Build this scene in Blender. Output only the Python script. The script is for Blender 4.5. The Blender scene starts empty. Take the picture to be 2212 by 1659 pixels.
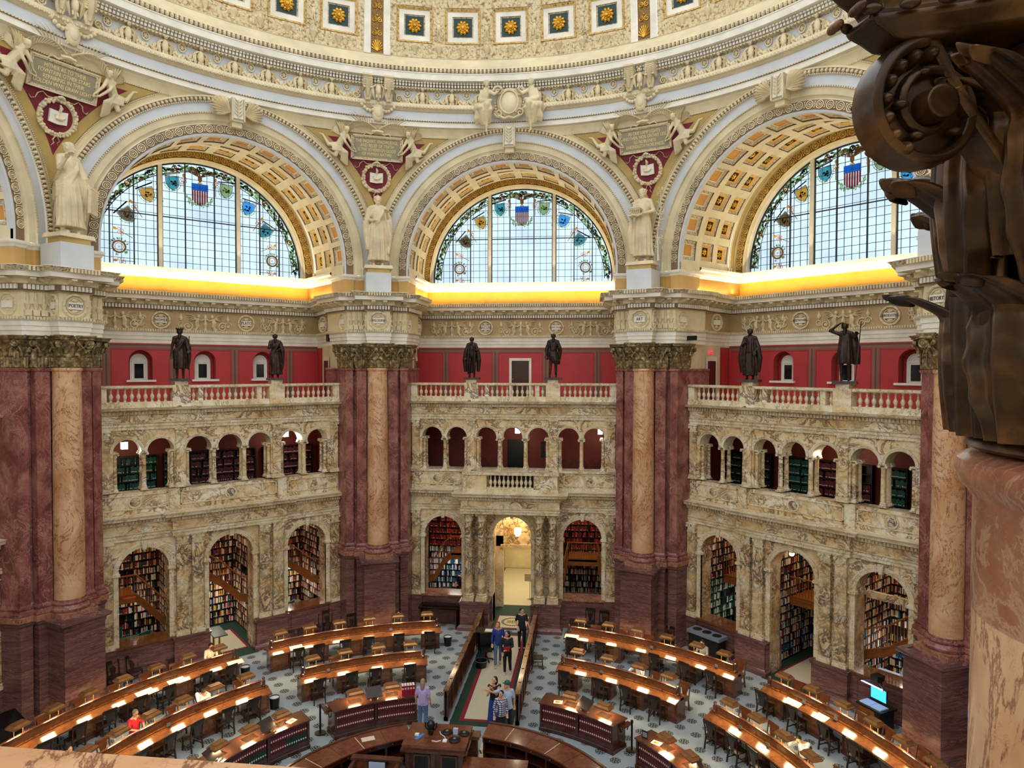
import bpy, math, random
from math import sin, cos, pi, radians as rad, sqrt, atan2, hypot
from mathutils import Vector, Matrix, Euler
random.seed(7)
SC = bpy.context.scene
COL = SC.collection
NEAR = (5.436, -14.335, -.2); NEARZ = -.55
FZ = -0.65                      # reading room floor level (eye level is z = 11.9)
T = Matrix.Translation
def RZ(a): return Matrix.Rotation(a, 4, 'Z')
def RX(a): return Matrix.Rotation(a, 4, 'X')
def RY(a): return Matrix.Rotation(a, 4, 'Y')
def S3(x, y, z): return Matrix.Diagonal((x, y, z, 1))

# ------------------------------------------------------------------ materials
def lin(c):
    return tuple((x/12.92 if x <= .04045 else ((x+.055)/1.055)**2.4) for x in (v/255 for v in c)) + (1,)
MATS = {}
class N:
    def __init__(s, name):
        s.m = bpy.data.materials.new(name); s.m.use_nodes = True
        s.t = s.m.node_tree; s.b = s.t.nodes['Principled BSDF']; s.o = s.t.nodes['Material Output']
        MATS[name] = s.m
    def n(s, typ, **k):
        x = s.t.nodes.new(typ)
        for a, v in k.items(): setattr(x, a, v)
        return x
    def l(s, a, b): s.t.links.new(a, b)
    def coord(s, scale=1, kind='Object', rot=None):
        tc = s.n('ShaderNodeTexCoord'); mp = s.n('ShaderNodeMapping')
        mp.inputs['Scale'].default_value = scale if hasattr(scale, '__len__') else (scale,)*3
        if rot: mp.inputs['Rotation'].default_value = rot
        s.l(tc.outputs[kind], mp.inputs[0]); return mp.outputs[0]
    def noise(s, vec, scale, detail=4, rough=.6, dist=0.):
        x = s.n('ShaderNodeTexNoise'); x.inputs['Scale'].default_value = scale
        x.inputs['Detail'].default_value = detail; x.inputs['Roughness'].default_value = rough
        x.inputs['Distortion'].default_value = dist
        s.l(vec, x.inputs['Vector']); return x.outputs['Fac']
    def ramp(s, fac, stops, interp='LINEAR'):
        x = s.n('ShaderNodeValToRGB'); e = x.color_ramp.elements; x.color_ramp.interpolation = interp
        e[0].position, e[0].color = stops[0][0], lin(stops[0][1])
        e[1].position, e[1].color = stops[-1][0], lin(stops[-1][1])
        for p, c in stops[1:-1]:
            q = e.new(p); q.color = lin(c)
        s.l(fac, x.inputs[0]); return x.outputs[0]
    def mix(s, f, a, b, typ='MIX'):
        x = s.n('ShaderNodeMix', data_type='RGBA', blend_type=typ)
        if isinstance(f, (int, float)): x.inputs[0].default_value = f
        else: s.l(f, x.inputs[0])
        for v, i in ((a, 6), (b, 7)):
            if isinstance(v, tuple): x.inputs[i].default_value = v if len(v) == 4 else lin(v)
            else: s.l(v, x.inputs[i])
        return x.outputs[2]
    def math(s, op, a, b=0.):
        x = s.n('ShaderNodeMath', operation=op)
        for v, i in ((a, 0), (b, 1)):
            if isinstance(v, (int, float)): x.inputs[i].default_value = v
            else: s.l(v, x.inputs[i])
        return x.outputs[0]
    def col(s, c):
        if isinstance(c, tuple): s.b.inputs['Base Color'].default_value = c if len(c) == 4 else lin(c)
        else: s.l(c, s.b.inputs['Base Color'])
    def fin(s, rough=.5, metal=0., coat=0., spec=.5):
        s.b.inputs['Roughness'].default_value = rough; s.b.inputs['Metallic'].default_value = metal
        s.b.inputs['Coat Weight'].default_value = coat; s.b.inputs['Specular IOR Level'].default_value = spec
        if coat: s.b.inputs['Coat Roughness'].default_value = .08
    def bump(s, h, strength=.3, dist=.02):
        x = s.n('ShaderNodeBump'); x.inputs['Strength'].default_value = strength; x.inputs['Distance'].default_value = dist
        s.l(h, x.inputs['Height']); s.l(x.outputs[0], s.b.inputs['Normal'])
def plain(name, c, rough=.5, metal=0., var=0., coat=0., scale=6, spec=.5):
    m = N(name)
    if var:
        f = m.noise(m.coord(1), scale, 4)
        a = tuple(max(0, min(255, v*(1-var))) for v in c); b = tuple(max(0, min(255, v*(1+var))) for v in c)
        m.col(m.ramp(f, [(.3, a), (.7, b)]))
    else: m.col(c)
    m.fin(rough, metal, coat, spec); return m.m
def marble(name, base, light, dark, vein, rough=.2, s=1., veinw=.04, stretch=(1, 1, 1), blotch=1.1, vs=1.3):
    m = N(name); v = m.coord(tuple(s*q for q in stretch))
    a = m.ramp(m.noise(v, blotch, 5, .62, .6), [(.3, dark), (.48, base), (.68, light)])
    f = m.noise(v, vs, 8, .66, 2.2)
    d = m.math('ABSOLUTE', m.math('SUBTRACT', f, .5))
    vmask = m.ramp(d, [(0., (255, 255, 255)), (veinw, (0, 0, 0))])
    g = m.noise(v, .8, 2, .5); vm2 = m.math('MULTIPLY', vmask, m.ramp(g, [(.34, (0, 0, 0)), (.54, (255, 255, 255))]))
    f3 = m.noise(v, vs*3.1, 6, .7, 1.2); d3 = m.math('ABSOLUTE', m.math('SUBTRACT', f3, .5))
    vm3 = m.math('MULTIPLY', m.ramp(d3, [(0., (150, 150, 150)), (veinw*.6, (0, 0, 0))]), .8)
    c = m.mix(vm2, a, vein); c = m.mix(vm3, c, vein); m.col(c); m.fin(rough, 0, 0, .5); return m.m
marble('yellow_marble', (230, 206, 158), (246, 236, 214), (198, 154, 94), (104, 76, 62), .22, .9, .055)
marble('yellow_marble_pilaster', (224, 196, 142), (242, 230, 202), (190, 146, 86), (70, 60, 68), .2, 1.1, .085, blotch=1.4, vs=1.5)
marble('pale_marble', (226, 212, 176), (242, 234, 210), (200, 172, 122), (150, 120, 86), .22, 1.2, .03)
marble('siena_marble', (206, 156, 114), (228, 190, 152), (176, 120, 76), (120, 68, 46), .14, .8, .018, (1, 1, .6))
marble('red_marble', (128, 72, 66), (166, 112, 102), (96, 50, 48), (176, 130, 118), .2, 1.1, .02, (1, 1, .7), 1.6)
marble('brown_marble', (98, 64, 66), (124, 86, 84), (72, 46, 50), (150, 112, 100), .25, 1., .03, (.5, .5, 4.5), 1.2)
marble('rust_marble', (150, 96, 76), (176, 124, 98), (112, 62, 56), (190, 150, 120), .22, 2, .04)
def plaster(name, c, var=.06, rough=.55):
    m = N(name); v = m.coord(1)
    a = tuple(v_*(1-var) for v_ in c); b = tuple(min(255, v_*(1+var)) for v_ in c)
    m.col(m.ramp(m.noise(v, 1.2, 4), [(.3, a), (.7, b)])); m.fin(rough)
    return m.m
plaster('cream', (222, 208, 170)); plaster('ivory', (234, 228, 212)); plaster('blue_grey', (204, 207, 208), .03)
plaster('gold_paint', (186, 158, 92), .07); plaster('crimson', (122, 22, 42), .1, .6); plaster('ochre', (206, 164, 96), .04)
plaster('orange_panel', (214, 150, 54), .05); plaster('yellow_wall', (226, 168, 56), .04); plaster('alcove_red', (186, 52, 58), .05, .5)
plaster('stripe_brown', (132, 96, 78), .05); plaster('stripe_dark', (98, 66, 58), .05); plaster('niche_red', (160, 40, 38), .05)
plaster('corridor_red', (120, 44, 38), .08, .6); plaster('white_paint', (236, 232, 220), .02); plaster('alcove_orange', (176, 74, 36), .06)
def ornament(name, hi, lo, sc=9, bumpd=.03, bstr=.8):  # hollows coloured darker: shade of the relief is put into the colour
    m = N(name); v = m.coord(1)
    w = m.n('ShaderNodeTexVoronoi', feature='SMOOTH_F1'); w.inputs['Scale'].default_value = sc; m.l(v, w.inputs['Vector'])
    f = m.noise(v, sc*.8, 5, .6, 2.)
    h = m.math('ADD', m.math('MULTIPLY', w.outputs[0], -.7), f)
    md = tuple(a*.35+b*.65 for a, b in zip(lo, hi)); m.col(m.ramp(h, [(-.0, lo), (.1, md), (.3, hi)])); m.bump(h, bstr, bumpd); m.fin(.5); return m.m
ornament('relief', (226, 208, 164), (150, 116, 70)); ornament('relief_fine', (222, 208, 172), (128, 104, 74), 16)
ornament('relief_gold', (222, 190, 116), (132, 92, 40), 12); ornament('relief_back', (182, 156, 112), (120, 92, 58), 8)
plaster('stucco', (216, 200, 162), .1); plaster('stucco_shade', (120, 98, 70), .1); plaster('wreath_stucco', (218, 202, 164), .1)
plain('gilding', (214, 164, 62), .32, .85, .2); plain('dark_green', (22, 58, 60), .5); plain('dark_gold', (118, 88, 44), .4, .6, .3, 0, 20)
def patina(name, a, b, c, rough=.35, metal=.75):
    m = N(name); v = m.coord(1); f = m.noise(v, 7, 5, .6, .4)
    m.col(m.ramp(f, [(.3, a), (.5, b), (.72, c)])); m.fin(rough, metal); return m.m
patina('bronze_capital', (70, 56, 38), (134, 114, 76), (206, 186, 134), .36, .3)
patina('near_bronze', (34, 24, 18), (70, 48, 30), (118, 82, 46), .3, .45)
patina('statue_bronze', (34, 25, 22), (52, 38, 32), (76, 56, 46), .4, .5)
def wood(name, a, b, rough=.25, coat=.3, sc=(1, 1, 8)):
    m = N(name); v = m.coord(sc); f = m.noise(v, 2.2, 6, .6, 1.)
    m.col(m.ramp(f, [(.3, a), (.7, b)])); m.fin(rough, 0, coat); return m.m
wood('desk_wood', (92, 50, 26), (134, 82, 44), .16, .5, (2, 2, 5)); wood('desk_wood_dark', (70, 38, 26), (98, 58, 38), .2, .5, (3, 3, 3))
wood('chair_wood', (24, 12, 9), (42, 22, 15), .3, .3, (4, 4, 4)); wood('chair_wood_light', (66, 34, 20), (92, 50, 30), .28, .3, (4, 4, 4))
wood('case_wood', (54, 24, 16), (84, 40, 24), .2, .5, (3, 3, 3)); wood('centre_wood', (96, 50, 34), (132, 74, 50), .14, .6, (2, 2, 2))
wood('balcony_wood', (140, 80, 34), (172, 106, 50), .3, .2, (4, 4, 4)); wood('door_wood', (52, 24, 18), (78, 38, 26), .3, .2)
plain('lamp_brass', (178, 128, 80), .26, .55, .12); plain('eagle_brown', (122, 92, 56), .5); plain('motif_pink', (206, 150, 110), .5); plain('motif_amber', (220, 170, 60), .5)
plaster('recess_shade', (132, 108, 78), .1); plaster('recess_shade_gold', (150, 108, 48), .1); plaster('gold_stucco', (228, 194, 112), .06); plaster('recess_shade_light', (186, 168, 132), .06); plaster('frieze_ground', (182, 154, 110), .08); plain('post_brass', (214, 176, 90), .3, .9)  # brown and gold backings hold painted shade behind the raised ornament
plain('black', (16, 16, 18), .4); plain('black_gloss', (14, 14, 16), .12); plain('iron', (30, 30, 32), .45, .5)
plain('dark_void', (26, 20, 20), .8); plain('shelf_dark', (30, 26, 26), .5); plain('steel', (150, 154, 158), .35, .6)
plain('paper', (240, 234, 216), .6); plain('book_spine_label', (230, 222, 200), .5); plain('leather', (40, 22, 20), .25, 0, .15)
plain('maroon_book', (104, 30, 44), .45, 0, .15); plain('green_book', (22, 62, 56), .45); plain('crimson_book', (156, 26, 62), .4)
plain('grey_plastic', (112, 124, 142), .4); plain('green_table', (70, 92, 74), .4); plain('glass_dark', (22, 24, 28), .1)
plain('skin', (214, 162, 130), .5); plain('skin_dark', (150, 104, 80), .5); plain('hair_dark', (34, 24, 20), .5); plain('hair_brown', (92, 62, 44), .55)
plain('hair_grey', (150, 132, 116), .6)
for nm, c in dict(cloth_purple=(186, 172, 226), cloth_jeans=(88, 116, 160), cloth_blue=(36, 62, 140), cloth_navy=(24, 28, 40), cloth_black=(20, 20, 24),
        cloth_white=(228, 232, 240), cloth_grey=(120, 124, 130), cloth_red=(196, 26, 44), cloth_skyblue=(176, 196, 226), cloth_green=(24, 96, 80),
        cloth_cream=(224, 208, 188), red_cover=(190, 24, 36), white_plastic=(232, 238, 246), blue_plastic=(60, 140, 220), orange_flyer=(224, 110, 70),
        green_carpet=(20, 58, 44), crimson_carpet=(132, 22, 44), beige_carpet=(204, 196, 168), rug_gold=(196, 160, 88), shade_brown=(58, 42, 40)).items():
    plain(nm, c, .75 if 'cl' in nm or 'carpet' in nm else .45)
def plaid():
    m = N('cloth_plaid'); v = m.coord(1); s_ = m.n('ShaderNodeSeparateXYZ'); m.l(v, s_.inputs[0])
    def st(o): return m.math('GREATER_THAN', m.math('FRACT', m.math('MULTIPLY', o, 14)), .6)
    f = m.math('MAXIMUM', st(s_.outputs[2]), st(m.math('ADD', s_.outputs[0], s_.outputs[1])))
    m.col(m.mix(f, (226, 224, 232), (70, 72, 110))); m.fin(.8)
plaid()
def emis(name, c, st):
    m = N(name); e = m.n('ShaderNodeEmission'); e.inputs[0].default_value = lin(c); e.inputs[1].default_value = st
    m.l(e.outputs[0], m.o.inputs[0]); return m.m
emis('lamp_light', (255, 226, 165), 46.); emis('lantern_light', (255, 240, 200), 9.); emis('screen_light', (60, 170, 240), 2.2)
emis('scanner_light', (200, 225, 255), 8.); emis('exit_red', (220, 50, 50), 1.3); emis('lantern_warm', (255, 214, 140), 7.); emis('tube_light', (255, 236, 200), 6.)
def glassm(name, c, solid=.12):
    m = N(name); tr = m.n('ShaderNodeBsdfTransparent'); df = m.n('ShaderNodeBsdfTranslucent'); gl = m.n('ShaderNodeBsdfGlossy'); gl.inputs['Roughness'].default_value = .1
    v = m.coord((1, 1, 1)); f = m.noise(v, .5, 3, .5)
    hi = tuple(min(255, q*1.05) for q in c); lo = tuple(q*.93 for q in c)
    cc = m.ramp(f, [(.3, lo), (.7, hi)])
    m.l(cc, tr.inputs[0]); m.l(cc, df.inputs[0])
    x = m.n('ShaderNodeMixShader'); x.inputs[0].default_value = solid; m.l(tr.outputs[0], x.inputs[1]); m.l(df.outputs[0], x.inputs[2])
    y = m.n('ShaderNodeMixShader'); y.inputs[0].default_value = .02; m.l(x.outputs[0], y.inputs[1]); m.l(gl.outputs[0], y.inputs[2])
    m.l(y.outputs[0], m.o.inputs[0])
glassm('opal_glass', (188, 208, 218))
glassm('clear_glass', (235, 240, 240), .02)
for nm, c in dict(g_blue=(70, 160, 225), g_red=(200, 30, 50), g_white=(240, 240, 240), g_green=(170, 196, 130), g_leaf=(150, 180, 120), g_amber=(214, 150, 60),
                  g_brown=(120, 90, 60), g_teal=(70, 150, 160), g_dark=(46, 44, 44), g_pink=(206, 160, 150)).items(): glassm(nm, c, .6)
def attr_mat(name, rough=.5):
    m = N(name); a = m.n('ShaderNodeVertexColor'); a.layer_name = 'Col'; m.l(a.outputs[0], m.b.inputs['Base Color']); m.fin(rough); return m.m
attr_mat('book_cloth')
def carpet():
    m = N('patterned_carpet'); tc = m.n('ShaderNodeTexCoord'); s_ = m.n('ShaderNodeSeparateXYZ'); m.l(tc.outputs['Object'], s_.inputs[0])
    P = .93
    def cell(ox, oy):
        fx = m.math('SUBTRACT', m.math('FRACT', m.math('ADD', m.math('DIVIDE', m.math('SUBTRACT', s_.outputs[0], ox), P), 50.5)), .5)
        fy = m.math('SUBTRACT', m.math('FRACT', m.math('ADD', m.math('DIVIDE', m.math('SUBTRACT', s_.outputs[1], oy), P), 50.5)), .5)
        r = m.math('MULTIPLY', m.math('SQRT', m.math('ADD', m.math('MULTIPLY', fx, fx), m.math('MULTIPLY', fy, fy))), P)
        th = m.math('ARCTAN2', fy, fx)
        wob = m.math('MULTIPLY', m.math('COSINE', m.math('MULTIPLY', th, 8.)), .012)
        r2 = m.math('ADD', r, wob)
        ring = m.math('MULTIPLY', m.math('LESS_THAN', r2, .17), m.math('GREATER_THAN', r2, .148))
        pet = m.math('GREATER_THAN', m.math('SINE', m.math('MULTIPLY', th, 6.)), -.2)
        mid = m.math('MULTIPLY', m.math('MULTIPLY', m.math('LESS_THAN', r, .125), m.math('GREATER_THAN', r, .06)), pet)
        dot = m.math('LESS_THAN', r, .035)
        disc = m.math('LESS_THAN', r2, .17)
        return m.math('MAXIMUM', ring, m.math('MAXIMUM', mid, dot)), disc
    a, da = cell(1.35, 15.23); b, db = cell(1.35+P/2, 15.23+P/2)
    pat = m.math('MAXIMUM', a, b); disc = m.math('MAXIMUM', da, db)
    v = m.coord(1); f = m.noise(v, 90, 2); w = m.n('ShaderNodeTexChecker'); w.inputs['Scale'].default_value = 22; m.l(v, w.inputs[0])
    base = m.mix(m.math('MULTIPLY', w.outputs[1], .35), (164, 174, 180), (138, 150, 160)); base = m.mix(m.math('MULTIPLY', f, .3), base, (120, 130, 140))
    c = m.mix(m.math('MULTIPLY', disc, .6), base, (120, 118, 108)); c = m.mix(pat, c, (26, 26, 34)); m.col(c); m.fin(.9, 0, 0, .2)
carpet()

# ------------------------------------------------------------------ mesh builder
class MB:
    def __init__(s, *mats):
        s.v = []; s.f = []; s.mi = []; s.mats = list(mats) or ['cream']; s.k = 0; s.M = Matrix(); s.st = []
    def push(s, M): s.st.append(s.M); s.M = s.M @ M
    def pop(s): s.M = s.st.pop()
    def mat(s, name):
        if name not in s.mats: s.mats.append(name)
        s.k = s.mats.index(name); return s
    def add(s, vs, fs):
        n = len(s.v); M = s.M
        s.v.extend([tuple(M @ Vector(p)) for p in vs]); s.f.extend([tuple(i+n for i in f) for f in fs]); s.mi.extend([s.k]*len(fs))
    def box(s, x0, x1, y0, y1, z0, z1):
        s.add([(x0,y0,z0),(x1,y0,z0),(x1,y1,z0),(x0,y1,z0),(x0,y0,z1),(x1,y0,z1),(x1,y1,z1),(x0,y1,z1)],
              [(3,2,1,0),(4,5,6,7),(0,1,5,4),(1,2,6,5),(2,3,7,6),(3,0,4,7)])
    def frus(s, a, b, z0, z1):
        (x0,x1,y0,y1), (X0,X1,Y0,Y1) = a, b
        s.add([(x0,y0,z0),(x1,y0,z0),(x1,y1,z0),(x0,y1,z0),(X0,Y0,z1),(X1,Y0,z1),(X1,Y1,z1),(X0,Y1,z1)],
              [(3,2,1,0),(4,5,6,7),(0,1,5,4),(1,2,6,5),(2,3,7,6),(3,0,4,7)])
    def lathe(s, prof, seg=16, a0=0., a1=2*pi, cap=True, sx=1., sy=1.):
        full = abs(a1-a0-2*pi) < 1e-6; n = seg if full else seg+1
        vs = [(r*cos(a0+(a1-a0)*i/seg)*sx, r*sin(a0+(a1-a0)*i/seg)*sy, z) for r, z in prof for i in range(n)]
        fs = []
        for j in range(len(prof)-1):
            for i in range(seg):
                i2 = (i+1) % n if full else i+1
                fs.append((j*n+i, j*n+i2, (j+1)*n+i2, (j+1)*n+i))
        if cap and full:
            fs.append(tuple(range(n-1, -1, -1))); fs.append(tuple((len(prof)-1)*n+i for i in range(n)))
        s.add(vs, fs)
    def cyl(s, r, z0, z1, seg=12): s.lathe([(r, z0), (r, z1)], seg)
    def ball(s, c, r, seg=8, rings=5):
        rr = r if hasattr(r, '__len__') else (r, r, r)
        s.push(T(c) @ S3(*rr)); s.lathe([(max(.02, sin(pi*j/rings)), -cos(pi*j/rings)) for j in range(rings+1)], seg); s.pop()
    def tube(s, pts, r, seg=6, cap=True, flat=1.):
        pts = [Vector(p) for p in pts]; n = len(pts); vs = []; up = Vector((0, 0, 1)); prev = None
        for i, p in enumerate(pts):
            d = (pts[min(i+1, n-1)]-pts[max(i-1, 0)]).normalized()
            if prev is None: a = d.cross(up if abs(d.z) < .9 else Vector((1, 0, 0))).normalized()
            else: a = (prev-d*prev.dot(d)).normalized()
            prev = a; b = d.cross(a); q = r[i] if hasattr(r, '__len__') else r
            for k in range(seg):
                t = 2*pi*k/seg; vs.append(tuple(p+a*(q*cos(t))+b*(q*sin(t)*flat)))
        fs = [(i*seg+k, i*seg+(k+1) % seg, (i+1)*seg+(k+1) % seg, (i+1)*seg+k) for i in range(n-1) for k in range(seg)]
        if cap: fs += [tuple(range(seg-1, -1, -1)), tuple((n-1)*seg+k for k in range(seg))]
        s.add(vs, fs)
    def bar(s, p, q, w, h=None):
        p, q = Vector(p), Vector(q); h = h or w; d = q-p; L = d.length; d.normalize()
        a = d.cross(Vector((0, 0, 1)) if abs(d.z) < .95 else Vector((1, 0, 0))).normalized(); b = a.cross(d)
        vs = [tuple(o+a*(i*w/2)+b*(j*h/2)) for o in (p, q) for i, j in ((-1,-1),(1,-1),(1,1),(-1,1))]
        s.add(vs, [(3,2,1,0),(4,5,6,7),(0,1,5,4),(1,2,6,5),(2,3,7,6),(3,0,4,7)])
    def ring(s, R, r, seg=14, tseg=4, n=(0, 0, 1)):
        vs = []; fs = []
        for i in range(seg):
            a = 2*pi*i/seg
            for j in range(tseg):
                b = 2*pi*j/tseg+pi/4; q = R+r*cos(b); vs.append((q*cos(a), q*sin(a), r*sin(b)))
        for i in range(seg):
            for j in range(tseg):
                fs.append((i*tseg+j, ((i+1) % seg)*tseg+j, ((i+1) % seg)*tseg+(j+1) % tseg, i*tseg+(j+1) % tseg))
        s.add(vs, fs)
    def prism(s, poly, y0, y1):
        "poly in (x,z), extruded along y"
        n = len(poly); vs = [(x, y0, z) for x, z in poly]+[(x, y1, z) for x, z in poly]
        s.add(vs, [tuple(range(n)), tuple(range(2*n-1, n-1, -1))]+[(i, (i+1) % n, n+(i+1) % n, n+i) for i in range(n)])
    def sweep(s, path, prof, mats=None, closed=False, endcap=False):
        "path: plan points, room side is to the right of travel reversed, prof: (offset towards room, z)"
        P = [Vector((x, y)) for x, y in path]; n = len(P); nr = []
        for i in range(n):
            ns = []
            if i > 0 or closed: ns.append(P[i]-P[i-1])
            if i < n-1 or closed: ns.append(P[(i+1) % n]-P[i])
            ns = [Vector((d.y, -d.x)).normalized() for d in ns]
            if len(ns) == 2:
                m = ns[0]+ns[1]; den = 1+ns[0].dot(ns[1]); nr.append(m/max(den, .25))
            else: nr.append(ns[0])
        vs = [(P[i].x+nr[i].x*o, P[i].y+nr[i].y*o, z) for i in range(n) for o, z in prof]; m = len(prof)
        last = n if closed else n-1
        for j in range(m-1):
            if mats: s.mat(mats[j] if not isinstance(mats, str) else mats)
            s.add(vs, []) if False else None
            vv = []; ff = []
            for i in range(n): vv += [vs[i*m+j], vs[i*m+j+1]]
            for i in range(last):
                k = (i+1) % n; ff.append((2*i, 2*k, 2*k+1, 2*i+1))
            s.add(vv, ff)
        if endcap and not closed:
            s.add(vs[:m], [tuple(range(m))]); s.add(vs[-m:], [tuple(range(m-1, -1, -1))])
    def dent(s, path, z0, z1, o0, o1, pitch, w, ends=True):
        for i in range(len(path)-1):
            a, b = Vector(path[i]), Vector(path[i+1]); L = (b-a).length
            if L < pitch*.8: continue
            d = (b-a)/L; nn = Vector((d.y, -d.x)); k = max(1, round(L/pitch)); ang = atan2(d.y, d.x)
            for j in range(k):
                c = a+d*(L*(j+.5)/k); s.push(T((c.x, c.y, 0)) @ RZ(ang)); s.box(-w/2, w/2, -o1, -o0, z0, z1); s.pop()
    def build(s, name, parent=None, smooth=None, **tags):
        me = bpy.data.meshes.new(name); me.from_pydata(s.v, [], s.f)
        for m in s.mats: me.materials.append(MATS[m])
        me.polygons.foreach_set('material_index', s.mi)
        if smooth is not None:
            me.polygons.foreach_set('use_smooth', [True]*len(s.f))
            me.update(); me.set_sharp_from_angle(angle=rad(smooth))
        me.update()
        o = bpy.data.objects.new(name, me); COL.objects.link(o)
        if parent: o.parent = parent
        tag(o, **tags); return o
def tag(o, label=None, cat=None, group=None, kind=None):
    if label: o['label'] = label
    if cat: o['category'] = cat
    if group: o['group'] = group
    if kind: o['kind'] = kind
    return o
def empty(name, loc=(0, 0, 0), rz=0., **tags):
    o = bpy.data.objects.new(name, None); COL.objects.link(o); o.location = loc; o.rotation_euler = (0, 0, rz); o.empty_display_size = .2
    return tag(o, **tags)
KIDS = {}
def kids(o): return [c for c in bpy.data.objects if c.parent == o]
def dup(root, loc=None, rz=None, label=None, group=None, recolor=None):
    def cp(o, parent):
        c = o.copy(); COL.objects.link(c)
        if parent: c.parent = parent
        if recolor and c.type == 'MESH':
            for i, sl in enumerate(c.material_slots):
                if sl.material and sl.material.name in recolor:
                    sl.link = 'OBJECT'; sl.material = MATS[recolor[sl.material.name]]
        for k in KIDS.get(o.name) or KIDS.setdefault(o.name, kids(o)): cp(k, c)
        return c
    r = cp(root, None)
    if loc is not None: r.location = loc
    if rz is not None: r.rotation_euler = (0, 0, rz)
    if label: r['label'] = label
    if group: r['group'] = group
    return r
BAYS = (('north', 0, 'central'), ('northwest', -45, 'left'), ('northeast', 45, 'right'), ('west', -90, 'far left'), ('east', 90, 'far right'))
def bay_rot(th): return -rad(th)
def bp(th, u, v, z=0.):
    t = rad(th); return (u*cos(t)+v*sin(t), -u*sin(t)+v*cos(t), z)
ZC = 16.56; ZV = 16.64; ZW = 16.7; VA = 15.67; RS = 16.96           # arch centre height, arch plane, pendentive sphere
def arc(mb, uc, zs, prof, mats, seg=48, legs=None, a0=0., a1=pi):
    rings = []
    for R, y in prof:
        pts = [(uc+R*cos(a0+(a1-a0)*i/seg), y, zs+R*sin(a0+(a1-a0)*i/seg)) for i in range(seg+1)]
        if legs is not None: pts = [(uc+R, y, legs)]+pts+[(uc-R, y, legs)]
        rings.append(pts)
    n = len(rings[0])
    for j in range(len(prof)-1):
        mm = mats if isinstance(mats, str) else mats[j]
        if mm is None: continue
        mb.mat(mm); mb.add(rings[j]+rings[j+1], [(i, i+1, n+i+1, n+i) for i in range(n-1)])
def coffer(mb, S, a0, a1, v0, v1, levels, na=4):
    """S(a, v, depth) maps; levels = [(inset_a, inset_v, depth, material of the band leading to it)], last one is the panel"""
    prev = None; first = (0, 0, levels[0][2], None)
    def loop(ia, iv, d):
        A0, A1, V0, V1 = a0+ia, a1-ia, v0+iv, v1-iv; p = []
        for i in range(na+1): p.append(S(A0+(A1-A0)*i/na, V0, d))
        for i in range(na+1): p.append(S(A1+(A0-A1)*i/na, V1, d))
        return p
    for lv in levels:
        ia, iv, d, m = lv[:4]; cur = loop(ia, iv, d)
        if prev is not None:
            n = len(cur); mb.mat(m); mb.add(prev+cur, [(i, (i+1) % n, n+(i+1) % n, n+i) for i in range(n)])
        prev = cur
    n = na+1
    mb.mat(levels[-1][3] if len(levels[-1]) < 5 else levels[-1][4]); mb.add(prev, [(i, i+1, 2*n-2-i, 2*n-1-i) for i in range(na)])
def rosette(mb, M, r, petals=8, m1='gilding', depth=.3):
    mb.push(M)
    mb.mat(m1)
    for k in range(petals):
        mb.push(RZ(2*pi*k/petals)); mb.ball((r*.66, 0, 0), (r*.36, r*.27, r*depth*.6), 6, 4); mb.pop()
    mb.lathe([(r*.55, 0), (r*.5, r*depth*.7), (r*.3, r*depth*.5), (r*.16, r*depth)], 8); mb.pop()
def guilloche(mb, uc, zc, R0, R1, y, n, m='wreath_stucco', legs=0.):
    Rm = (R0+R1)/2; w = (R1-R0)/2; mb.mat(m)
    L = pi*Rm
    for i in range(n):
        a = pi*(i+.5)/n; mb.push(T((uc+Rm*cos(a), y, zc+Rm*sin(a))) @ RY(-a) @ RX(pi/2))
        mb.ring(w*.78, w*.13, 12); mb.ring(w*.45, w*.09, 10); mb.ball((0, 0, 0), (w*.25, w*.25, w*.2), 6, 4)
        mb.push(T((0, pi*Rm/n/2, 0))); mb.ball((0, 0, 0), (w*.8, w*.1, w*.12), 6, 3); mb.ball((w*.55, 0, 0), (w*.12, w*.3, w*.12), 5, 3); mb.ball((-w*.55, 0, 0), (w*.12, w*.3, w*.12), 5, 3); mb.pop()
        mb.pop()
def eggs(mb, uc, zc, R, y, n, w, m='stucco'):
    mb.mat(m)
    for i in range(n):
        a = pi*(i+.5)/n; mb.push(T((uc+R*cos(a), y, zc+R*sin(a))) @ RY(-a))
        mb.ball((0, 0, 0), (w*.46, w*.4, pi*R/n*.36), 6, 4); mb.pop()
def beads(mb, uc, zc, R, y, n, r, m='stucco'):
    mb.mat(m)
    for i in range(n):
        a = pi*(i+.5)/n; mb.push(T((uc+R*cos(a), y, zc+R*sin(a))) @ RY(-a)); mb.box(-r, r, -r, r, -pi*R/n*.3, pi*R/n*.3); mb.pop()

# ---------------------------------------------------------------- archivolt, vault, window wall (one mesh each, shared by the five bays)
m = MB()
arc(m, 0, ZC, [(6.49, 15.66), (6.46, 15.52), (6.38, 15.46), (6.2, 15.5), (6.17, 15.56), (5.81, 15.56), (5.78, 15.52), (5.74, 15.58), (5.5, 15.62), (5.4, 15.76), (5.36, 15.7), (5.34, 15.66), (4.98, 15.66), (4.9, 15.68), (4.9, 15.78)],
    ['cream', 'cream', 'stucco_shade', 'ivory', 'blue_grey', 'stucco_shade', 'cream', 'cream', 'cream', 'ivory', 'ivory', 'recess_shade', 'blue_grey', 'blue_grey'], 72, 16.2)
ARCHIVOLT = m
m2 = MB(); eggs(m2, 0, ZC, 6.29, 15.47, 120, .2); beads(m2, 0, ZC, 5.775, 15.53, 190, .025); beads(m2, 0, ZC, 6.19, 15.47, 220, .02)
EGGS = m2
m3 = MB(); guilloche(m3, 0, ZC, 4.98, 5.34, 15.63, 40); GUIL = m3
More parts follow.
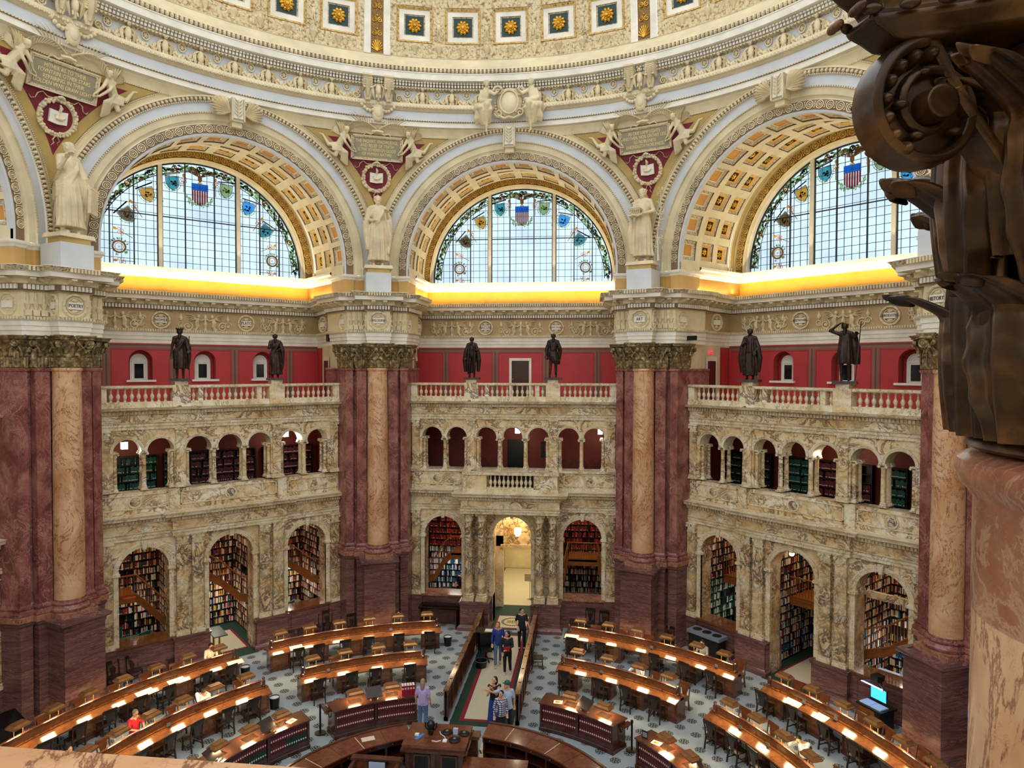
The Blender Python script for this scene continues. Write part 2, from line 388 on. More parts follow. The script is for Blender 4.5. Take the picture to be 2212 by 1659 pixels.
m4 = MB(); guilloche(m4, 0, ZW, 5.04, 5.4, 20.66, 40, 'gold_stucco'); GUIL2 = m4
m = MB()
def SV(R0):
    return lambda a, v, d: ((R0+d)*cos(a), v, (ZC if R0 < 5 else ZV)+(R0+d)*sin(a))
n = 14; S1 = SV(4.9); S2 = SV(5.16)
def flat_band(mb, S, v0, v1, mat, a0=0., a1=pi, seg=56):
    mb.mat(mat); mb.add([S(a0+(a1-a0)*i/seg, v, 0) for v in (v0, v1) for i in range(seg+1)], [(i, i+1, seg+2+i, seg+1+i) for i in range(seg)])
flat_band(m, S1, 15.78, 15.9, 'blue_grey'); flat_band(m, S1, 16.8, 17.12, 'cream')
flat_band(m, S2, 17.12, 17.5, 'cream'); flat_band(m, S2, 18.46, 18.7, 'cream'); flat_band(m, S2, 19.6, 19.66, 'cream')
ROS = []
for i in range(n):
    a0, a1 = pi*i/n, pi*(i+1)/n
    for S, v0, v1, big in ((S1, 15.9, 16.8, 1), (S2, 17.5, 18.46, 0), (S2, 18.7, 19.6, 0)):
        if big:
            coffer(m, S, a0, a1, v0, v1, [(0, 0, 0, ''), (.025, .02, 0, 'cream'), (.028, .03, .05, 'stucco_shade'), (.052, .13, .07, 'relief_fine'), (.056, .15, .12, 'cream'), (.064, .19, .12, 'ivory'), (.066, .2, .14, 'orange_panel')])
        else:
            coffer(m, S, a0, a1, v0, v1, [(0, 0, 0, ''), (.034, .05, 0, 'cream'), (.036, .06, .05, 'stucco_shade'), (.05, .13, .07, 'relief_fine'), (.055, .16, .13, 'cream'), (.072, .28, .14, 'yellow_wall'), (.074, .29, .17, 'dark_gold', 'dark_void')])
            ROS.append((S, (a0+a1)/2, (v0+v1)/2))
arc(m, 0, ZC, [(4.9, 17.12), (5.3, 17.12)], 'ivory', 56)
arc(m, 0, ZW, [(5.1, 19.62), (5.12, 19.8), (5.2, 20.1), (5.36, 20.45), (5.46, 20.55), (5.46, 20.7), (5.4, 20.7), (5.04, 20.7), (5.02, 20.66), (4.97, 20.72), (4.95, 20.86), (4.9, 20.9), (4.9, 21.14), (4.84, 21.14)],
    ['cream', 'gold_paint', 'gold_paint', 'gold_paint', 'cream', 'cream', 'recess_shade_gold', 'cream', 'cream', 'cream', 'ivory', 'ivory', 'black'], 56, 16.45)
VAULT = m
mr = MB()
for S, a, v in ROS:
    p = S(a, v, .15); rosette(mr, T(p) @ RY(-a-pi/2) @ RZ(0), .16, 6)
GILT = mr
# legs of the soffit below the springing
m = MB()
for sgn in (1, -1):
    for R0, v0, v1, mt in ((4.9, 15.68, 17.12, 'cream'), (5.15, 17.1, 20.0, 'cream')):
        m.mat(mt); m.add([(sgn*R0, v0, 16.0), (sgn*R0, v1, 16.0), (sgn*R0, v1, 16.68), (sgn*R0, v0, 16.68)], [(0, 1, 2, 3)])
# yellow cove wall and white window ledge
p = [(-5.1, 15.7), (-5.1, 20.75), (5.1, 20.75), (5.1, 15.7)]
m.sweep([(-5.1, 17.2)]+p[1:3]+[(5.1, 17.2)], [(0, 15.2), (0, 15.98), (.06, 16.0), (.06, 16.12), (.14, 16.18), (.14, 16.28), (.24, 16.34), (.24, 16.44), (-.2, 16.47)], ['yellow_wall']+['ivory']*7)
m.mat('ivory').box(-5.2, 5.2, 20.5, 21.16, 16.3, 16.46)
LEDGE = m
# bay entablature over the red wall
BAYP = [(-4.97, 16.7), (-5.6, 20.5), (5.6, 20.5), (4.97, 16.7)]
ENT = [(0, 12.95), (0, 13.12), (.03, 13.12), (.03, 13.28), (.06, 13.29), (.06, 13.44), (.12, 13.5), (.12, 13.6), (0, 13.6), (0, 14.43), (.1, 14.46), (.1, 14.51), (.12, 14.51), (.12, 14.69), (.2, 14.71), (.2, 14.9), (.55, 14.92), (.55, 15.07), (.6, 15.1), (.72, 15.25), (.72, 15.27), (-.5, 15.3)]
ENTM = ['ivory']*5+['ivory', 'relief_fine', 'ivory', 'frieze_ground', 'stucco', 'recess_shade', 'stucco_shade', 'stucco_shade', 'stucco', 'cream', 'cream', 'ivory', 'ivory', 'relief_fine', 'ivory', 'ivory']
def entab(path, kind):
    m = MB(); mm = list(ENTM)
    if kind == 'pier': mm[8] = 'cream'
    m.sweep(path, ENT, mm)
    m.mat('ivory'); m.dent(path, 14.52, 14.68, .12, .2, .13, .085)
    m.mat('stucco'); m.dent(path, 13.5, 13.6, .1, .16, .1, .06)
    m.mat('stucco'); m.dent(path, 15.1, 15.24, .6, .72, .12, .07)
    return m
ENTB = entab(BAYP, 'bay')
def modillions(path, pitch=.55):
    m = MB('stucco'); 
    for i in range(len(path)-1):
        a, b = Vector(path[i]), Vector(path[i+1]); L = (b-a).length
        if L < .4: continue
        d = (b-a)/L; k = max(1, round(L/pitch)); ang = atan2(d.y, d.x)
        for j in range(k):
            c = a+d*(L*(j+.5)/k); m.push(T((c.x, c.y, 0)) @ RZ(ang))
            m.mat('stucco').prism([(0, 0)], 0, 0) if False else None
            m.add([(-.09, -.2, 14.72), (.09, -.2, 14.72), (.09, -.2, 14.9), (-.09, -.2, 14.9), (-.09, -.52, 14.84), (.09, -.52, 14.84), (.09, -.52, 14.9), (-.09, -.52, 14.9), (-.09, -.3, 14.73), (.09, -.3, 14.73)],
                  [(0, 1, 9, 8), (8, 9, 5, 4), (4, 5, 6, 7), (2, 3, 7, 6), (1, 2, 6, 5, 9), (3, 0, 8, 4, 7)])
            m.pop()
    return m
MODB = modillions(BAYP)
# winged figures and scrolls of the long frieze
def spiral(mb, c, r, turns=1.6, t=.03, hand=1, n=18, a0=0., plane='xz', y=0.):
    pts = []
    for i in range(n+1):
        f = i/n; a = a0+hand*2*pi*turns*f; q = r*(1-.86*f); pts.append((c[0]+q*cos(a), y, c[1]+q*sin(a)))
    mb.tube(pts, [t*(1-.5*i/n) for i in range(n+1)], 5)
def wing_pair(mb, cx, cz, s, y):
    "a winged half figure leaning on a candelabrum, both ways"
    for h in (-1, 1):
        mb.ball((cx+h*.28*s, y-.02, cz+.22*s), (.07*s, .07*s, .09*s), 8, 5)
        mb.tube([(cx+h*.3*s, y, cz+.14*s), (cx+h*.36*s, y, cz-.05*s), (cx+h*.33*s, y, cz-.25*s)], [.06*s, .1*s, .08*s], 6)
        mb.tube([(cx+h*.3*s, y-.03, cz+.1*s), (cx+h*.16*s, y-.03, cz+.04*s), (cx+h*.04*s, y-.02, cz+.12*s)], .028*s, 5)
        mb.tube([(cx+h*.33*s, y, cz-.22*s), (cx+h*.42*s, y, cz-.38*s), (cx+h*.5*s, y, cz-.32*s)], [.07*s, .06*s, .03*s], 5)
        for q in range(4):
            mb.tube([(cx+h*.36*s, y+.01, cz+.1*s), (cx+h*(.52+.03*q)*s, y, cz+(.26-.07*q)*s), (cx+h*(.78-.05*q)*s, y+.01, cz+(.3-.12*q)*s)], [.05*s, .045*s, .015*s], 5, flat=.5)
        spiral(mb, (cx+h*.72*s, cz-.22*s), .2*s, 1.7, .03*s, h, 16, 1., y=y); mb.ball((cx+h*.72*s, y, cz-.22*s), .06*s, 6, 4)
    mb.lathe([(0, 0)], 3) if False else None
    mb.push(T((cx, y, cz-.4*s))); mb.lathe([(.09*s, 0), (.05*s, .12*s), (.09*s, .28*s), (.04*s, .42*s), (.07*s, .6*s), (.01*s, .74*s)], 6); mb.pop()
m = MB('stucco')
for cx in (-3.75, .0, 3.75, -5.2+.2):
    pass
for cx in (-3.75, 0.02, 3.75): wing_pair(m, cx, 14.02, 1.08, 20.45)
for cx in (-4.6, -2.85, 2.9, 4.6):
    for s_ in (-1, 1): m.mat('stucco'); spiral(m, (cx+.2*s_, 14.1), .13, 1.4, .03, s_, 12, y=20.46); m.tube([(cx, 20.46, 13.7), (cx+.12*s_, 20.45, 13.9), (cx+.3*s_, 20.46, 14.3)], [.03, .04, .012], 5)
for cx in (-2.75, -1.05, 1.05, 2.75, -4.75, 4.75):
    spiral(m, (cx, 14.0-.12), .16, 1.6, .028, 1 if cx > 0 else -1, 14, y=20.46); m.mat('stucco'); rosette(m, T((cx+.02, 20.46, 13.82)) @ RX(pi/2), .08, 5, 'stucco', .6)
    m.push(T((cx, 20.46, 14.05))); m.lathe([(.05, 0), (.09, .1), (.04, .22), (.01, .33)], 6); m.pop()
FRZ = m
def medallion(mb, R=.36, y=0.):
    mb.mat('wreath_stucco'); mb.push(T((0, y, 0)) @ RX(pi/2)); mb.ring(R, .055, 20, 5); mb.ring(R*.72, .02, 16)
    for k in range(10):
        a = 2*pi*k/10; mb.ball((R*cos(a), R*sin(a), .04), .045, 5, 3)
    mb.pop(); mb.mat('ivory'); mb.box(-R*.62, R*.62, y-.05, y-.0, -R*.32, R*.32)
    mb.mat('wreath_stucco'); mb.push(T((0, y, R*.5))); mb.ball((0, 0, 0), (R*.3, .04, R*.16), 6, 4); mb.pop(); mb.push(T((0, y, -R*.5))); mb.ball((0, 0, 0), (R*.3, .04, R*.16), 6, 4); mb.pop()
MEDM = MB(); medallion(MEDM, .37)
# relief figures (a niche window, seen in the side bays)
def arched(uc, hw, z0, zs, seg=10):
    return [(uc-hw, z0), (uc-hw, zs)]+[(uc+hw*cos(pi-pi*i/seg), zs+hw*sin(pi-pi*i/seg)) for i in range(1, seg)]+[(uc+hw, zs), (uc+hw, z0)]
def arch_wall(mb, x0, x1, z0, z1, ops, yf, yb, mf, mi, seg=16, back=True, mback=None):
    ops = sorted(ops); edges = [x0]
    def quad(a, b, c, d, y, m): mb.mat(m); mb.add([(a, y, c), (b, y, c), (b, y, d), (a, y, d)], [(0, 1, 2, 3)])
    for y, mm in ((yf, mf), (yb, mback or mf)) if back else ((yf, mf),):
        x = x0
        for uc, hw, sill, sp in ops:
            quad(x, uc-hw, z0, z1, y, mm)
            if sill > z0: quad(uc-hw, uc+hw, z0, sill, y, mm)
            pts = [(uc-hw*cos(pi*i/seg), sp+hw*sin(pi*i/seg)) for i in range(seg+1)]
            mb.mat(mm)
            for i in range(seg):
                mb.add([(pts[i][0], y, pts[i][1]), (pts[i+1][0], y, pts[i+1][1]), (pts[i+1][0], y, z1), (pts[i][0], y, z1)], [(0, 1, 2, 3)])
            x = uc+hw
        quad(x, x1, z0, z1, y, mm)
    mb.mat(mi)
    for uc, hw, sill, sp in ops:
        pts = [(uc-hw, sill), (uc-hw, sp)]+[(uc-hw*cos(pi*i/seg), sp+hw*sin(pi*i/seg)) for i in range(1, seg)]+[(uc+hw, sp), (uc+hw, sill)]
        n = len(pts); mb.add([(p[0], yf, p[1]) for p in pts]+[(p[0], yb, p[1]) for p in pts], [(i, (i+1) % n, n+(i+1) % n, n+i) for i in range(n if sill < sp else n-1)])
def red_wall(kind):
    m = MB(); y = 20.5
    if kind == 'side':
        ops = [(c, .49, 11.28, 12.15) for c in (-2.74, 0, 2.74)]
        arch_wall(m, -5.6, 5.6, 10.1, 12.95, ops, y, 21.0, 'alcove_red', 'niche_red', 12, False)
    else:
        arch_wall(m, -5.6, 5.6, 10.1, 12.95, [], y, 21, 'alcove_red', 'niche_red', 12, False)
    for s in (-1, 1):   # slanting returns with a cream door case
        m.mat('cream'); m.add([(s*5.6, 20.5, 10.1), (s*4.97, 16.6, 10.1), (s*4.97, 16.6, 12.95), (s*5.6, 20.5, 12.95)], [(0, 1, 2, 3)])
        a = Vector((s*5.6, 20.5)); b = Vector((s*4.97, 16.6)); d = (b-a).normalized(); nn = Vector((-s*abs(d.y), -s*0)); nn = Vector((d.y, -d.x)) if s > 0 else Vector((-d.y, d.x))
        def pan(t0, t1, z0, z1, off, mt):
            p = [a+d*t0, a+d*t1]; q = [(v.x+nn.x*off, v.y+nn.y*off) for v in p]
            m.mat(mt); m.add([(q[0][0], q[0][1], z0), (q[1][0], q[1][1], z0), (q[1][0], q[1][1], z1), (q[0][0], q[0][1], z1)], [(0, 1, 2, 3)])
        pan(.0, 1.0, 10.1, 12.86, .01, 'alcove_red'); pan(.1, .14, 10.1, 12.8, .02, 'stripe_dark'); pan(.92, .96, 10.1, 12.8, .02, 'stripe_dark')
        pan(1.45, 2.55, 10.1, 12.4, .06, 'ivory'); pan(1.6, 2.4, 10.2, 12.2, .075, 'door_wood')
    m.mat('stripe_dark'); m.box(-5.58, 5.58, y-.012, y, 12.84, 12.9); m.mat('stripe_brown'); m.box(-5.58, 5.58, y-.01, y, 12.72, 12.84)
    for c in (-4.1, -1.37, 1.37, 4.1):
        m.mat('stripe_brown').box(c-.13, c+.13, y-.012, y, 10.1, 12.72); m.mat('stripe_dark').box(c-.03, c+.03, y-.016, y, 10.1, 12.72)
        for e in (-.19, .19): m.mat('stripe_dark').box(c+e-.012, c+e+.012, y-.01, y, 10.1, 12.66)
    for c0, c1 in ((-5.5, -4.29), (-3.91, -1.56), (-1.18, 1.18), (1.56, 3.91), (4.29, 5.5)): m.mat('stripe_dark').box(c0, c1, y-.01, y, 12.64, 12.665)
    m.mat('pale_marble').add([(-5.7, 20.6, 10.1), (-5, 16.5, 10.1), (5, 16.5, 10.1), (5.7, 20.6, 10.1)], [(0, 1, 2, 3)])
    return m
RW = {'side': red_wall('side'), 'mid': red_wall('mid')}
def niche_window():
    m = MB('niche_red'); m.box(-.52, .52, 21.0, 21.02, 11.2, 12.7)
    f = MB('white_paint'); a = arched(0, .34, 11.3, 12.14); b = arched(0, .19, 11.38, 11.98)
    f.prism(arched(0, .36, 11.28, 12.12), 20.96, 21.0)
    f.mat('white_paint').box(-.6, .6, 20.34, 20.52, 11.2, 11.29); f.box(-.5, .5, 20.5, 20.98, 11.24, 11.29)
    for r in (.3, .22, .13): arc(f, 0, 12.14, [(r, 20.96), (r, 20.93), (r-.03, 20.93), (r-.03, 20.96)], 'white_paint', 10)
    f.box(-.3, -.26, 20.93, 20.96, 11.3, 12.14); f.box(.26, .3, 20.93, 20.96, 11.3, 12.14); f.box(-.3, .3, 20.92, 20.96, 12.1, 12.16)
    g = MB('glass_dark'); g.box(-.19, .19, 20.94, 20.955, 11.36, 12.02)
    g.mat('white_paint').box(-.215, -.19, 20.92, 20.96, 11.33, 12.05); g.box(.19, .215, 20.92, 20.96, 11.33, 12.05); g.box(-.2, .2, 20.92, 20.96, 12.02, 12.05)
    return m, f, g
NW = niche_window()
NWO = None
# ---------------------------------------------------------------- great lunette window
def great_window(root):
    R, zb, y = 4.88, 16.46, 21.16
    def zt(u, RR=R): return ZW+sqrt(max(0, RR*RR-u*u))
    bounds = [-4.88, -1.84, -1.68, 1.68, 1.84, 4.88]
    for (a, b) in ((-4.86, -1.84), (-1.68, 1.68), (1.84, 4.86)):
        k = 24; us = [a+(b-a)*i/k for i in range(k+1)]
        g = MB('opal_glass'); g.add([(u, y+.03, zb) for u in us]+[(u, y+.03, zt(u)) for u in us], [(i, i+1, k+2+i, k+1+i) for i in range(k)])
        g.build('pane', root)
    fr = MB('ivory')
    for s in (-1, 1):
        fr.mat('ivory').box(s*1.76-.08, s*1.76+.08, y-.16, y+.12, zb, zt(1.76)+.1)
    fr.build('mullion', root)
    ld = MB('black')
    for s in (-1, 1):
        for u in (.66, 1.66, 1.86, 2.84, 3.82): ld.box(s*u-.025, s*u+.025, y-.05, y+.03, zb, zt(u))
    w = zt(0); zz = 18.9; hw = sqrt(R*R-(zz-ZW)**2)
    ld.box(-hw, hw, y-.04, y+.03, zz-.022, zz+.022); ld.box(-4.88, 4.88, y-.05, y+.03, zb-.02, zb+.04)
    arc(ld, 0, ZW, [(4.92, y-.05), (4.84, y-.05), (4.84, y+.04)], 'black', 56)
    ld.build('saddle_bar', root)
    th = MB('shelf_dark')
    u = -4.8
    k = -14
    while k <= 14:
        u = k*.335
        if all(abs(abs(u)-q) > .06 for q in (.66, 1.76, 2.84, 3.82)): th.box(u-.009, u+.009, y-.0, y+.03, zb, zt(u, 4.5 if abs(u) < 4.4 else R))
        k += 1
    z = zb+.36
    while z < ZW+4.85:
        if abs(z-18.9) > .1:
            RR = 4.5 if z-ZW < 4.4 else R; h = sqrt(max(0, RR*RR-(z-ZW)**2)); th.box(-h, h, y-.0, y+.03, z-.009, z+.009)
        z += .365
    th.build('leading', root)
    # leaf border
    bd = MB('g_leaf'); rnd = random.Random(3)
    arc(bd, 0, ZW, [(4.5, y-.01), (4.46, y-.02)], 'g_dark', 56)
    for i in range(420):
        a = pi*(i+.5)/420+rnd.uniform(-.004, .004); q = 4.66+rnd.uniform(-.13, .13); bd.mat(rnd.choice(['g_leaf', 'g_leaf', 'g_green', 'g_brown', 'g_dark']))
        bd.push(T((q*cos(a), y-.015-rnd.random()*.01, ZW+q*sin(a))) @ RY(-a+rnd.uniform(-1.2, 1.2))); bd.add([(-.03, 0, -.11), (.05, 0, 0), (.0, 0, .12), (-.06, 0, .0)], [(0, 1, 2, 3)]); bd.pop()
    for i in range(13):
        a = pi*(i+.5)/13; bd.mat('g_amber' if i % 2 else 'g_dark'); bd.push(T((4.67*cos(a), y-.03, ZW+4.67*sin(a))) @ RX(pi/2)); bd.ring(.11, .025, 10); bd.ball((0, 0, 0), (.05, .05, .01), 6, 3); bd.pop()
    bd.build('leaf_border', root)
    # central shield with stars and stripes, eagle above
    def sh(mb, w, h, y, m):
        mb.mat(m); pts = [(-w, h), (w, h), (w, 0), (w*.72, -h*.55), (0, -h), (-w*.72, -h*.55), (-w, 0)]
        mb.add([(x, y, z) for x, z in pts], [tuple(range(7))])
    def frame(mb, w, h, y):
        mb.mat('black'); pts = [(-w, h), (w, h), (w, 0), (w*.72, -h*.55), (0, -h), (-w*.72, -h*.55), (-w, 0)]
        for p, q in zip(pts, pts[1:]+pts[:1]): mb.bar((p[0], y, p[1]), (q[0], y, q[1]), .035, .02)
    c = MB('g_white'); zc = 20.18
    c.push(T((0, 0, zc)))
    for i in range(13):
        x0 = -.36+.72*i/13; x1 = x0+.72/13; xm = (x0+x1)/2; zlow = -.5*(1-abs(xm)/.36)**.6 if abs(xm) < .36 else 0
        c.mat('g_red' if i % 2 == 0 else 'g_white'); c.box(x0, x1, y-.04, y-.02, -.28+zlow*.55, .16)
    c.mat('g_blue').box(-.37, .37, y-.045, y-.02, .16, .48)
    c.mat('g_white')
    for r_ in range(3):
        for k in range(6): c.push(T((-.3+k*.12, y-.05, .22+r_*.1))); c.ball((0, 0, 0), (.02, .006, .02), 5, 3); c.pop()
    c.pop(); c.build('striped_shield', root)
    e = MB('eagle_brown'); e.push(T((0, y-.06, 20.98)))
    e.ball((0, 0, -.08), (.1, .03, .18), 8, 5); e.ball((-.03, 0, .14), (.05, .03, .06), 6, 4)
    for s in (-1, 1):
        for k in range(7):
            a = .35+k*.17; L = .66-.03*k; e.mat('eagle_brown')
            e.tube([(s*.06, 0, .0), (s*(.1+L*cos(a)*.75), 0, L*sin(a)*.8), (s*(.12+L*cos(a)*1.1), -.01, .02+L*sin(a)*.75)], [.04, .055, .012], 5, flat=.3)
    e.mat('motif_amber'); e.tube([(-.1, 0, -.3), (.1, 0, -.3)], .03, 5); e.pop(); e.build('eagle', root)
    wr = MB('g_leaf'); rnd = random.Random(5)
    for i in range(46):
        a = pi+pi*i/45; r = .56+rnd.uniform(-.1, .1); wr.mat(rnd.choice(['g_leaf', 'g_green', 'g_green'])); wr.push(T((r*cos(a), y-.03, 20.02+r*.72*sin(a))) @ RY(-a+rnd.uniform(-1, 1)))
        wr.add([(-.02, 0, -.06), (.03, 0, 0), (.0, 0, .09), (-.035, 0, 0)], [(0, 1, 2, 3)]); wr.pop()
    wr.build('laurel', root)
    cols = ['g_teal', 'g_green', 'g_amber', 'g_blue', 'g_brown', 'g_teal', 'g_blue', 'g_green']
    for i, (u, zz, tilt) in enumerate([(-1.2, 20.5, .12), (1.2, 20.5, -.12), (-2.25, 19.8, .4), (2.25, 19.8, -.4), (-3.1, 18.75, .75), (3.1, 18.75, -.75)]):
        s = MB('g_dark'); s.push(T((u, 0, zz)) @ RY(-tilt*.9)); sh(s, .27, .31, y-.03, cols[i]); frame(s, .29, .33, y-.035)
        rnd = random.Random(i)
        for k in range(9):
            s.mat(rnd.choice(['g_amber', 'g_brown', 'g_green', 'g_dark', 'g_teal', 'g_pink'])); s.push(T((rnd.uniform(-.13, .13), y-.05, rnd.uniform(-.12, .14)))); s.ball((0, 0, 0), (rnd.uniform(.03, .07), .006, rnd.uniform(.03, .06)), 5, 3); s.pop()
        s.mat('g_dark'); s.tube([(-.42, y-.03, .36), (-.1, y-.03, .42), (.38, y-.03, .5)], .03, 4)
        for k in range(10):
            a = pi+pi*k/9; s.mat(rnd.choice(['g_leaf', 'g_green'])); s.push(T((.36*cos(a), y-.03, .02+.36*sin(a))) @ RY(-a)); s.add([(-.02, 0, -.07), (.03, 0, 0), (0, 0, .08), (-.03, 0, 0)], [(0, 1, 2, 3)]); s.pop()
        s.pop(); s.build('state_shield', root)
    for i, (u, zz, tilt) in enumerate([(-1.85+.1, 20.0, .3), (1.75, 20.0, -.3), (-2.75, 19.1, .6), (2.75, 19.1, -.6), (-3.3, 17.95, 1.1), (3.3, 17.95, -1.1), (-.72, 20.6, 0), (.72, 20.6, 0), (-3.25, 16.68, 1.57), (3.25, 16.68, -1.57)]):
        s = MB('motif_pink'); s.push(T((u, y-.03, zz)) @ RY(tilt*-1.)); s.mat('motif_amber').ball((0, 0, .35), (.06, .015, .1), 6, 4); s.mat('motif_pink')
        for k in range(4): s.push(T((.07*(-1)**k, 0, .2-.07*k)) @ RX(pi/2)); s.ring(.06, .016, 8); s.pop()
        s.mat('eagle_brown').bar((0, 0, .1), (0, 0, -.45), .025); s.pop(); s.build('torch_motif', root)
    for s_ in (-1, 1):
        s = MB('g_green'); s.push(T((s_*3.45, y-.03, 17.3)) @ RX(pi/2)); s.mat('eagle_brown').ring(.26, .05, 16); s.mat('motif_amber').ring(.17, .02, 10); s.mat('g_white').ball((0, 0, 0), (.06, .06, .01), 6, 3)
        rnd = random.Random(9)
        for k in range(24):
            a = rnd.uniform(0, 6.3); s.mat(rnd.choice(['g_leaf', 'g_green', 'g_brown'])); s.push(RZ(a) @ T((.36, 0, 0))); s.add([(-.06, -.02, 0), (0, -.03, 0), (.08, 0, 0), (0, .03, 0)], [(0, 1, 2, 3)]); s.pop()
        s.pop(); s.build('wreath_motif', root)
def text(body, size, M, mat, parent=None, name='lettering', ext=.008, align='CENTER', sx=1., spacing=1.):
    cu = bpy.data.curves.new(name, 'FONT'); cu.body = body; cu.size = size; cu.align_x = align; cu.align_y = 'CENTER'; cu.extrude = ext; cu.space_line = spacing; cu.resolution_u = 2
    o = bpy.data.objects.new(name, cu); COL.objects.link(o); cu.materials.append(MATS[mat])
    if parent: o.parent = parent
    me = o.to_mesh(); me = me.copy(); bpy.data.objects.remove(o); o = bpy.data.objects.new(name, me); COL.objects.link(o)
    if not me.materials: me.materials.append(MATS[mat])
    if parent: o.parent = parent
    o.matrix_local = M @ S3(sx, 1, 1); return o
FACE = RX(pi/2)          # text upright, facing -y
ROOTS = {}
_mesh = {}
def child(key, mb, name, parent, smooth=None, **t):
    if key in _mesh:
        o = bpy.data.objects.new(name, _mesh[key]); COL.objects.link(o); o.parent = parent; tag(o, **t); return o
    o = mb.build(name, parent, smooth, **t); _mesh[key] = o.data; return o
win_n = 0
FRNAMES = {0: ('BACON', 'MICHEL ANGELO'), -45: ('HOMER', 'PLATO'), 45: ('BEETHOVEN', 'HERODOTUS')}
for side, th, word in BAYS:
    root = empty('wall_'+side, (0, 0, 0), bay_rot(th), kind='structure'); ROOTS[th] = root
    child('arch', ARCHIVOLT, 'archivolt', root, 40); child('eggs', EGGS, 'egg_moulding', root); child('gui', GUIL, 'guilloche', root)
    child('vault', VAULT, 'coffered_vault', root, 35); child('gilt', GILT, 'gilded_rosettes', root); child('gui2', GUIL2, 'inner_guilloche', root)
    child('ledge', LEDGE, 'window_ledge', root)
    if abs(th) > 50: child('ent', ENTB, 'entablature', root); child('rw_side', RW['side'], 'gallery_wall', root); continue
    child('ent', ENTB, 'entablature', root); child('mod', MODB, 'modillions', root); child('frz', FRZ, 'frieze_relief', root)
    k = 'mid' if th == 0 else 'side'
    child('rw_'+k, RW[k], 'gallery_wall', root)
    for u, nm in zip((-1.9, 1.92), FRNAMES[th]):
        o = child('med', MEDM, 'name_medallion', root); o.location = (u, 20.46, 14.02)
        text(nm, .2 if len(nm) < 9 else .15 if len(nm) < 11 else .115, T((u, 20.40, 14.02)) @ FACE, 'stripe_dark', root, sx=.8)
    for s in (-1, 1):
        o = child('med', MEDM, 'name_medallion', root); o.location = (s*5.22, 18.9, 14.02); o.rotation_euler = (0, 0, -s*(pi/2-.16)); o.scale = (.9, 1, 1)
    if k == 'side':
        for c in (-2.74, 0, 2.74):
            w = empty('window_%d' % (win_n+1), (0, 0, 0), bay_rot(th), kind='structure'); win_n += 1
            for j, (nm, mb) in enumerate(zip(('recess', 'window_frame', 'pane'), NW)):
                o = child('nw%d' % j, mb, nm, w); o.location = (c, 0, 0)
    else:
        d = empty('door_1', (0, 0, 0), 0, kind='structure'); b = MB('ivory')
        b.box(-.6, -.47, 20.4, 20.5, 10.1, 12.38); b.box(.47, .6, 20.4, 20.5, 10.1, 12.38); b.box(-.47, .47, 20.4, 20.5, 12.24, 12.38); b.build('door_frame', d)
        b = MB('door_wood'); b.box(-.47, .47, 20.46, 20.5, 10.1, 12.24)
        for z0 in (10.3, 10.95, 11.6): b.box(-.34, .34, 20.44, 20.46, z0, z0+.5)
        b.build('door_leaf', d); b = MB('post_brass'); b.push(T((-.4, 20.42, 11.25))); b.ball((0, 0, 0), .035, 8, 5); b.pop(); b.build('door_handle', d)
    win_n += 1
    w = empty('window_%d' % win_n, (0, 0, 0), bay_rot(th), kind='structure'); great_window(w)

# --------------------------------------------------------------- pendentives between the arches
def ang_of(p): return atan2(p[0], p[1])
def sph(az, z, off=0.):
    r = sqrt(RS*RS-(z-ZC)**2)-off; return (r*sin(az), r*cos(az), z)
def pend_patch(mb, mat, Ra, ztop, off, na=26, nz=14):
    vd = sqrt(RS*RS-Ra*Ra); mb.mat(mat)
    def zlow(b):
        rho = vd/cos(b); q = RS*RS-rho*rho
        return ZC+sqrt(q) if q > 0 else ZC
    bmin = 0.
    while zlow(bmin) > ztop and bmin < rad(22.5): bmin += .0005
    for s in (-1, 1):
        g = []
        for i in range(na+1):
            b = bmin+(rad(22.5)-bmin)*(i/na)**1.3; az = s*(rad(22.5)-b); z0 = min(zlow(b), ztop)
            g.append([sph(az, z0+(ztop-z0)*j/nz, off) for j in range(nz+1)])
        vs = [p for col in g for p in col]
        mb.add(vs, [(i*(nz+1)+j, (i+1)*(nz+1)+j, (i+1)*(nz+1)+j+1, i*(nz+1)+j+1) for i in range(na) for j in range(nz)])
m = MB(); pend_patch(m, 'cream', 6.49, 22.99, .0); pend_patch(m, 'stucco_shade', 6.66, 22.6, .008); pend_patch(m, 'gold_paint', 6.7, 22.56, .016); pend_patch(m, 'crimson', 7.02, 22.33, .024)
PEND = m
m = MB('stucco')          # bead lines edging the pendentive
vd = sqrt(RS*RS-6.66**2)
for s in (-1, 1):
    t = 0
    while t < 150:
        a = pi*(.5*t/150)      # along the small circle in the neighbouring bay plane
        u, z = 6.66*cos(a), ZC+6.66*sin(a); v = sqrt(max(0, RS*RS-u*u-(z-ZC)**2))
        b = rad(22.5)-atan2(u, v)
        az = s*b if False else s*(rad(22.5)-atan2(u, v))
        if z < 22.6: p = sph(az, z, .02); m.push(T(p)); m.box(-.022, .022, -.03, .02, -.022, .022); m.pop()
        t += 1
    for k in range(70):
        az = s*rad(.15+k*.3); u = RS
        if abs(az) < rad(19.9): p = sph(az, 22.6, .02); m.push(T(p)); m.box(-.022, .022, -.03, .02, -.022, .022); m.pop()
BEADP = m
PIERS = (('northwest', -22.5), ('north_east', 22.5), ('far_west', -67.5), ('far_east', 67.5))
PF = lambda ph, x, y, z=0.: (x*cos(rad(ph))+y*sin(rad(ph)), -x*sin(rad(ph))+y*cos(rad(ph)), z)
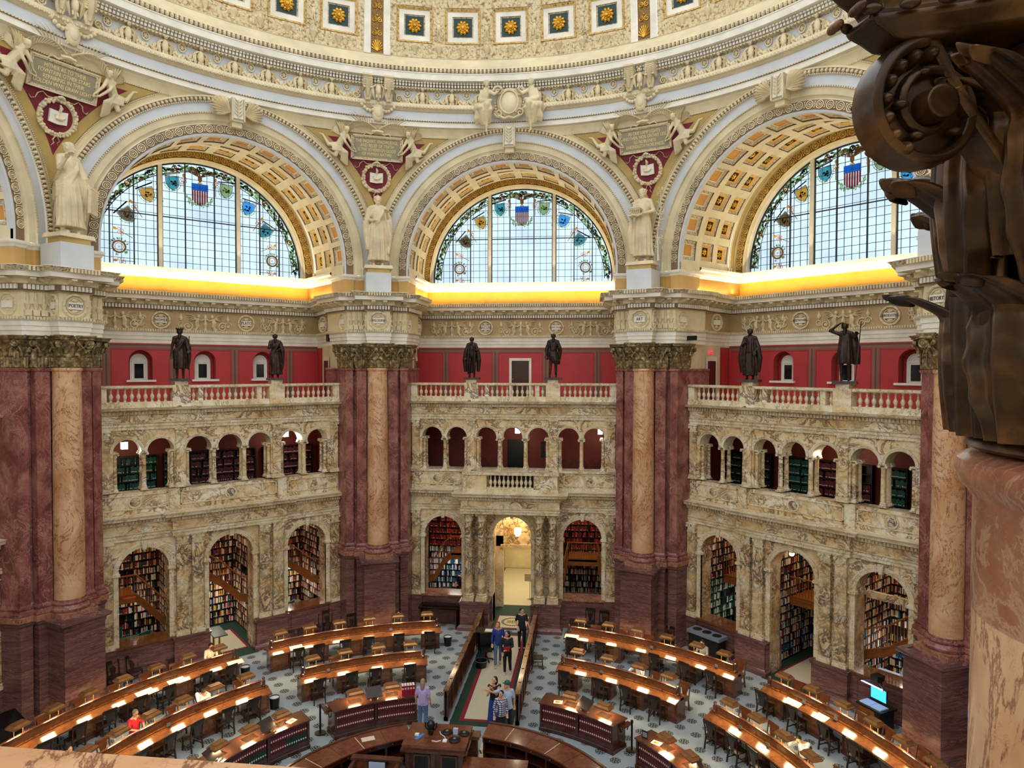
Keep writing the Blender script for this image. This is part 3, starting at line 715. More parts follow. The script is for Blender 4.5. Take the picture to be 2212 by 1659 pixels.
# pier plan (x tangential, y radial), left to right
def mirror(right): return [(-x, y) for x, y in reversed(right)]+right
R2 = lambda u, v: (-abs(u)*cos(rad(22.5))+v*sin(rad(22.5)), abs(u)*sin(rad(22.5))+v*cos(rad(22.5)))   # point of the right hand bay, pier frame
SHAFT = mirror([(.5, 16.35), (.5, 16.12), (.95, 16.16), (.97, 16.5), (1.08, 16.54), (1.10, 16.36), (1.43, 16.38), (1.74, 17.19), (2.3, 18.5)])
PEDB = mirror([(.70, 15.06), (.70, 16.3)])
m = MB()
pp = [(.30, -.66), (.30, -.46), (.24, -.42), (.2, -.3), (.17, -.28), (.17, 2.72), (.2, 2.76), (.2, 2.86), (.3, 2.92), (.34, 2.96), (.34, 3.04), (.1, 3.07)]
def block(mb, x, y0, prof, mats): mb.sweep([(-x, 16.6), (-x, y0), (x, y0), (x, 16.6)], prof, mats)
m.sweep(SHAFT, [((o-.12)*.45, z) for o, z in pp], 'brown_marble')
block(m, .53, 15.23, pp, 'brown_marble'); m.mat('brown_marble').box(-.8, .8, 14.95, 16.5, 3.0, 3.05)
PED = m
m = MB(); base = [(.08, 3.0), (.2, 3.05), (.2, 3.24), (.17, 3.25), (.19, 3.31), (.17, 3.37), (.1, 3.39), (.07, 3.44), (.1, 3.49), (.1, 3.53), (.04, 3.55), (0, 3.62)]
m.sweep(SHAFT, [(o*.75, z) for o, z in base], ['brown_marble', 'rust_marble', 'rust_marble']+['red_marble']*8)
m.sweep(SHAFT, [(0, 3.6), (0, 11.72)], 'red_marble'); m.sweep(SHAFT, [(0, 11.7), (.05, 11.74), (.06, 11.8), (.02, 11.84)], 'red_marble')
PSH = m
# leaf based capitals
def leaf(mb, M, w, h, curl=.16, nx=6, nz=8, lobes=3.5, th=.018):
    mb.push(M); vs = []
    for side in (0, 1):
        for j in range(nz+1):
            t = j/nz; width = w*(.62+.5*sin(pi*min(1, t*1.05)))*(1-.55*max(0, t-.7)/.3)*(1-.14*abs(sin(pi*lobes*t)))
            if t <= .72: y = -.02-.1*curl*sin(pi*t); z = h*t*1.08
            else:
                q = (t-.72)/.28; y = -.02-curl*.3*0-curl*sin(q*pi*.62); z = h*.78+h*.2*sin(q*pi*.75)
            for i in range(nx+1):
                s = 2*i/nx-1
                rib = .03*w*(1-abs(s))*2+.016*cos(s*pi*3)
                vs.append((s*width/2, y-rib+.06*w*s*s+(th if side else 0), z-.05*h*abs(s)*t))
    k = (nx+1)*(nz+1); fs = []
    for j in range(nz):
        for i in range(nx):
            a = j*(nx+1)+i; fs.append((a, a+1, a+nx+2, a+nx+1)); fs.append((k+a, k+a+nx+1, k+a+nx+2, k+a+1))
    for j in range(nz):
        a = j*(nx+1); fs.append((a, a+nx+1, k+a+nx+1, k+a)); b = a+nx; fs.append((b, k+b, k+b+nx+1, b+nx+1))
    a = nz*(nx+1); fs += [(a+i, a+i+1, k+a+i+1, k+a+i) for i in range(nx)]
    mb.add(vs, fs); mb.pop()
VS = 18
def volute(mb, M, r=.16, wid=.1, start=(-.46, -.3), turns=1.9, hand=1, th=.022, boss=True, n=44):
    "ribbon in the x-z plane rising from start and curling into a spiral round the origin; width along y"
    mb.push(M); pts = []
    for i in range(9):
        t = i/9; pts.append((start[0]+(0-start[0])*t+.05*sin(pi*t), start[1]+(r-start[1])*(t**.6)))
    for i in range(n+1):
        f = i/n; a = pi/2-2*pi*turns*f*1; q = r*(1-.82*f); pts.append((q*cos(a), q*sin(a)))
    vs = []; L = len(pts)
    for i, (x, z) in enumerate(pts):
        a = Vector(pts[max(0, i-1)]); b = Vector(pts[min(L-1, i+1)]); d = (b-a).normalized(); nn = Vector((-d.y, d.x)); tt = th*(1-.5*i/L)
        w = wid*(1 if i < 12 else 1-.25*(i-12)/L)
        for oy, on in ((-w/2, -1), (w/2, -1), (w/2, 1), (-w/2, 1)):
            vs.append((x+nn.x*tt*on, oy, z+nn.y*tt*on))
    mb.add(vs, [(i*4+k, i*4+(k+1) % 4, (i+1)*4+(k+1) % 4, (i+1)*4+k) for i in range(L-1) for k in range(4)])
    # recessed web behind the ribbon
    mb.push(RX(pi/2)); mb.lathe([(r*.93, -wid*.22), (r*.93, wid*.22)], VS)
    if boss:
        mb.lathe([(r*.3, -wid*.62), (r*.22, -wid*.66), (r*.3, wid*.0), (r*.3, wid*.62), (r*.24, wid*.72), (r*.05, wid*.76)], VS)
        for k in range(5):
            for yy in (-1, 1): mb.ball((r*.52*cos(1.3*k), r*.52*sin(1.3*k), yy*wid*.3), (r*.17, r*.1, wid*.16), 6, 4)
    mb.pop(); mb.pop()
def column_capital(hi=False):
    global VS; VS = 40 if hi else 18
    m = MB('near_bronze' if hi else 'bronze_capital'); nx, nz = (16, 26) if hi else (4, 7)
    m.lathe([(.46, 0), (.48, .02), (.46, .05), (.43, .07), (.43, .5), (.48, .8), (.58, .95), (.6, .98)], 32 if hi else 20)
    for tier, (h, off, cnt, cu) in enumerate(((.42, 0, 8, .17), (.72, .5, 8, .2))):
        for k in range(cnt):
            a = 2*pi*(k+off)/cnt; R = .46+.01*(1-tier)
            leaf(m, RZ(a) @ T((0, -R, .05)), .34 if tier == 0 else .32, h, cu, nx, nz, 4.5 if hi else 3.5)
    for k in range(4):
        a = pi/2*k+pi/4; m.push(RZ(a))
        volute(m, T((.74, 0, .83)), .15, .12 if hi else .13, (-.32, -.36), 1.9, n=110 if hi else 26)
        if not hi: m.tube([(.5, 0, .45), (.62, 0, .62), (.78, 0, .66)], [.05, .06, .02], 6)
        if hi:
            for q in range(11): t_ = 2.6-.36*q; m.ball((.74+.118*cos(t_), 0, .83+.118*sin(t_)), (.022, .07, .022), 10, 6)
        m.pop()
        for s in (-1, 1) if not hi else ():
            a2 = pi/2*k; m.push(RZ(a2) @ T((0, -.6, .84))); volute(m, T((s*.12, .03, 0)) @ (S3(1, 1, 1) if s > 0 else S3(-1, 1, 1)) @ S3(-1, 1, 1), .075, .06, (-.02-.22, -.3), 1.5, boss=False, n=20); m.pop()
    if hi:
        for k in range(8): leaf(m, RZ(pi/4*k) @ T((0, -.5, .5)), .26, .42, .2, nx, nz, 4.5)
        for k in range(4):
            for s in (-1, 1): leaf(m, RZ(pi/2*k+pi/4+pi/2+s*.22) @ T((0, -.52, .42)), .2, .5, .26, nx, nz, 4.5)
    # abacus with hollow sides
    out = []
    for k in range(4):
        a = pi/2*k; c = Vector((cos(a-pi/4), sin(a-pi/4)))*(1.0 if hi else .99); d = Vector((cos(a+pi/4), sin(a+pi/4)))*(1.0 if hi else .99)
        t1 = (d-c).normalized(); out += [c+t1*.1]
        for j in range(1, 20 if hi else 8):
            q = j/(20 if hi else 8); p = c+(d-c)*q; n = Vector((cos(a), sin(a))); out.append(p-n*(.17*sin(pi*q)))
        out += [d-t1*.1]
    N_ = len(out); prof = [(.86, .97), (.9, .975), (.93, 1.0), (.97, 1.01), (.97, 1.03), (.93, 1.04), (.94, 1.06), (.98, 1.08), (1.03, 1.12), (1.035, 1.14), (1.03, 1.16)]
    vs = [(p.x*s, p.y*s, z) for s, z in prof for p in out]
    m.add(vs, [(j*N_+i, j*N_+(i+1) % N_, (j+1)*N_+(i+1) % N_, (j+1)*N_+i) for j in range(len(prof)-1) for i in range(N_)]+[tuple(range(N_-1, -1, -1)), tuple((len(prof)-1)*N_+i for i in range(N_))])
    for k in range(4):
        m.push(RZ(pi/2*k) @ T((0, -.7, 1.06)) @ RX(pi/2)); 
        for q in range(6): m.push(RZ(q*pi/3)); m.ball((.06, 0, 0), (.05, .035, .04), 6, 4); m.pop()
        m.ball((0, 0, .03), .04, 6, 4); m.pop()
    if hi:       # bead and reel under the abacus edge
        for i in range(N_):
            a, b = out[i], out[(i+1) % N_]; L = (b-a).length; k = max(1, int(L/.06))
            for q in range(k):
                p = a+(b-a)*((q+.5)/k); d = (b-a).normalized(); m.push(T((p.x*1.0, p.y*1.0, 1.035)) @ RZ(atan2(d.y, d.x))); m.ball((0, 0, 0), (.026, .013, .013), 8, 5); m.pop()
    return m
def pilaster_capital(path):
    m = MB('bronze_capital')
    m.sweep(path, [(.02, 11.84), (.04, 11.86), (.0, 11.9), (.0, 12.4), (.04, 12.6), (.1, 12.78), (.1, 12.8), (.3, 12.83), (.26, 12.86), (.34, 12.95), (.0, 12.96)])
    for i in range(len(path)-1):
        a, b = Vector(path[i]), Vector(path[i+1]); L = (b-a).length
        if L < .3 or L > 1.5: continue
        d = (b-a)/L; k = max(1, round(L/.2)); ang = atan2(d.y, d.x)
        for tier, h in ((0, .42), (1, .7)):
            for j in range(k+(1 if tier else 0)):
                c = a+d*(L*((j+.5)/k if not tier else j/k)); leaf(m, T((c.x, c.y, 11.87)) @ RZ(ang) @ T((0, -.01+.01*tier, 0)), L/k*.98, h, .14+.04*tier, 4, 7)
        for e, s in ((a, -1), (b, 1)):
            volute(m, T((e.x, e.y, 12.68)) @ RZ(ang) @ T((s*.12, -.14, 0)) @ S3(s, 1, 1), .12, .1, (-.2, -.3), 1.7, n=22)
        m.push(T(((a+b)/2).to_3d()) @ RZ(ang) @ T((0, -.28, 12.9))); m.ball((0, 0, 0), (.07, .05, .08), 6, 4); m.pop()
    return m
PCAP = pilaster_capital(SHAFT[0:-1][1:]); CCAP = column_capital()
# entablature breaking round the pier
EP = mirror([(.52, 15.45), (.52, 15.98), (1.36, 16.14), (1.74, 17.0), (2.2, 18.1)])
PE = entab(EP, 'pier'); PMOD = modillions(EP, .42)
m = MB('stucco')
def candel(mb, x, y, ang=0.):
    mb.push(T((x, y, 13.62)) @ RZ(ang)); mb.box(-.1, .1, -.09, .05, 0, .2); mb.lathe([(.05, .2), (.09, .34), (.11, .42), (.05, .46), (.04, .5), (.06, .58), (.03, .76), (.05, .8)], 8); mb.pop()
for s in (-1, 1):
    for k in range(3):
        t = (k+.7)/3.4; candel(m, s*(.56+.8*t), 15.96+.16*t, s*.19)
CAND = m
ATT = mirror([R2(6.42, 15.6), R2(5.72, 15.6), R2(5.72, 15.75), R2(5.36, 15.75), R2(5.36, 15.66), R2(4.9, 15.66), R2(4.9, 17.12), R2(5.1, 17.12), R2(5.1, 20.6)])
m = MB(); m.sweep(ATT, [(0, 15.2), (0, 15.96), (.03, 15.98), (.05, 16.04), (.12, 16.1), (.13, 16.17), (.05, 16.21), (-.1, 16.22)], ['ochre']+['ivory']*6)
ATTM = m
PLAQ = {-22.5: 'PHILOSOPHY', 22.5: 'ART', -67.5: 'POETRY', 67.5: 'HISTORY'}
col0 = None
for nm, ph in PIERS:
    root = empty('wall_pier_'+nm, (0, 0, 0), -rad(ph), kind='structure')
    child('ped', PED, 'pier_pedestal', root, 30); child('psh', PSH, 'pier_shaft', root, 30); child('pcap', PCAP, 'pilaster_capital', root, 50)
    child('pe', PE, 'pier_entablature', root); child('pmod', PMOD, 'modillions', root); child('cand', CAND, 'candelabrum_reliefs', root, 50)
    child('att', ATTM, 'attic', root); child('pend', PEND, 'pendentive', root, 60); child('beadp', BEADP, 'bead_edging', root)
    o = child('med', MEDM, 'name_medallion', root); o.location = (0, 15.42, 14.01); o.scale = (1.05, 1, 1.05)
    text(PLAQ[ph], .17 if len(PLAQ[ph]) > 5 else .2, T((0, 15.36, 14.01)) @ FACE, 'stripe_dark', root, sx=.62 if len(PLAQ[ph]) > 8 else .8)
    for s in (-1, 1):
        o = child('med', MEDM, 'name_medallion', root); o.location = (s*.55, 15.72, 14.01); o.rotation_euler = (0, 0, s*pi/2); o.scale = (.6, 1, 1)
        x, y = s*1.56, 16.6; o = child('med', MEDM, 'name_medallion', root); o.location = (x, y, 14.01); o.rotation_euler = (0, 0, s*rad(66)); o.scale = (.85, 1, 1)
    # engaged column
    if col0 is None:
        col0 = empty('marble_column', label='x', cat='column'); c = MB('rust_marble')
        c.push(T((0, 0, 3.05))); c.box(-.63, .63, -.63, .63, 0, .19); c.mat('red_marble')
        c.lathe([(.62, .19), (.65, .23), (.65, .29), (.61, .33), (.55, .36), (.53, .4), (.55, .43), (.57, .46), (.56, .5), (.5, .53), (.495, .6)], 40); c.pop(); c.build('column_base', col0, 40)
        c = MB('siena_marble'); c.lathe([(.493, 3.62), (.49, 6.), (.475, 8.5), (.452, 11.5), (.452, 11.7), (.49, 11.74), (.5, 11.78), (.48, 11.84)], 48); c.build('shaft', col0, 40)
        CCAP.push(Matrix()); o = CCAP.build('capital', col0, 55); o.location = (0, 0, 11.83)
        c = col0
    else: c = dup(col0)
    c.location = PF(ph, 0, 16); c.rotation_euler = (0, 0, -rad(ph))
    c['label'] = {-22.5: 'tall tan marble column under the PHILOSOPHY medallion, left of the central bay', 22.5: 'tall tan marble column under the ART medallion, right of the central bay',
                  -67.5: 'tall tan marble column under the POETRY medallion at the far left', 67.5: 'tall tan marble column under the HISTORY medallion at the right'}[ph]
    c['group'] = 'giant columns in front of the piers'
    b = MB('blue_grey'); b.box(-.56, .56, 15.22, 16.5, 15.26, 16.18)
    b.build('statue_block', root)

# --------------------------------------------------------------- drum rings and dome
def rev(mb, prof, mats, a0, a1, n=120):
    for j in range(len(prof)-1):
        (r0, z0), (r1, z1) = prof[j:j+2]; mb.mat(mats[j])
        mb.add([(r*sin(a0+(a1-a0)*i/n), r*cos(a0+(a1-a0)*i/n), z) for r, z in ((r0, z0), (r1, z1)) for i in range(n+1)], [(i, i+1, n+2+i, n+1+i) for i in range(n)])
AZ = rad(110)
drum = empty('ceiling', (0, 0, 0), 0, kind='structure')
m = MB()
rev(m, [(15.68, 22.96), (15.46, 22.98), (15.46, 23.2), (15.42, 23.21), (15.42, 23.25), (15.44, 23.26), (15.42, 23.62), (15.36, 23.64), (15.3, 23.8), (15.34, 23.98), (15.62, 24.04), (15.7, 24.06), (15.7, 24.66),
        (15.62, 24.7), (15.5, 24.76), (15.5, 24.79), (15.56, 24.8), (15.56, 24.9), (15.5, 24.91), (15.5, 25.0), (15.2, 25.02), (15.18, 25.03), (15.17, 25.29), (15.14, 25.3), (15.14, 25.34), (15.24, 25.36), (15.3, 25.58), (15.26, 25.6), (15.3, 25.66), (15.45, 25.8), (15.62, 26.0), (15.76, 26.24), (15.72, 26.26)],
    ['ivory', 'ivory', 'stucco_shade', 'stucco_shade', 'blue_grey', 'blue_grey', 'cream', 'recess_shade_light', 'cream', 'cream', 'ivory', 'blue_grey', 'relief_fine', 'relief_fine', 'ivory', 'stucco_shade', 'stucco_shade', 'ivory', 'stucco_shade', 'ivory', 'ivory', 'ivory', 'ivory', 'ivory', 'recess_shade', 'recess_shade', 'cream', 'cream', 'cream', 'cream', 'cream', 'ivory'], -AZ, AZ, 200)
m.build('drum_cornice', drum, 40)
m = MB('ivory')
def around(mb, r, z, n, fn, a0=-rad(92), a1=rad(80)):
    for i in range(n):
        a = a0+(a1-a0)*(i+.5)/n; mb.push(RZ(-a) @ T((0, r, z))); fn(mb, i, a); mb.pop()
around(m, 15.5, 24.85, 330, lambda b, i, a: b.box(-.045, .045, -.1, .05, -.05, .05)); around(m, 15.5, 24.955, 330, lambda b, i, a: b.box(-.05, .05, -.16, .05, -.035, .035))
m.mat('stucco'); around(m, 15.2, 25.46, 250, lambda b, i, a: b.ball((0, 0, 0), (.075, .1, .12), 6, 4))
m.mat('stucco'); around(m, 15.3, 23.81, 300, lambda b, i, a: b.ball((0, 0, 0), (.05, .05, .08), 5, 3)); around(m, 15.5, 24.72, 330, lambda b, i, a: b.box(-.04, .04, -.06, .05, -.03, .03))
m.mat('stucco'); around(m, 15.42, 23.23, 420, lambda b, i, a: b.box(-.03, .03, -.03, .03, -.02, .02))
m.build('dentils', drum)
def garland():
    m = MB('wreath_stucco'); w = .5; rnd = random.Random(2); m.push(S3(1.1, 1.1, 1.3))
    for i in range(17):
        t = i/8.-1; z = -.26*(1-t*t)*1.3; x = t*w; q = .085+.05*(1-t*t)
        for k in range(5): m.ball((x+rnd.uniform(-.03, .03), -.06+rnd.uniform(-.05, .0), z+rnd.uniform(-q, q)), (q*.4, q*.5, q*rnd.uniform(.3, .6)), 6, 4)
    m.mat('stucco'); m.push(T((0, -.03, .06)) @ RX(pi/2)); m.ring(.12, .025, 12); rosette(m, Matrix(), .09, 6, 'stucco', .5); m.pop()
    for s in (-1, 1):
        m.mat('stucco'); m.tube([(s*.5, -.04, .1), (s*.58, -.05, -.1), (s*.52, -.04, -.4)], [.03, .07, .02], 5, flat=.4)
        m.tube([(s*.46, -.04, .0), (s*.5, -.05, -.25), (s*.42, -.04, -.46)], [.03, .06, .015], 5, flat=.4)
    m.pop(); return m
def small_eagle(s=1.):
    m = MB('stucco'); m.push(S3(s, s, s)); m.ball((0, -.1, -.04), (.1, .09, .2), 8, 6); m.ball((0, -.16, .2), (.055, .07, .06), 8, 5); m.tube([(0, -.2, .2), (0, -.26, .17)], [.025, .006], 5)
    for k in (-1, 1):
        for q in range(4): m.tube([(k*.07, -.1, .1), (k*(.18+.02*q), -.1, .06-.03*q), (k*(.12+.03*q), -.08, -.36+.05*q)], [.05, .06, .015], 5, flat=.5)
        m.tube([(k*.05, -.1, -.2), (k*.06, -.12, -.32)], .03, 5)
    m.tube([(0, -.08, -.2), (0, -.07, -.4)], [.07, .1], 5, flat=.4); m.pop(); return m
GAR = garland(); EAG = small_eagle(1.3)
for bay in (-90, -45, 0, 45):
    for k in range(8):
        a = -17.5+5*k
        if bay == -90 and a < 0: continue
        if bay == 0 and abs(a) < 3: continue
        o = child('gar', GAR, 'fruit_garland', drum, 60); o.location = (15.68*sin(rad(bay+a)), 15.68*cos(rad(bay+a)), 24.46); o.rotation_euler = (0, 0, -rad(bay+a))
    for k in range(7):
        a = -15+5*k
        if (bay == -90 and a < 0) or (bay == 0 and a == 0): continue
        o = child('eag', EAG, 'small_eagle', drum, 60); o.location = (15.66*sin(rad(bay+a)), 15.66*cos(rad(bay+a)), 24.4); o.rotation_euler = (0, 0, -rad(bay+a))
# dome shell
def rd(z): return sqrt(max(.1, 15.78**2-(z-25.9)**2))
def SD(a, z, d):
    r = rd(z)+d; return (r*sin(a), r*cos(a), z+d*.15)
m = MB(); gold = MB('gilding')
def strip(mb, a0, a1, z0, z1, mat, d=0., n=10):
    mb.mat(mat); mb.add([SD(a, z0+(z1-z0)*i/n, d) for a in (a0, a1) for i in range(n+1)], [(i, i+1, n+2+i, n+1+i) for i in range(n)])
ROWS = [(26.9, 28.5), (29.0, 30.4)]
for rib in (-112.5, -67.5, -22.5, 22.5, 67.5, 112.5):
    r = rad(rib); w = rad(2.15); g = rad(1.05)
    for s in (-1, 1):
        a, b = sorted((r+s*g, r+s*w)); strip(m, a, b, 26.24, 31, 'ivory', -.06)
    strip(m, r-g, r+g, 26.24, 31, 'dark_gold', -.02)
    if rib == 112.5: break
    A0, A1 = r+w, r+rad(45)-w; c = (A1-A0)/5; [strip(m, A0+c*q/4-.004, A0+c*(q+1)/4+.004, 26.2, 31.2, 'relief', .3, 20) for q in range(20)]
    z = [26.24]+[q for row in ROWS for q in row]+[31]
    for j in range(len(z)-1):
        if (z[j], z[j+1]) not in ROWS: 
            for k in range(5): strip(m, A0+c*k, A0+c*(k+1), z[j], z[j+1], 'relief', 0, 3)
        else:
            for k in range(5):
                coffer(m, SD, A0+c*k, A0+c*(k+1), z[j], z[j+1], [(0, 0, 0, ''), (c*.13, .03, 0, 'relief'), (c*.135, .035, -.05, 'gilding'), (c*.18, .13, .02, 'relief_gold'), (c*.19, .15, .06, 'cream'), (c*.285, .34, .06, 'ivory'), (c*.29, .35, .12, 'relief_fine'), (c*.31, .39, .12, 'relief_fine', 'dark_green')], 4)
                if abs(rib+22.5) < 70:
                    a = A0+c*(k+.5); zc_ = (z[j]+z[j+1])/2; p = SD(a, zc_, .08)
                    rosette(gold, T(p) @ RZ(-a) @ RX(pi/2+.12), .33, 10, 'gilding', .4); rosette(gold, T(SD(a, zc_, .02)) @ RZ(-a) @ RX(pi/2+.12), .16, 8, 'gilding', .5)
m.build('dome_shell', drum, 40); gold.build('gilded_rosettes', drum, 50)
m = MB('stucco')      # arabesques between the coffers
rnd = random.Random(11)
for rib in (-67.5, -22.5, 22.5):
    A0, A1 = rad(rib+2.15), rad(rib+42.85); c = (A1-A0)/5
    def at(a, z): return T(SD(a, z, -.03)) @ RZ(-a) @ RX(.05)
    for k in range(5):
        a = A0+c*(k+.5)
        m.push(at(a, 26.62)); m.mat('stucco'); m.lathe([(.08, -.22), (.05, -.14), (.16, .02), (.2, .12), (.1, .2)], 8)
        for s in (-1, 1): 
            spiral(m, (s*.42, .05), .17, 1.6, .03, s, 14); m.tube([(s*.2, 0, .1), (s*.5, 0, .22), (s*.62, 0, -.1), (s*.75, 0, .1)], .028, 5); m.ball((s*.42, -.02, .05), .05, 5, 3); m.ball((s*.68, -.02, .14), (.05, .05, .06), 6, 4); m.ball((s*.72, -.02, -.06), (.06, .05, .12), 6, 4)
        m.pop()
        if k:
            a = A0+c*k; m.push(at(a, 27.7))
            m.mat('stucco'); m.ball((0, -.02, .14), (.07, .05, .08), 6, 4); m.ball((0, -.02, -.08), (.09, .05, .17), 6, 4)
            for s in (-1, 1): m.tube([(s*.05, 0, .02), (s*.18, 0, .1), (s*.2, 0, .3)], .03, 5); m.tube([(s*.04, 0, -.2), (s*.07, 0, -.46)], [.05, .025], 5); spiral(m, (s*.14, -.55), .1, 1.4, .02, s, 10); spiral(m, (s*.14, .5), .1, 1.4, .02, s, 10)
            m.pop(); m.push(at(a, 26.66)); m.lathe([(.06, -.3), (.04, -.2), (.14, -.02), (.17, .1), (.08, .16), (.02, .3)], 8); m.pop()
m.build('arabesque_relief', drum, 60)
m = MB('gilding')      # ornaments of the gilded ribs
for rib in (-67.5, -22.5, 22.5):
    a = rad(rib)
    for j in range(7):
        m.push(T(SD(a, 27.15+j*.58, -.05)) @ RZ(-a) @ RX(.05))
        for s in (-1, 1): spiral(m, (s*.13, 0), .12, 1.5, .028, s, 12, pi*.5)
        m.ball((0, 0, .2), .05, 6, 4); m.pop()
    m.push(T(SD(a, 26.6, -.05)) @ RZ(-a) @ RX(.05))
    for q in range(9):
        b = pi*(q+.5)/9; m.tube([(0, 0, -.22), (.26*cos(b), 0, -.16+.42*sin(b))], [.012, .04], 5)
    m.pop()
m.build('rib_ornament', drum, 60)
# consoles, eagles and cartouches over the piers
m = MB('stucco')
for s in (-1, 1):
    x = s*.47
    m.mat('cream').box(x-.2, x+.2, -.42, .1, 24.4, 25.0); m.mat('cream').box(x-.22, x+.22, -.5, .1, 24.92, 25.0)
    m.mat('stucco'); m.tube([(x, -.42, 24.7), (x, -.42, 24.4), (x, -.3, 24.05)], [.2, .16, .1], 8, flat=.6)
    for q in range(6): m.mat('stucco').box(x-.19, x+.19, -.46, -.4, 24.5+q*.075, 24.54+q*.075)
    leaf(m, T((x, -.26, 23.9)), .34, .55, .22)
    spiral(m, (s*.95, 24.2), .16, 1.6, .035, s, 14, y=0.); spiral(m, (s*1.2, 24.12), .1, 1.6, .025, -s, 12, y=0.)
m.mat('cream').box(-.75, .75, -.14, .1, 23.76, 23.92)
for i in range(13):       # swag under the consoles
    t = i/12*2-1; x = t*.72; z = 23.72-.24*sin(pi*abs(t))
    if abs(x) > .2: m.mat('wreath_stucco').ball((x, -.14, z), .085, 6, 4)
m.mat('stucco'); m.push(T((0, -.12, 23.42)))
m.ball((0, 0, 0), (.27, .1, .4), 12, 8); m.push(RX(pi/2)); m.ring(.2, .03, 16); m.pop(); m.mat('cream').ball((0, -.05, 0), (.17, .09, .24), 12, 8)
m.mat('stucco')
for s in (-1, 1): spiral(m, (s*.22, .34), .1, 1.3, .035, s, 10); spiral(m, (s*.2, -.34), .08, 1.3, .03, -s, 10)
m.pop(); CONS = m
EAG2 = small_eagle(1.35)
for nm, ph in PIERS:
    if ph > 60: continue
    o = child('cons', CONS, 'console_pair', drum, 50); o.location = PF(ph, 0, 15.45); o.rotation_euler = (0, 0, -rad(ph))
    o = child('eag2', EAG2, 'console_eagle', drum, 60); o.location = PF(ph, 0, 15.32, 24.45); o.rotation_euler = (0, 0, -rad(ph))
# keystones of the arches
m = MB('cream'); m.box(-.26, .26, 15.2, 15.8, 22.0, 22.93)
m.mat('ivory').box(-.2, .2, 15.12, 15.2, 22.1, 22.9); m.mat('stucco')
for s in (-1, 1):
    for q in range(5): m.tube([(s*.02, 15.08, 22.2+q*.14), (s*.1, 15.06, 22.26+q*.14), (s*.17, 15.08, 22.36+q*.14)], [.03, .04, .015], 5, flat=.6)
    m.box(s*.24-.025, s*.24+.025, 15.08, 15.2, 22.0, 22.93)
m.mat('stucco').tube([(0, 15.08, 22.1), (0, 15.06, 22.85)], .02, 5); m.mat('cream').box(-.2, .2, 15.3, 15.75, 21.8, 22.05)
KEY = m
m = MB('stucco')
for s in (-1, 1):
    for q in range(9):
        a = -.5+q*.2; L = .95-.05*abs(q-5)
        m.tube([(s*.28, 15.3, 22.35), (s*(.28+.5*L*cos(a)), 15.16, 22.35+.5*L*sin(a)), (s*(.28+.8*L*cos(a+.1)), 15.18, 22.35+L*.8*sin(a+.1)*.9), (s*(.28+L*cos(a+.15)), 15.28, 22.35+L*sin(a+.15)*.8)], [.045, .11, .09, .01], 6, flat=.5)
LEAVES = m
for th in (-45, 0, 45):
    child('key', KEY, 'keystone', ROOTS[th])
    if th: child('lvs', LEAVES, 'laurel_sprays', ROOTS[th], 60)
YM, YP, PM, BM = 'yellow_marble', 'yellow_marble_pilaster', 'pale_marble', 'brown_marble'
def colonnette(mb, x, y, z0, z1, r, mat=YM):
    mb.push(T((x, y, 0))); mb.mat(PM).box(-r*1.45, r*1.45, -r*1.45, r*1.45, z0, z0+r*.5)
    mb.lathe([(r*1.4, z0+r*.5), (r*1.45, z0+r*.8), (r*1.15, z0+r*1.2), (r*1.25, z0+r*1.5), (r, z0+r*1.8)], 12)
    mb.mat(mat).lathe([(r, z0+r*1.8), (r*.86, z1-r*2.2)], 14, cap=False)
    mb.mat(PM).lathe([(r*.86, z1-r*2.2), (r*1.05, z1-r*2.1), (r*.9, z1-r*1.9), (r*1.25, z1-r*1.2)], 12)
    for s in (-1, 1):
        mb.push(T((s*r*1.35, 0, z1-r*1.1)) @ RX(pi/2)); mb.lathe([(r*.55, -r*1.2), (r*.55, r*1.2)], 8); mb.pop()
    mb.box(-r*1.5, r*1.5, -r*1.4, r*1.4, z1-r*.7, z1); mb.pop()
def pilaster(mb, x, w, y0, y1, z0, z1, mat=YP, base=.22, cap=.42, leafy=True):
    mb.mat(PM).box(x-w/2-.05, x+w/2+.05, y0-.05, y1, z0, z0+base*.5); mb.box(x-w/2-.03, x+w/2+.03, y0-.03, y1, z0+base*.5, z0+base)
    mb.mat(mat).box(x-w/2, x+w/2, y0, y1, z0+base, z1-cap); mb.mat(PM).box(x-w/2-.02, x+w/2+.02, y0-.02, y1, z1-cap, z1-cap+.04)
    mb.mat(mat if leafy else PM).box(x-w/2, x+w/2, y0, y1, z1-cap, z1-.06); mb.mat(PM)
    if leafy:
        for k in range(3): leaf(mb, T((x-w/2+w*(k+.5)/3, y0, z1-cap+.04)), w/3, cap*.55, .06, 4, 5)
        for s in (-1, 1): leaf(mb, T((x+s*w*.22, y0, z1-cap+.06)), w/3, cap*.8, .08, 4, 5); mb.push(T((x+s*w*.42, y0-.03, z1-.14)) @ RX(pi/2)); mb.lathe([(.06, -.04), (.06, .05)], 8); mb.pop()
    mb.box(x-w/2-.06, x+w/2+.06, y0-.06, y1, z1-.07, z1)
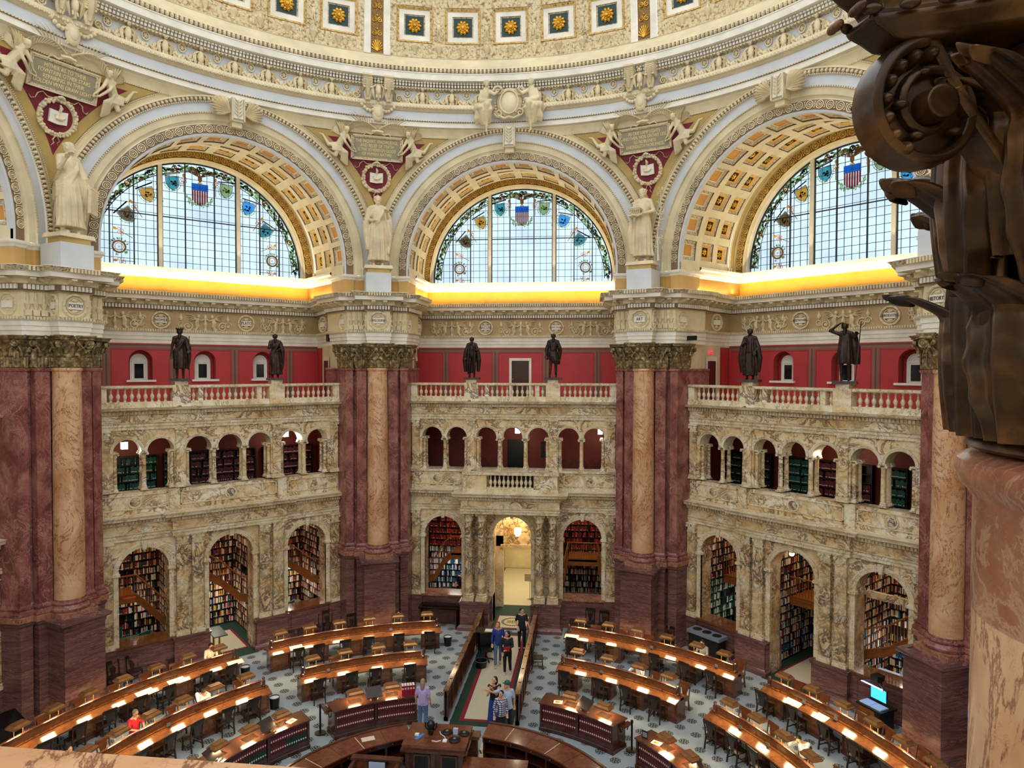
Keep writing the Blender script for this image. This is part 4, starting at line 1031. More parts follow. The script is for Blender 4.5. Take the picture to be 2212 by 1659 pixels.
def arch_trim(mb, uc, R0, R1, zs, y, proj, legz, key=True, impost=True):
    arc(mb, uc, zs, [(R1, y), (R1, y-proj), (R1-(R1-R0)*.35, y-proj), (R1-(R1-R0)*.38, y-proj*.7), (R0+.03, y-proj*.6), (R0, y-proj*.4), (R0, y+.1)], PM, 18, zs-.02)
    if impost:
        for s in (-1, 1):
            a, b = sorted((uc+s*(R0-.05), uc+s*(R1+.04))); mb.mat(PM).box(a, b, y-proj-.05, y+.12, zs-.1, zs); 
            a, b = sorted((uc+s*(R0-.0), uc+s*(R1-.02))); mb.box(a, b, y-proj*.7, y+.1, legz, zs-.1)
    if key: mb.mat(PM).frus((uc-.07, uc+.07, y-proj-.06, y), (uc-.11, uc+.11, y-proj-.1, y), zs+R0-.06, zs+R1+.1)
LOW = [(.03, 4.93), (.03, 5.05), (.06, 5.06), (.06, 5.16), (.1, 5.2), (.02, 5.22), (.02, 5.54), (.1, 5.6), (.1, 5.73), (.16, 5.74), (.34, 5.78), (.36, 5.85), (.42, 5.94), (-.3, 5.97)]
UP = [(.02, 9.36), (.02, 9.48), (.05, 9.49), (.05, 9.58), (.09, 9.63), (.01, 9.65), (.01, 9.92), (.08, 9.97), (.08, 10.11), (.14, 10.12), (.34, 10.14), (.4, 10.22), (-.2, 10.24)]
CX = (-3.95, -2.73, -1.27, 0, 1.27, 2.73, 3.95)
HWB = 5.03
def screen(kind):
    out = {}
    Y0 = 16.6; Y1 = 17.35
    m = MB()
    ops = [(-3.4, .92, .72, 3.66), (0, .93, -.65, 3.7), (3.4, .92, .72, 3.66)]
    arch_wall(m, -HWB, HWB, -.65, 4.95, ops, Y0, Y1, YM, YP, 20)
    for uc, R, _, zs in ops: arch_trim(m, uc, R, R+.2, zs, Y0, .06, .72, True)
    # dado
    yy = 15.62 if kind == 'mid' else 16.3
    for s in (-1, 1):
        x0, x1 = (1.02, 2.38) if kind == 'mid' else (.98, 2.36)
        a, b = sorted((s*x0, s*x1)); A = s*1
        m.mat(BM)
        m.sweep([(a, 16.62), (a, yy), (b, yy), (b, 16.62)], [(.12, -.66), (.12, -.5), (.05, -.44), (.03, -.4), (0, -.38), (0, .56), (.04, .6), (.06, .7), (-.3, .72)], BM)
        m.mat('brown_marble').box(a, b, yy, 16.7, .6, .72)
        c, d = sorted((s*2.36, s*4.42)); m.mat(BM).box(c, d, 16.56, 17.3, -.65, .66)
        m.box(c, d, 16.5, 16.6, -.65, -.42); m.mat('rust_marble').box(c, d, 16.44, 17.4, .66, .74) if kind == 'mid' else m.mat('desk_wood').box(c, d, 16.44, 17.4, .66, .74)
        m.mat(BM).box(c+.25, d-.25, 16.54, 16.56, -.2, -.17); m.box(c+.25, d-.25, 16.54, 16.56, .38, .41); m.box(c+.25, c+.28, 16.54, 16.56, -.2, .41); m.box(d-.28, d-.25, 16.54, 16.56, -.2, .41)
        c, d = sorted((s*4.42, s*HWB)); m.mat(BM).box(c, d, 16.4, 17.3, -.65, .72); m.box(c, d, 16.32, 16.5, -.65, -.42)
        # reveal of the doorway
        c, d = sorted((s*.93, s*1.02)); m.mat(BM).box(c, d, 16.4, 17.5, -.65, .72)
    if kind == 'side':
        for x in (1.40, 2.0, 4.74):
            for s in (-1, 1): pilaster(m, s*x, .44 if x < 3 else .4, 16.42, 16.62, .72, 4.94)
    else:
        for s in (-1, 1): pilaster(m, s*4.74, .4, 16.45, 16.62, .72, 4.94); pilaster(m, s*1.4, .36, 16.5, 16.62, .72, 4.94); pilaster(m, s*2.0, .36, 16.5, 16.62, .72, 4.94)
    out['arcade'] = m
    path = [(-HWB, 16.55), (-2.35, 16.55), (-2.35, 16.36), (2.35, 16.36), (2.35, 16.55), (HWB, 16.55)] if kind == 'side' else [(-HWB, 16.55), (-2.32, 16.55), (-2.32, 15.66), (2.32, 15.66), (2.32, 16.55), (HWB, 16.55)]
    m = MB(); m.sweep(path, LOW, [PM, PM, PM, PM, PM, YM, YM, PM, PM, PM, PM, PM, PM]); m.mat(PM).dent(path, 5.61, 5.73, .09, .16, .13, .075)
    m.mat(PM).box(-HWB, HWB, 16.5, 17.4, 5.9, 5.97); m.box(-2.32, 2.32, path[2][1]-.0, 16.6, 4.93, 5.9)
    out['lower_cornice'] = m
    # parapet
    m = MB(); m.mat(YM).box(-HWB, -1.15 if kind == 'mid' else HWB, 16.62, 17.3, 5.94, 6.84)
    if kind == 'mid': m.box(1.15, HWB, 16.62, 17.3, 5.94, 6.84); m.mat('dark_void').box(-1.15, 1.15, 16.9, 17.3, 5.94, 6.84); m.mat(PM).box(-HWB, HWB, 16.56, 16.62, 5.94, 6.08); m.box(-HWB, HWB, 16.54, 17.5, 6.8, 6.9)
    cells = [(-4.9, -2.5), (2.5, 4.9)] if kind == 'mid' else [(-4.9, -2.5), (-2.0, 2.0), (2.5, 4.9)]
    for a, b in cells:
        for x0, x1, z0, z1 in ((a, b, 6.16, 6.2), (a, b, 6.7, 6.74), (a, a+.04, 6.16, 6.74), (b-.04, b, 6.16, 6.74)): m.mat(PM).box(x0, x1, 16.59, 16.62, z0, z1)
        c = (a+b)/2; m.push(T((c, 16.6, 6.45)) @ RX(pi/2)); m.mat(PM).ring(.22, .04, 18); m.mat('yellow_marble_pilaster').lathe([(.2, .0), (.14, .04), (.02, .06)], 14); m.pop()
    for x in (-2.25, 2.25) if kind == 'side' else ():
        m.mat(PM).box(x-.2, x+.2, 16.54, 16.7, 5.94, 6.86)
    out['parapet'] = m
    # loggia
    m = MB()
    arch_wall(m, -HWB, HWB, 8.47, 9.42, [(c, .5, 8.47, 8.47) for c in CX], Y0+.02, 17.3, YM, PM, 14)
    for a, b in ((-HWB, -4.45), (-2.23, -1.77), (1.77, 2.23), (4.45, HWB)):
        m.mat(YM).box(a, b, 16.62, 17.3, 6.9, 8.47)
    for c in CX: arch_trim(m, c, .5, .62, 8.47, Y0+.02, .05, 6.9, False, False)
    for x in (-4.76, -2.0, 2.0, 4.76): pilaster(m, x, .34, 16.52, 16.64, 6.9, 9.36, YM, .18, .34)
    out['loggia'] = m
    m = MB()
    for x in (-4.37, -3.34, -2.3, -1.7, -.635, .635, 1.7, 2.3, 3.34, 4.37):
        free = abs(x) in (3.34, .635)
        for y in (16.76, 17.2): colonnette(m, x, y, 6.9, 8.47, .095 if free else .08)
    out['colonnettes'] = m
    m = MB(); path = [(-HWB, 16.58), (HWB, 16.58)]; m.sweep(path, UP, [PM, PM, PM, PM, PM, YM, YM, PM, PM, PM, PM, PM]); m.mat(PM).dent(path, 9.98, 10.11, .07, .14, .13, .075); m.box(-HWB, HWB, 16.5, 17.5, 10.12, 10.24); m.box(-HWB, HWB, 16.58, 17.3, 9.36, 10.14)
    out['upper_cornice'] = m
    if kind == 'mid':
        m = MB()
        for s in (-1, 1):
            for x in (1.39, 2.02): 
                pass
        out['x'] = m
    return out
SCR = {'side': screen('side'), 'mid': screen('mid')}
NICE = dict(arcade='marble_arcade', lower_cornice='lower_cornice', parapet='parapet', loggia='loggia_arches', colonnettes='colonnettes', upper_cornice='upper_cornice')
for side, th, word in BAYS:
    k = 'mid' if th == 0 else 'side'
    for key, nm in NICE.items(): child(k+key, SCR[k][key], nm, ROOTS[th], 40)
# ---- four free columns beside the central doorway
c0 = None
for x, lb in ((-2.02, 'outer left of the four yellow marble columns at the central doorway'), (-1.39, 'yellow marble column immediately left of the central doorway'), (1.39, 'yellow marble column immediately right of the central doorway'), (2.02, 'outer right of the four yellow marble columns at the central doorway')):
    if c0 is None:
        c0 = empty('doorway_column', label=lb, cat='column', group='columns beside the central doorway')
        m = MB(PM); m.box(-.27, .27, -.27, .27, .72, .84); m.lathe([(.27, .84), (.28, .88), (.26, .93), (.22, .95), (.24, 1.), (.22, 1.04), (.2, 1.06)], 20); m.build('column_base', c0, 40)
        m = MB(YP); m.lathe([(.2, 1.05), (.2, 2.5), (.172, 4.5)], 24); m.build('shaft', c0, 40)
        m = MB(PM); m.push(T((0, 0, 4.5)) @ S3(.39, .39, .39))
        m.lathe([(.44, 0), (.5, .05), (.44, .1), (.44, .6), (.6, .98)], 16)
        for tier, (h, off) in enumerate(((.42, 0), (.75, .5))):
            for q in range(8): leaf(m, RZ(2*pi*(q+off)/8) @ T((0, -.46, .08)), .34, h, .2, 4, 6)
        for q in range(4): m.push(RZ(pi/2*q+pi/4)); volute(m, T((.8, 0, .86)), .15, .13, (-.36, -.36), 1.6, n=16); m.pop()
        m.box(-.66, .66, -.66, .66, 1.0, 1.13); m.pop(); m.build('capital', c0, 50)
        c = c0
    else: c = dup(c0, label=lb)
    c.location = (x, 15.98, 0)
# ---- balustrades
BALP = [(.055, 0), (.055, .04), (.035, .06), (.05, .1), (.082, .2), (.075, .25), (.035, .34), (.032, .38), (.045, .41), (.03, .44), (.04, .48), (.055, .49), (.055, .53)]
bm = MB(PM); bm.lathe(BALP, 10); BALM = bm
GAPS = [(-4.62, -2.42), (-1.6, -1.34), (-1.1, 1.1), (1.34, 1.6), (2.42, 4.62)]
def balustrade(th, word):
    r = empty('balustrade', (0, 0, 0), bay_rot(th), label='marble balustrade with turned balusters along the upper gallery of the %s bay' % word, cat='balustrade', group=None)
    if 'bal_rail' not in _mesh or True:
        m = MB(PM); m.box(-HWB, HWB, 16.4, 16.86, 10.24, 10.36); m.box(-HWB, HWB, 16.44, 16.82, 10.36, 10.48)
        child('bal_plinth', m, 'plinth', r)
        m = MB(PM); m.box(-HWB, HWB, 16.44, 16.82, 11.01, 11.04); m.box(-HWB, HWB, 16.4, 16.86, 11.04, 11.13); child('bal_rail', m, 'rail', r)
    for a, b in ((-HWB, -4.66), (-1.34+.02, -1.12), (1.12, 1.32), (4.66, HWB)):
        m = MB(YM); m.box(a, b, 16.46, 16.8, 10.48, 11.01); child('bal_post%g' % a, m, 'post', r)
    for x in (-1.98, 1.98):
        m = MB(YM); m.box(x-.34, x+.34, 16.38, 16.88, 10.24, 11.14); m.mat(PM).box(x-.25, x+.25, 16.4, 16.84, 11.13, 11.3)
        child('bal_ped%g' % x, m, 'statue_block', r)
    for a, b in GAPS:
        k = max(1, round((b-a)/.235))
        for j in range(k):
            o = child('balu', BALM, 'baluster', r, 50); o.location = (a+(b-a)*(j+.5)/k, 16.63, 10.48)
for side, th, word in BAYS:
    if th == 90: continue
    balustrade(th, word)
r = empty('balustrade', label='short marble balustrade on the balcony above the central doorway', cat='balustrade')
for s in (-1, 1):
    m = MB(YM); a, b = sorted((s*1.12, s*2.24)); m.box(a, b, 15.76, 16.1, 5.96, 6.8); m.mat(PM).box(a-.03, b+.03, 15.72, 16.6, 5.96, 6.12); m.mat(YM).box(min(s*1.95, s*2.24), max(s*1.95, s*2.24), 16.05, 16.6, 6.1, 6.8); m.build('end_block', r)
m = MB(PM); m.box(-1.15, 1.15, 15.76, 16.1, 5.96, 6.18); m.box(-2.3, 2.3, 15.7, 16.14, 6.78, 6.9); m.box(-2.3, -1.98, 16.1, 16.6, 6.78, 6.9); m.box(1.98, 2.3, 16.1, 16.6, 6.78, 6.9); m.build('rail', r)
for j in range(10):
    o = child('balu', BALM, 'baluster', r, 50); o.location = (-1.05+2.1*(j+.5)/10, 15.92, 6.18); o.scale = (1.1, 1.1, 1.13)
# ---- rooms behind: lower book alcoves and upper corridors (parts of the walls)
BOOKS = {'v': [], 'f': [], 'c': []}
def book(M, w, h, d, c):
    n = len(BOOKS['v']); 
    for p in ((0, 0, 0), (w, 0, 0), (w, 0, h), (0, 0, h), (0, d, 0), (w, d, 0), (w, d, h), (0, d, h)): BOOKS['v'].append(tuple(M @ Vector(p)))
    for f in ((0, 1, 2, 3), (1, 5, 6, 2), (4, 0, 3, 7), (3, 2, 6, 7)): BOOKS['f'].append(tuple(i+n for i in f)); BOOKS['c'].append(c)
def book_row(M, L, h, pal, rnd, fill=.96, wmin=.035, wmax=.06, label=0.):
    x = 0
    while x < L-.05:
        w = rnd.uniform(wmin, wmax)
        if rnd.random() < fill:
            c = lin(rnd.choice(pal)); hh = h*rnd.uniform(.62, .86); k = rnd.uniform(.75, 1.15); c = (c[0]*k, c[1]*k, c[2]*k, 1)
            book(M @ T((x, 0, 0)), w*.94, hh, .2, c)
            if rnd.random() < label: book(M @ T((x+w*.15, -.006, hh*.14)), w*.64, hh*.12, .01, lin((235, 228, 210)))
        else: x += rnd.uniform(0, .1)
        x += w
MIX = [(120, 30, 34), (90, 24, 30), (226, 214, 190), (210, 196, 168), (60, 36, 34), (40, 34, 40), (150, 60, 40), (30, 50, 80), (236, 228, 214), (170, 120, 60), (40, 70, 60), (70, 40, 50)]
BRI = MIX+[(240, 236, 228), (232, 220, 190), (200, 60, 40), (40, 90, 150), (230, 190, 60), (240, 236, 228)]
RED = [(120, 24, 34), (100, 20, 30), (140, 34, 40), (60, 24, 26), (180, 60, 40), (86, 20, 28)]
BLU = [(30, 70, 120), (40, 90, 140), (36, 60, 100), (30, 110, 120), (220, 216, 200)]
GRN = [(22, 84, 74), (18, 70, 64), (28, 96, 82)]; MAR = [(88, 24, 44), (74, 20, 38), (104, 30, 52)]
rnd = random.Random(21)
def case(root, M, L, z0, z1, step, palf, name='bookshelf', label=.35, fill=.95):
    m = MB('shelf_dark'); m.push(M); m.box(0, L, .24, .3, z0, z1); n = round((z1-z0)/step); st = (z1-z0)/n
    for i in range(n+1): m.box(0, L, -.02, .26, z0+i*st-.012, z0+i*st+.012)
    for i in range(int(L/.95)+2): x = min(L, i*.95); m.box(x-.015, x+.015, -.02, .26, z0, z1)
    m.pop(); m.build(name, root)
    W = M if root is None else Matrix.Rotation(root.rotation_euler[2], 4, 'Z') @ M
    for i in range(n):
        xx = 0
        for q in range(int(L/.95)+1):
            a = q*.95+.02; b = min(L, (q+1)*.95)-.02
            if b-a > .1: book_row(W @ T((a, .0, z0+i*st+.012)), b-a, st, palf(z0+i*st, i, q), rnd, fill if rnd.random() > .05 else .3, label=label)
LIGHTS = []
def lamp(kind, M, energy, color, size=.3, sy=None, spread=None, name='room_light'):
    l = bpy.data.lights.new(name, kind); l.energy = energy; l.color = color
    if kind == 'AREA': l.size = size; l.shape = 'RECTANGLE' if sy else 'SQUARE'; l.size_y = sy or size
    elif kind == 'POINT': l.shadow_soft_size = size
    if spread and kind == 'AREA': l.spread = spread
    o = bpy.data.objects.new(name, l); COL.objects.link(o); o.matrix_world = M; return o
def balcony(root, pts, cx, name='alcove_balcony'):
    "pts: (u, v, z) of the deck edge; z of the floor of the little gallery"
    m = MB('balcony_wood'); P = [Vector((cx+u, v, z)) for u, v, z in pts]
    for a, b in zip(P, P[1:]):
        m.add([a+Vector((0, 0, -.32)), b+Vector((0, 0, -.32)), b+Vector((0, 0, .03)), a+Vector((0, 0, .03)), a+Vector((0, .35, -.12)), b+Vector((0, .35, -.12))], [(0, 1, 2, 3), (1, 0, 4, 5)])
        L = (b-a).length; k = max(1, round(L/.13))
        for j in range(k):
            p = a+(b-a)*(j+.5)/k; m.bar(p, p+Vector((0, 0, .86)), .022)
        m.bar(a+Vector((0, 0, .88)), b+Vector((0, 0, .88)), .06, .05); m.bar(a+Vector((0, -.02, .05)), b+Vector((0, -.02, .05)), .05, .05)
    m.build(name, root)
    d = MB('balcony_wood'); lo = [p for p in P if abs(p.z-max(q.z for q in P)) < .05]
    if len(lo) > 1: d.box(min(p.x for p in lo), max(p.x for p in lo), lo[0].y, 20.4, lo[0].z-.1, lo[0].z); d.build('balcony_deck', root)
AL = {  # bay angle -> list of (centre, balcony pts, palette kind)
 -45: [(-3.4, [(-1.5, 19.0, 2.0), (.1, 19.0, 2.0), (.35, 18.9, 1.75), (1.05, 18.5, .95), (1.5, 18.3, .8)], 'mix'), (0, [(-1.5, 19.0, 2.3), (-.2, 19.0, 2.3), (.2, 18.9, 2.0), (.9, 18.5, 1.3), (1.5, 18.3, 1.1)], 'mix'), (3.4, [(-1.5, 19.0, 2.4), (-.1, 19.0, 2.4), (.3, 18.9, 2.1), (1.0, 18.5, 1.5), (1.5, 18.3, 1.4)], 'mix')],
 0: [(-3.4, [(-1.5, 18.6, .9), (-.9, 18.7, 1.0), (-.45, 18.9, 1.8), (-.1, 19.0, 2.1), (1.5, 19.0, 2.1)], 'bri'), (3.4, [(-1.5, 18.4, 1.0), (-.95, 18.5, 1.1), (-.75, 18.9, 2.0), (.75, 18.9, 2.0), (.95, 18.5, 1.1), (1.5, 18.4, 1.0)], 'red')],
 45: [(-3.4, [(-1.5, 18.9, 2.1), (1.5, 19.1, 2.1)], 'grn'), (0, [(-1.5, 18.8, 2.0), (1.5, 19.0, 2.0)], 'blu'), (3.4, [(-1.5, 18.2, .8), (-.5, 18.5, 1.2), (.5, 18.9, 2.0), (1.5, 19.0, 2.0)], 'blu')]}
for side, th, word in BAYS:
    root = ROOTS[th]; m = MB('alcove_orange')
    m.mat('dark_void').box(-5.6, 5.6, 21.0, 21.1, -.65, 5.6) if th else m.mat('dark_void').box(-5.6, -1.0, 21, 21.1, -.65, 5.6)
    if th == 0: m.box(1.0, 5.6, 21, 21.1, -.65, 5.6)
    m.box(-5.6, 5.6, 17.35, 21.0, 5.3, 5.4)
    for s in (-1, 1): m.mat('alcove_orange').box(min(s*5.2, s*5.3), max(s*5.2, s*5.3), 17.3, 21, -.65, 5.3)
    if th:
        for x in (-1.7, 1.7): m.mat('alcove_orange').box(x-.06, x+.06, 17.36, 20.9, -.65, 5.3)
    # upper corridor
    m.mat('corridor_red').box(-5.3, 5.3, 19.4, 19.5, 5.9, 9.5); m.mat('shelf_dark').box(-5.3, 5.3, 17.3, 19.5, 9.4, 9.46); m.mat('desk_wood_dark').box(-5.3, 5.3, 17.3, 19.5, 6.1, 6.16)
    for s in (-1, 1): m.mat('corridor_red').box(min(s*5.1, s*5.2), max(s*5.1, s*5.2), 17.3, 19.5, 6, 9.4)
    m.build('alcove_walls', root)
    if abs(th) > 50: continue
    for cx, bal, pal in AL[th]:
        pf = {'mix': lambda z, i, q: MIX if z > 2 else BRI, 'bri': lambda z, i, q: RED if z > 1.8 else BLU+[(235, 235, 235)]*3, 'red': lambda z, i, q: RED if z > 1.8 else BRI, 'grn': lambda z, i, q: MIX if z > 1.8 else GRN+[(214, 208, 190)], 'blu': lambda z, i, q: MIX if z > 1.8 else BRI+BLU}[pal]
        wd = 1.62; case(root, T((cx-wd, 20.55, 0)), 2*wd, -.6, 5.1, .345, pf)
        if th <= 0: case(root, T((cx+wd-.3, 20.5, 0)) @ RZ(-pi/2), 2.6, -.6, 5.1, .345, pf)
        else: case(root, T((cx-wd+.3, 17.9, 0)) @ RZ(pi/2), 2.6, -.6, 5.1, .345, pf)
        balcony(root, bal, cx)
        W = RZ(bay_rot(th))
        lamp('AREA', W @ T((cx, 18.9, 5.2)), 40, (1, .76, .5), .8, name='alcove_light')
        lamp('AREA', W @ T((cx, 19.4, 1.95)), 36, (1, .9, .75), .7, name='alcove_light')
    # upper corridor books
    if th:
        seg = {-45: [(-4.9, 2.5, GRN), (-2.1, .9, GRN), (-1.0, 2.9, MAR), (2.3, 2.4, MAR)], 45: [(-4.9, 2.4, [(40, 44, 40), (34, 36, 36)]), (-2., 1.5, GRN), (-.4, 2.3, MAR), (2.3, .9, GRN), (3.4, 1.5, MAR)]}[th]
        for u0, L, pal in seg: case(root, T((u0, 19.1, 0)), L, 6.2, 8.0, .36, lambda z, i, q, pal=pal: pal, 'corridor_bookshelf', .8)
# gather all small shelved books into one thing
me = bpy.data.meshes.new('shelved_books'); me.from_pydata(BOOKS['v'], [], BOOKS['f']); me.materials.append(MATS['book_cloth'])
ca = me.color_attributes.new('Col', 'FLOAT_COLOR', 'CORNER'); arr = []
for f, c in zip(BOOKS['f'], BOOKS['c']): arr.extend(list(c)*len(f))
ca.data.foreach_set('color', arr); o = bpy.data.objects.new('shelved_books', me); COL.objects.link(o)
tag(o, label='masses of small book spines shelved in the alcoves and upper corridors', cat='books', kind='stuff')
# corridor behind the central doorway
m = MB(YM); root = ROOTS[0]
for s in (-1, 1):
    m.mat(YM).box(min(s*1.1, s*1.7), max(s*1.1, s*1.7), 17.35, 19.2, -.65, 5.2); m.mat(YM).box(min(s*1.5, s*1.6), max(s*1.5, s*1.6), 19.2, 26, -.65, 4)
    m.mat(PM).box(min(s*.72, s*1.2), max(s*.72, s*1.2), 19.0, 19.3, -.65, 3.1)
m.mat(YM).box(-1.2, 1.2, 19.0, 19.3, 2.55, 5.2); m.box(-1.8, 1.8, 19.1, 19.25, 2.9, 5.4); m.mat(PM).box(-.86, .86, 18.93, 19.0, 2.5, 2.66); m.mat('ivory').box(-1.7, 1.7, 19.2, 26, 3.9, 4.0); m.mat('cream').box(-1.7, 1.7, 26, 26.1, -.65, 4)
m.mat('door_wood').box(-1.3, 1.3, 25.6, 25.9, 1.0, 2.4); m.build('passage', root)
def xy(r, a): return (r*sin(rad(a)), r*cos(rad(a)))
# ------------------------------------------------ floor and carpets
m = MB('patterned_carpet'); n = 48; m.add([(0, 0, FZ)]+[(19*cos(2*pi*i/n), 19*sin(2*pi*i/n), FZ) for i in range(n)], [(0, i+1, (i+1) % n+1) for i in range(n)]); m.build('floor', kind='structure')
for side, th, word in BAYS[:3]:
    m = MB('green_carpet'); m.push(RZ(bay_rot(th)))
    m.box(-5.2, 5.2, 17.0, 26 if th == 0 else 21, FZ+.002, FZ+.01); m.box(-1.0, 1.0, 15.9 if th == 0 else 16.1, 17.0, FZ+.002, FZ+.01); m.pop()
    m.build('floor', kind='structure')  # green alcove carpet, filed as part of the floor
    r = empty('rug', label='beige rug with red edging in the doorway of the %s bay' % word, cat='rug')
    m = MB('crimson_carpet'); m.push(RZ(bay_rot(th)))
    if th == 0: m.box(-.82, .82, 16.05, 17.75, FZ+.01, FZ+.018); m.mat('beige_carpet').box(-.74, .74, 16.13, 17.67, FZ+.018, FZ+.022)
    else: m.box(-.85, .85, 16.9, 19.6, FZ+.01, FZ+.018); m.mat('beige_carpet').box(-.74, .74, 17.0, 19.5, FZ+.018, FZ+.022)
    m.pop(); m.build('field', r)
    if th == 0:
        m = MB('black'); m.push(T((0, 16.9, FZ+.026))); m.ring(.5, .012, 30)
        for k in range(30):
            m.push(RZ(2*pi*k/30) @ T((.5, 0, 0)) @ S3(1, 1, .1)); m.ball((.03, 0, 0), (.05, .03, .05), 6, 3); m.ball((-.04, 0, 0), (.05, .03, .05), 6, 3); m.pop()
        m.mat('rug_gold').box(-.3, .3, -.2, .2, -.004, .0); m.mat('black').box(-.02, .02, -.2, .2, 0, .004)
        for q in range(4): m.box(-.26, -.06, -.13+q*.08, -.11+q*.08, 0, .003); m.box(.06, .26, -.13+q*.08, -.11+q*.08, 0, .003)
        m.pop(); m.build('seal_emblem', r)
r = empty('aisle_runner', label='long beige aisle runner with red lines and dark green border', cat='carpet')
m = MB('green_carpet'); m.box(-1.12, 1.12, 7.0, 15.6, FZ+.002, FZ+.01); m.build('border', r)
m = MB('crimson_carpet'); m.box(-.82, .82, 7.3, 15.3, FZ+.01, FZ+.015); m.build('stripe', r)
m = MB('beige_carpet'); m.box(-.66, .66, 7.45, 15.15, FZ+.015, FZ+.02); m.build('field', r)
m = MB('beige_carpet'); m.box(-1.45, 1.45, 19.3, 25.9, FZ+.012, FZ+.02); m.build('rug', label='pale carpet on the floor of the passage beyond the central doorway', cat='rug')
r = empty('seal_rug', label='pale rug with black laurel wreath seen in the gap of the round counter', cat='rug')
m = MB('beige_carpet'); m.box(.22, .9, 2.6, 6.2, FZ+.01, FZ+.016); m.build('field', r)
m = MB('black'); m.push(T((.45, 4.9, FZ+.02)))
for k in range(36): m.push(RZ(2*pi*k/36) @ T((.55, 0, 0)) @ S3(1, 1, .1)); m.ball((.05, 0, 0), (.08, .035, .05), 6, 3); m.ball((-.06, 0, 0), (.08, .035, .05), 6, 3); m.pop()
m.mat('rug_gold').box(-.25, .25, -.22, .2, -.003, .001); m.pop(); m.build('seal_emblem', r)
# ------------------------------------------------ desks
def arcp(mb, prof, a0, a1, mat, step=1.2):
    "closed profile (r, z) revolved between two azimuths, with end faces"
    k = max(2, int(abs(a1-a0)/step)); mb.mat(mat); n = len(prof)
    vs = [(r*sin(rad(a0+(a1-a0)*i/k)), r*cos(rad(a0+(a1-a0)*i/k)), z) for i in range(k+1) for r, z in prof]
    fs = [(i*n+j, (i+1)*n+j, (i+1)*n+(j+1) % n, i*n+(j+1) % n) for i in range(k) for j in range(n)]
    mb.add(vs, fs+[tuple(range(n)), tuple(k*n+j for j in reversed(range(n)))])
def apart(name, prof, a0, a1, mat, root, smooth=30):
    m = MB(mat); m.push(T(-root.location)); arcp(m, prof, a0, a1, mat); return m.build(name, root, smooth)
Z = lambda h: FZ+h
def desk(r, a0, a1, label):
    am = (a0+a1)/2; x, y = xy(r, am); root = empty('reading_desk', (x, y, FZ), 0, label=label, cat='desk', group='curved double sided reading desks')
    h = .45
    apart('desktop', [(r-.1, Z(.86)), (r-h, Z(.76)), (r-h, Z(.71)), (r-h+.05, Z(.7)), (r-.1, Z(.8))], a0, a1, 'desk_wood', root)
    apart('desktop', [(r+.1, Z(.86)), (r+.1, Z(.8)), (r+h-.05, Z(.7)), (r+h, Z(.71)), (r+h, Z(.76))], a0, a1, 'desk_wood', root)
    d = .25*57.3/r
    apart('divider', [(r-.028, Z(.8)), (r-.028, Z(1.12)), (r+.028, Z(1.12)), (r+.028, Z(.8))], a0+d, a1-d, 'desk_wood', root)
    apart('divider_cap', [(r-.05, Z(1.12)), (r-.05, Z(1.145)), (r-.03, Z(1.16)), (r+.03, Z(1.16)), (r+.05, Z(1.145)), (r+.05, Z(1.12))], a0+d, a1-d, 'desk_wood_dark', root)
    apart('ledge', [(r-.11, Z(.86)), (r-.11, Z(.885)), (r+.11, Z(.885)), (r+.11, Z(.86))], a0, a1, 'desk_wood', root)
    k = max(2, round((a1-a0)*r/57.3/1.9)); w = .42*57.3/r
    for i in range(k+1):
        a = a0+w+.2+(a1-a0-2*w-.4)*i/k
        m = MB('desk_wood_dark'); m.push(T(-root.location))
        arcp(m, [(r-.3, Z(0)), (r-.3, Z(.1)), (r-.25, Z(.13)), (r-.25, Z(.74)), (r+.25, Z(.74)), (r+.25, Z(.13)), (r+.3, Z(.1)), (r+.3, Z(0))], a-w, a+w, 'desk_wood_dark')
        for s in (-1, 1): arcp(m, [(r+s*.25, Z(.2)), (r+s*.262, Z(.22)), (r+s*.262, Z(.64)), (r+s*.25, Z(.66))], a-w*.75, a+w*.75, 'desk_wood')
        m.build('pedestal', root)
    for a, s in ((a0, 1), (a1, -1)):
        m = MB('desk_wood_dark'); m.push(T(-root.location) @ T((*xy(r, a+s*d*.6), 0)) @ RZ(-rad(a)))
        m.prism([(-.04, Z(.86)), (-.05, Z(1.1)), (0, Z(1.2)), (.05, Z(1.1)), (.04, Z(.86))], -.06, .06); m.ball((0, 0, Z(1.2)), (.06, .07, .05), 8, 5); m.ball((0, 0, Z(.93)), (.075, .1, .06), 8, 5); m.build('end_bracket', root)
    return root
desk(14.0, -42.4, -11.9, 'long curved reading desk in the back row, left of the aisle'); desk(10.78, -41.3, -14.6, 'curved reading desk in the middle row, left of the aisle')
desk(14.0, -86, -47.1, 'long curved reading desk at the far left, in front of the left bay'); desk(10.78, -90, -47.4, 'curved reading desk at the left, inside the far left one')
desk(14.0, 11.2, 42.5, 'long curved reading desk in the back row, right of the aisle'); desk(10.78, 13.8, 40.8, 'curved reading desk in the middle row, right of the aisle')
desk(14.0, 47.0, 84, 'long curved reading desk in front of the right bay, beside the computer cart'); desk(10.78, 47.2, 86, 'curved reading desk at the lower right, inside the outer one')
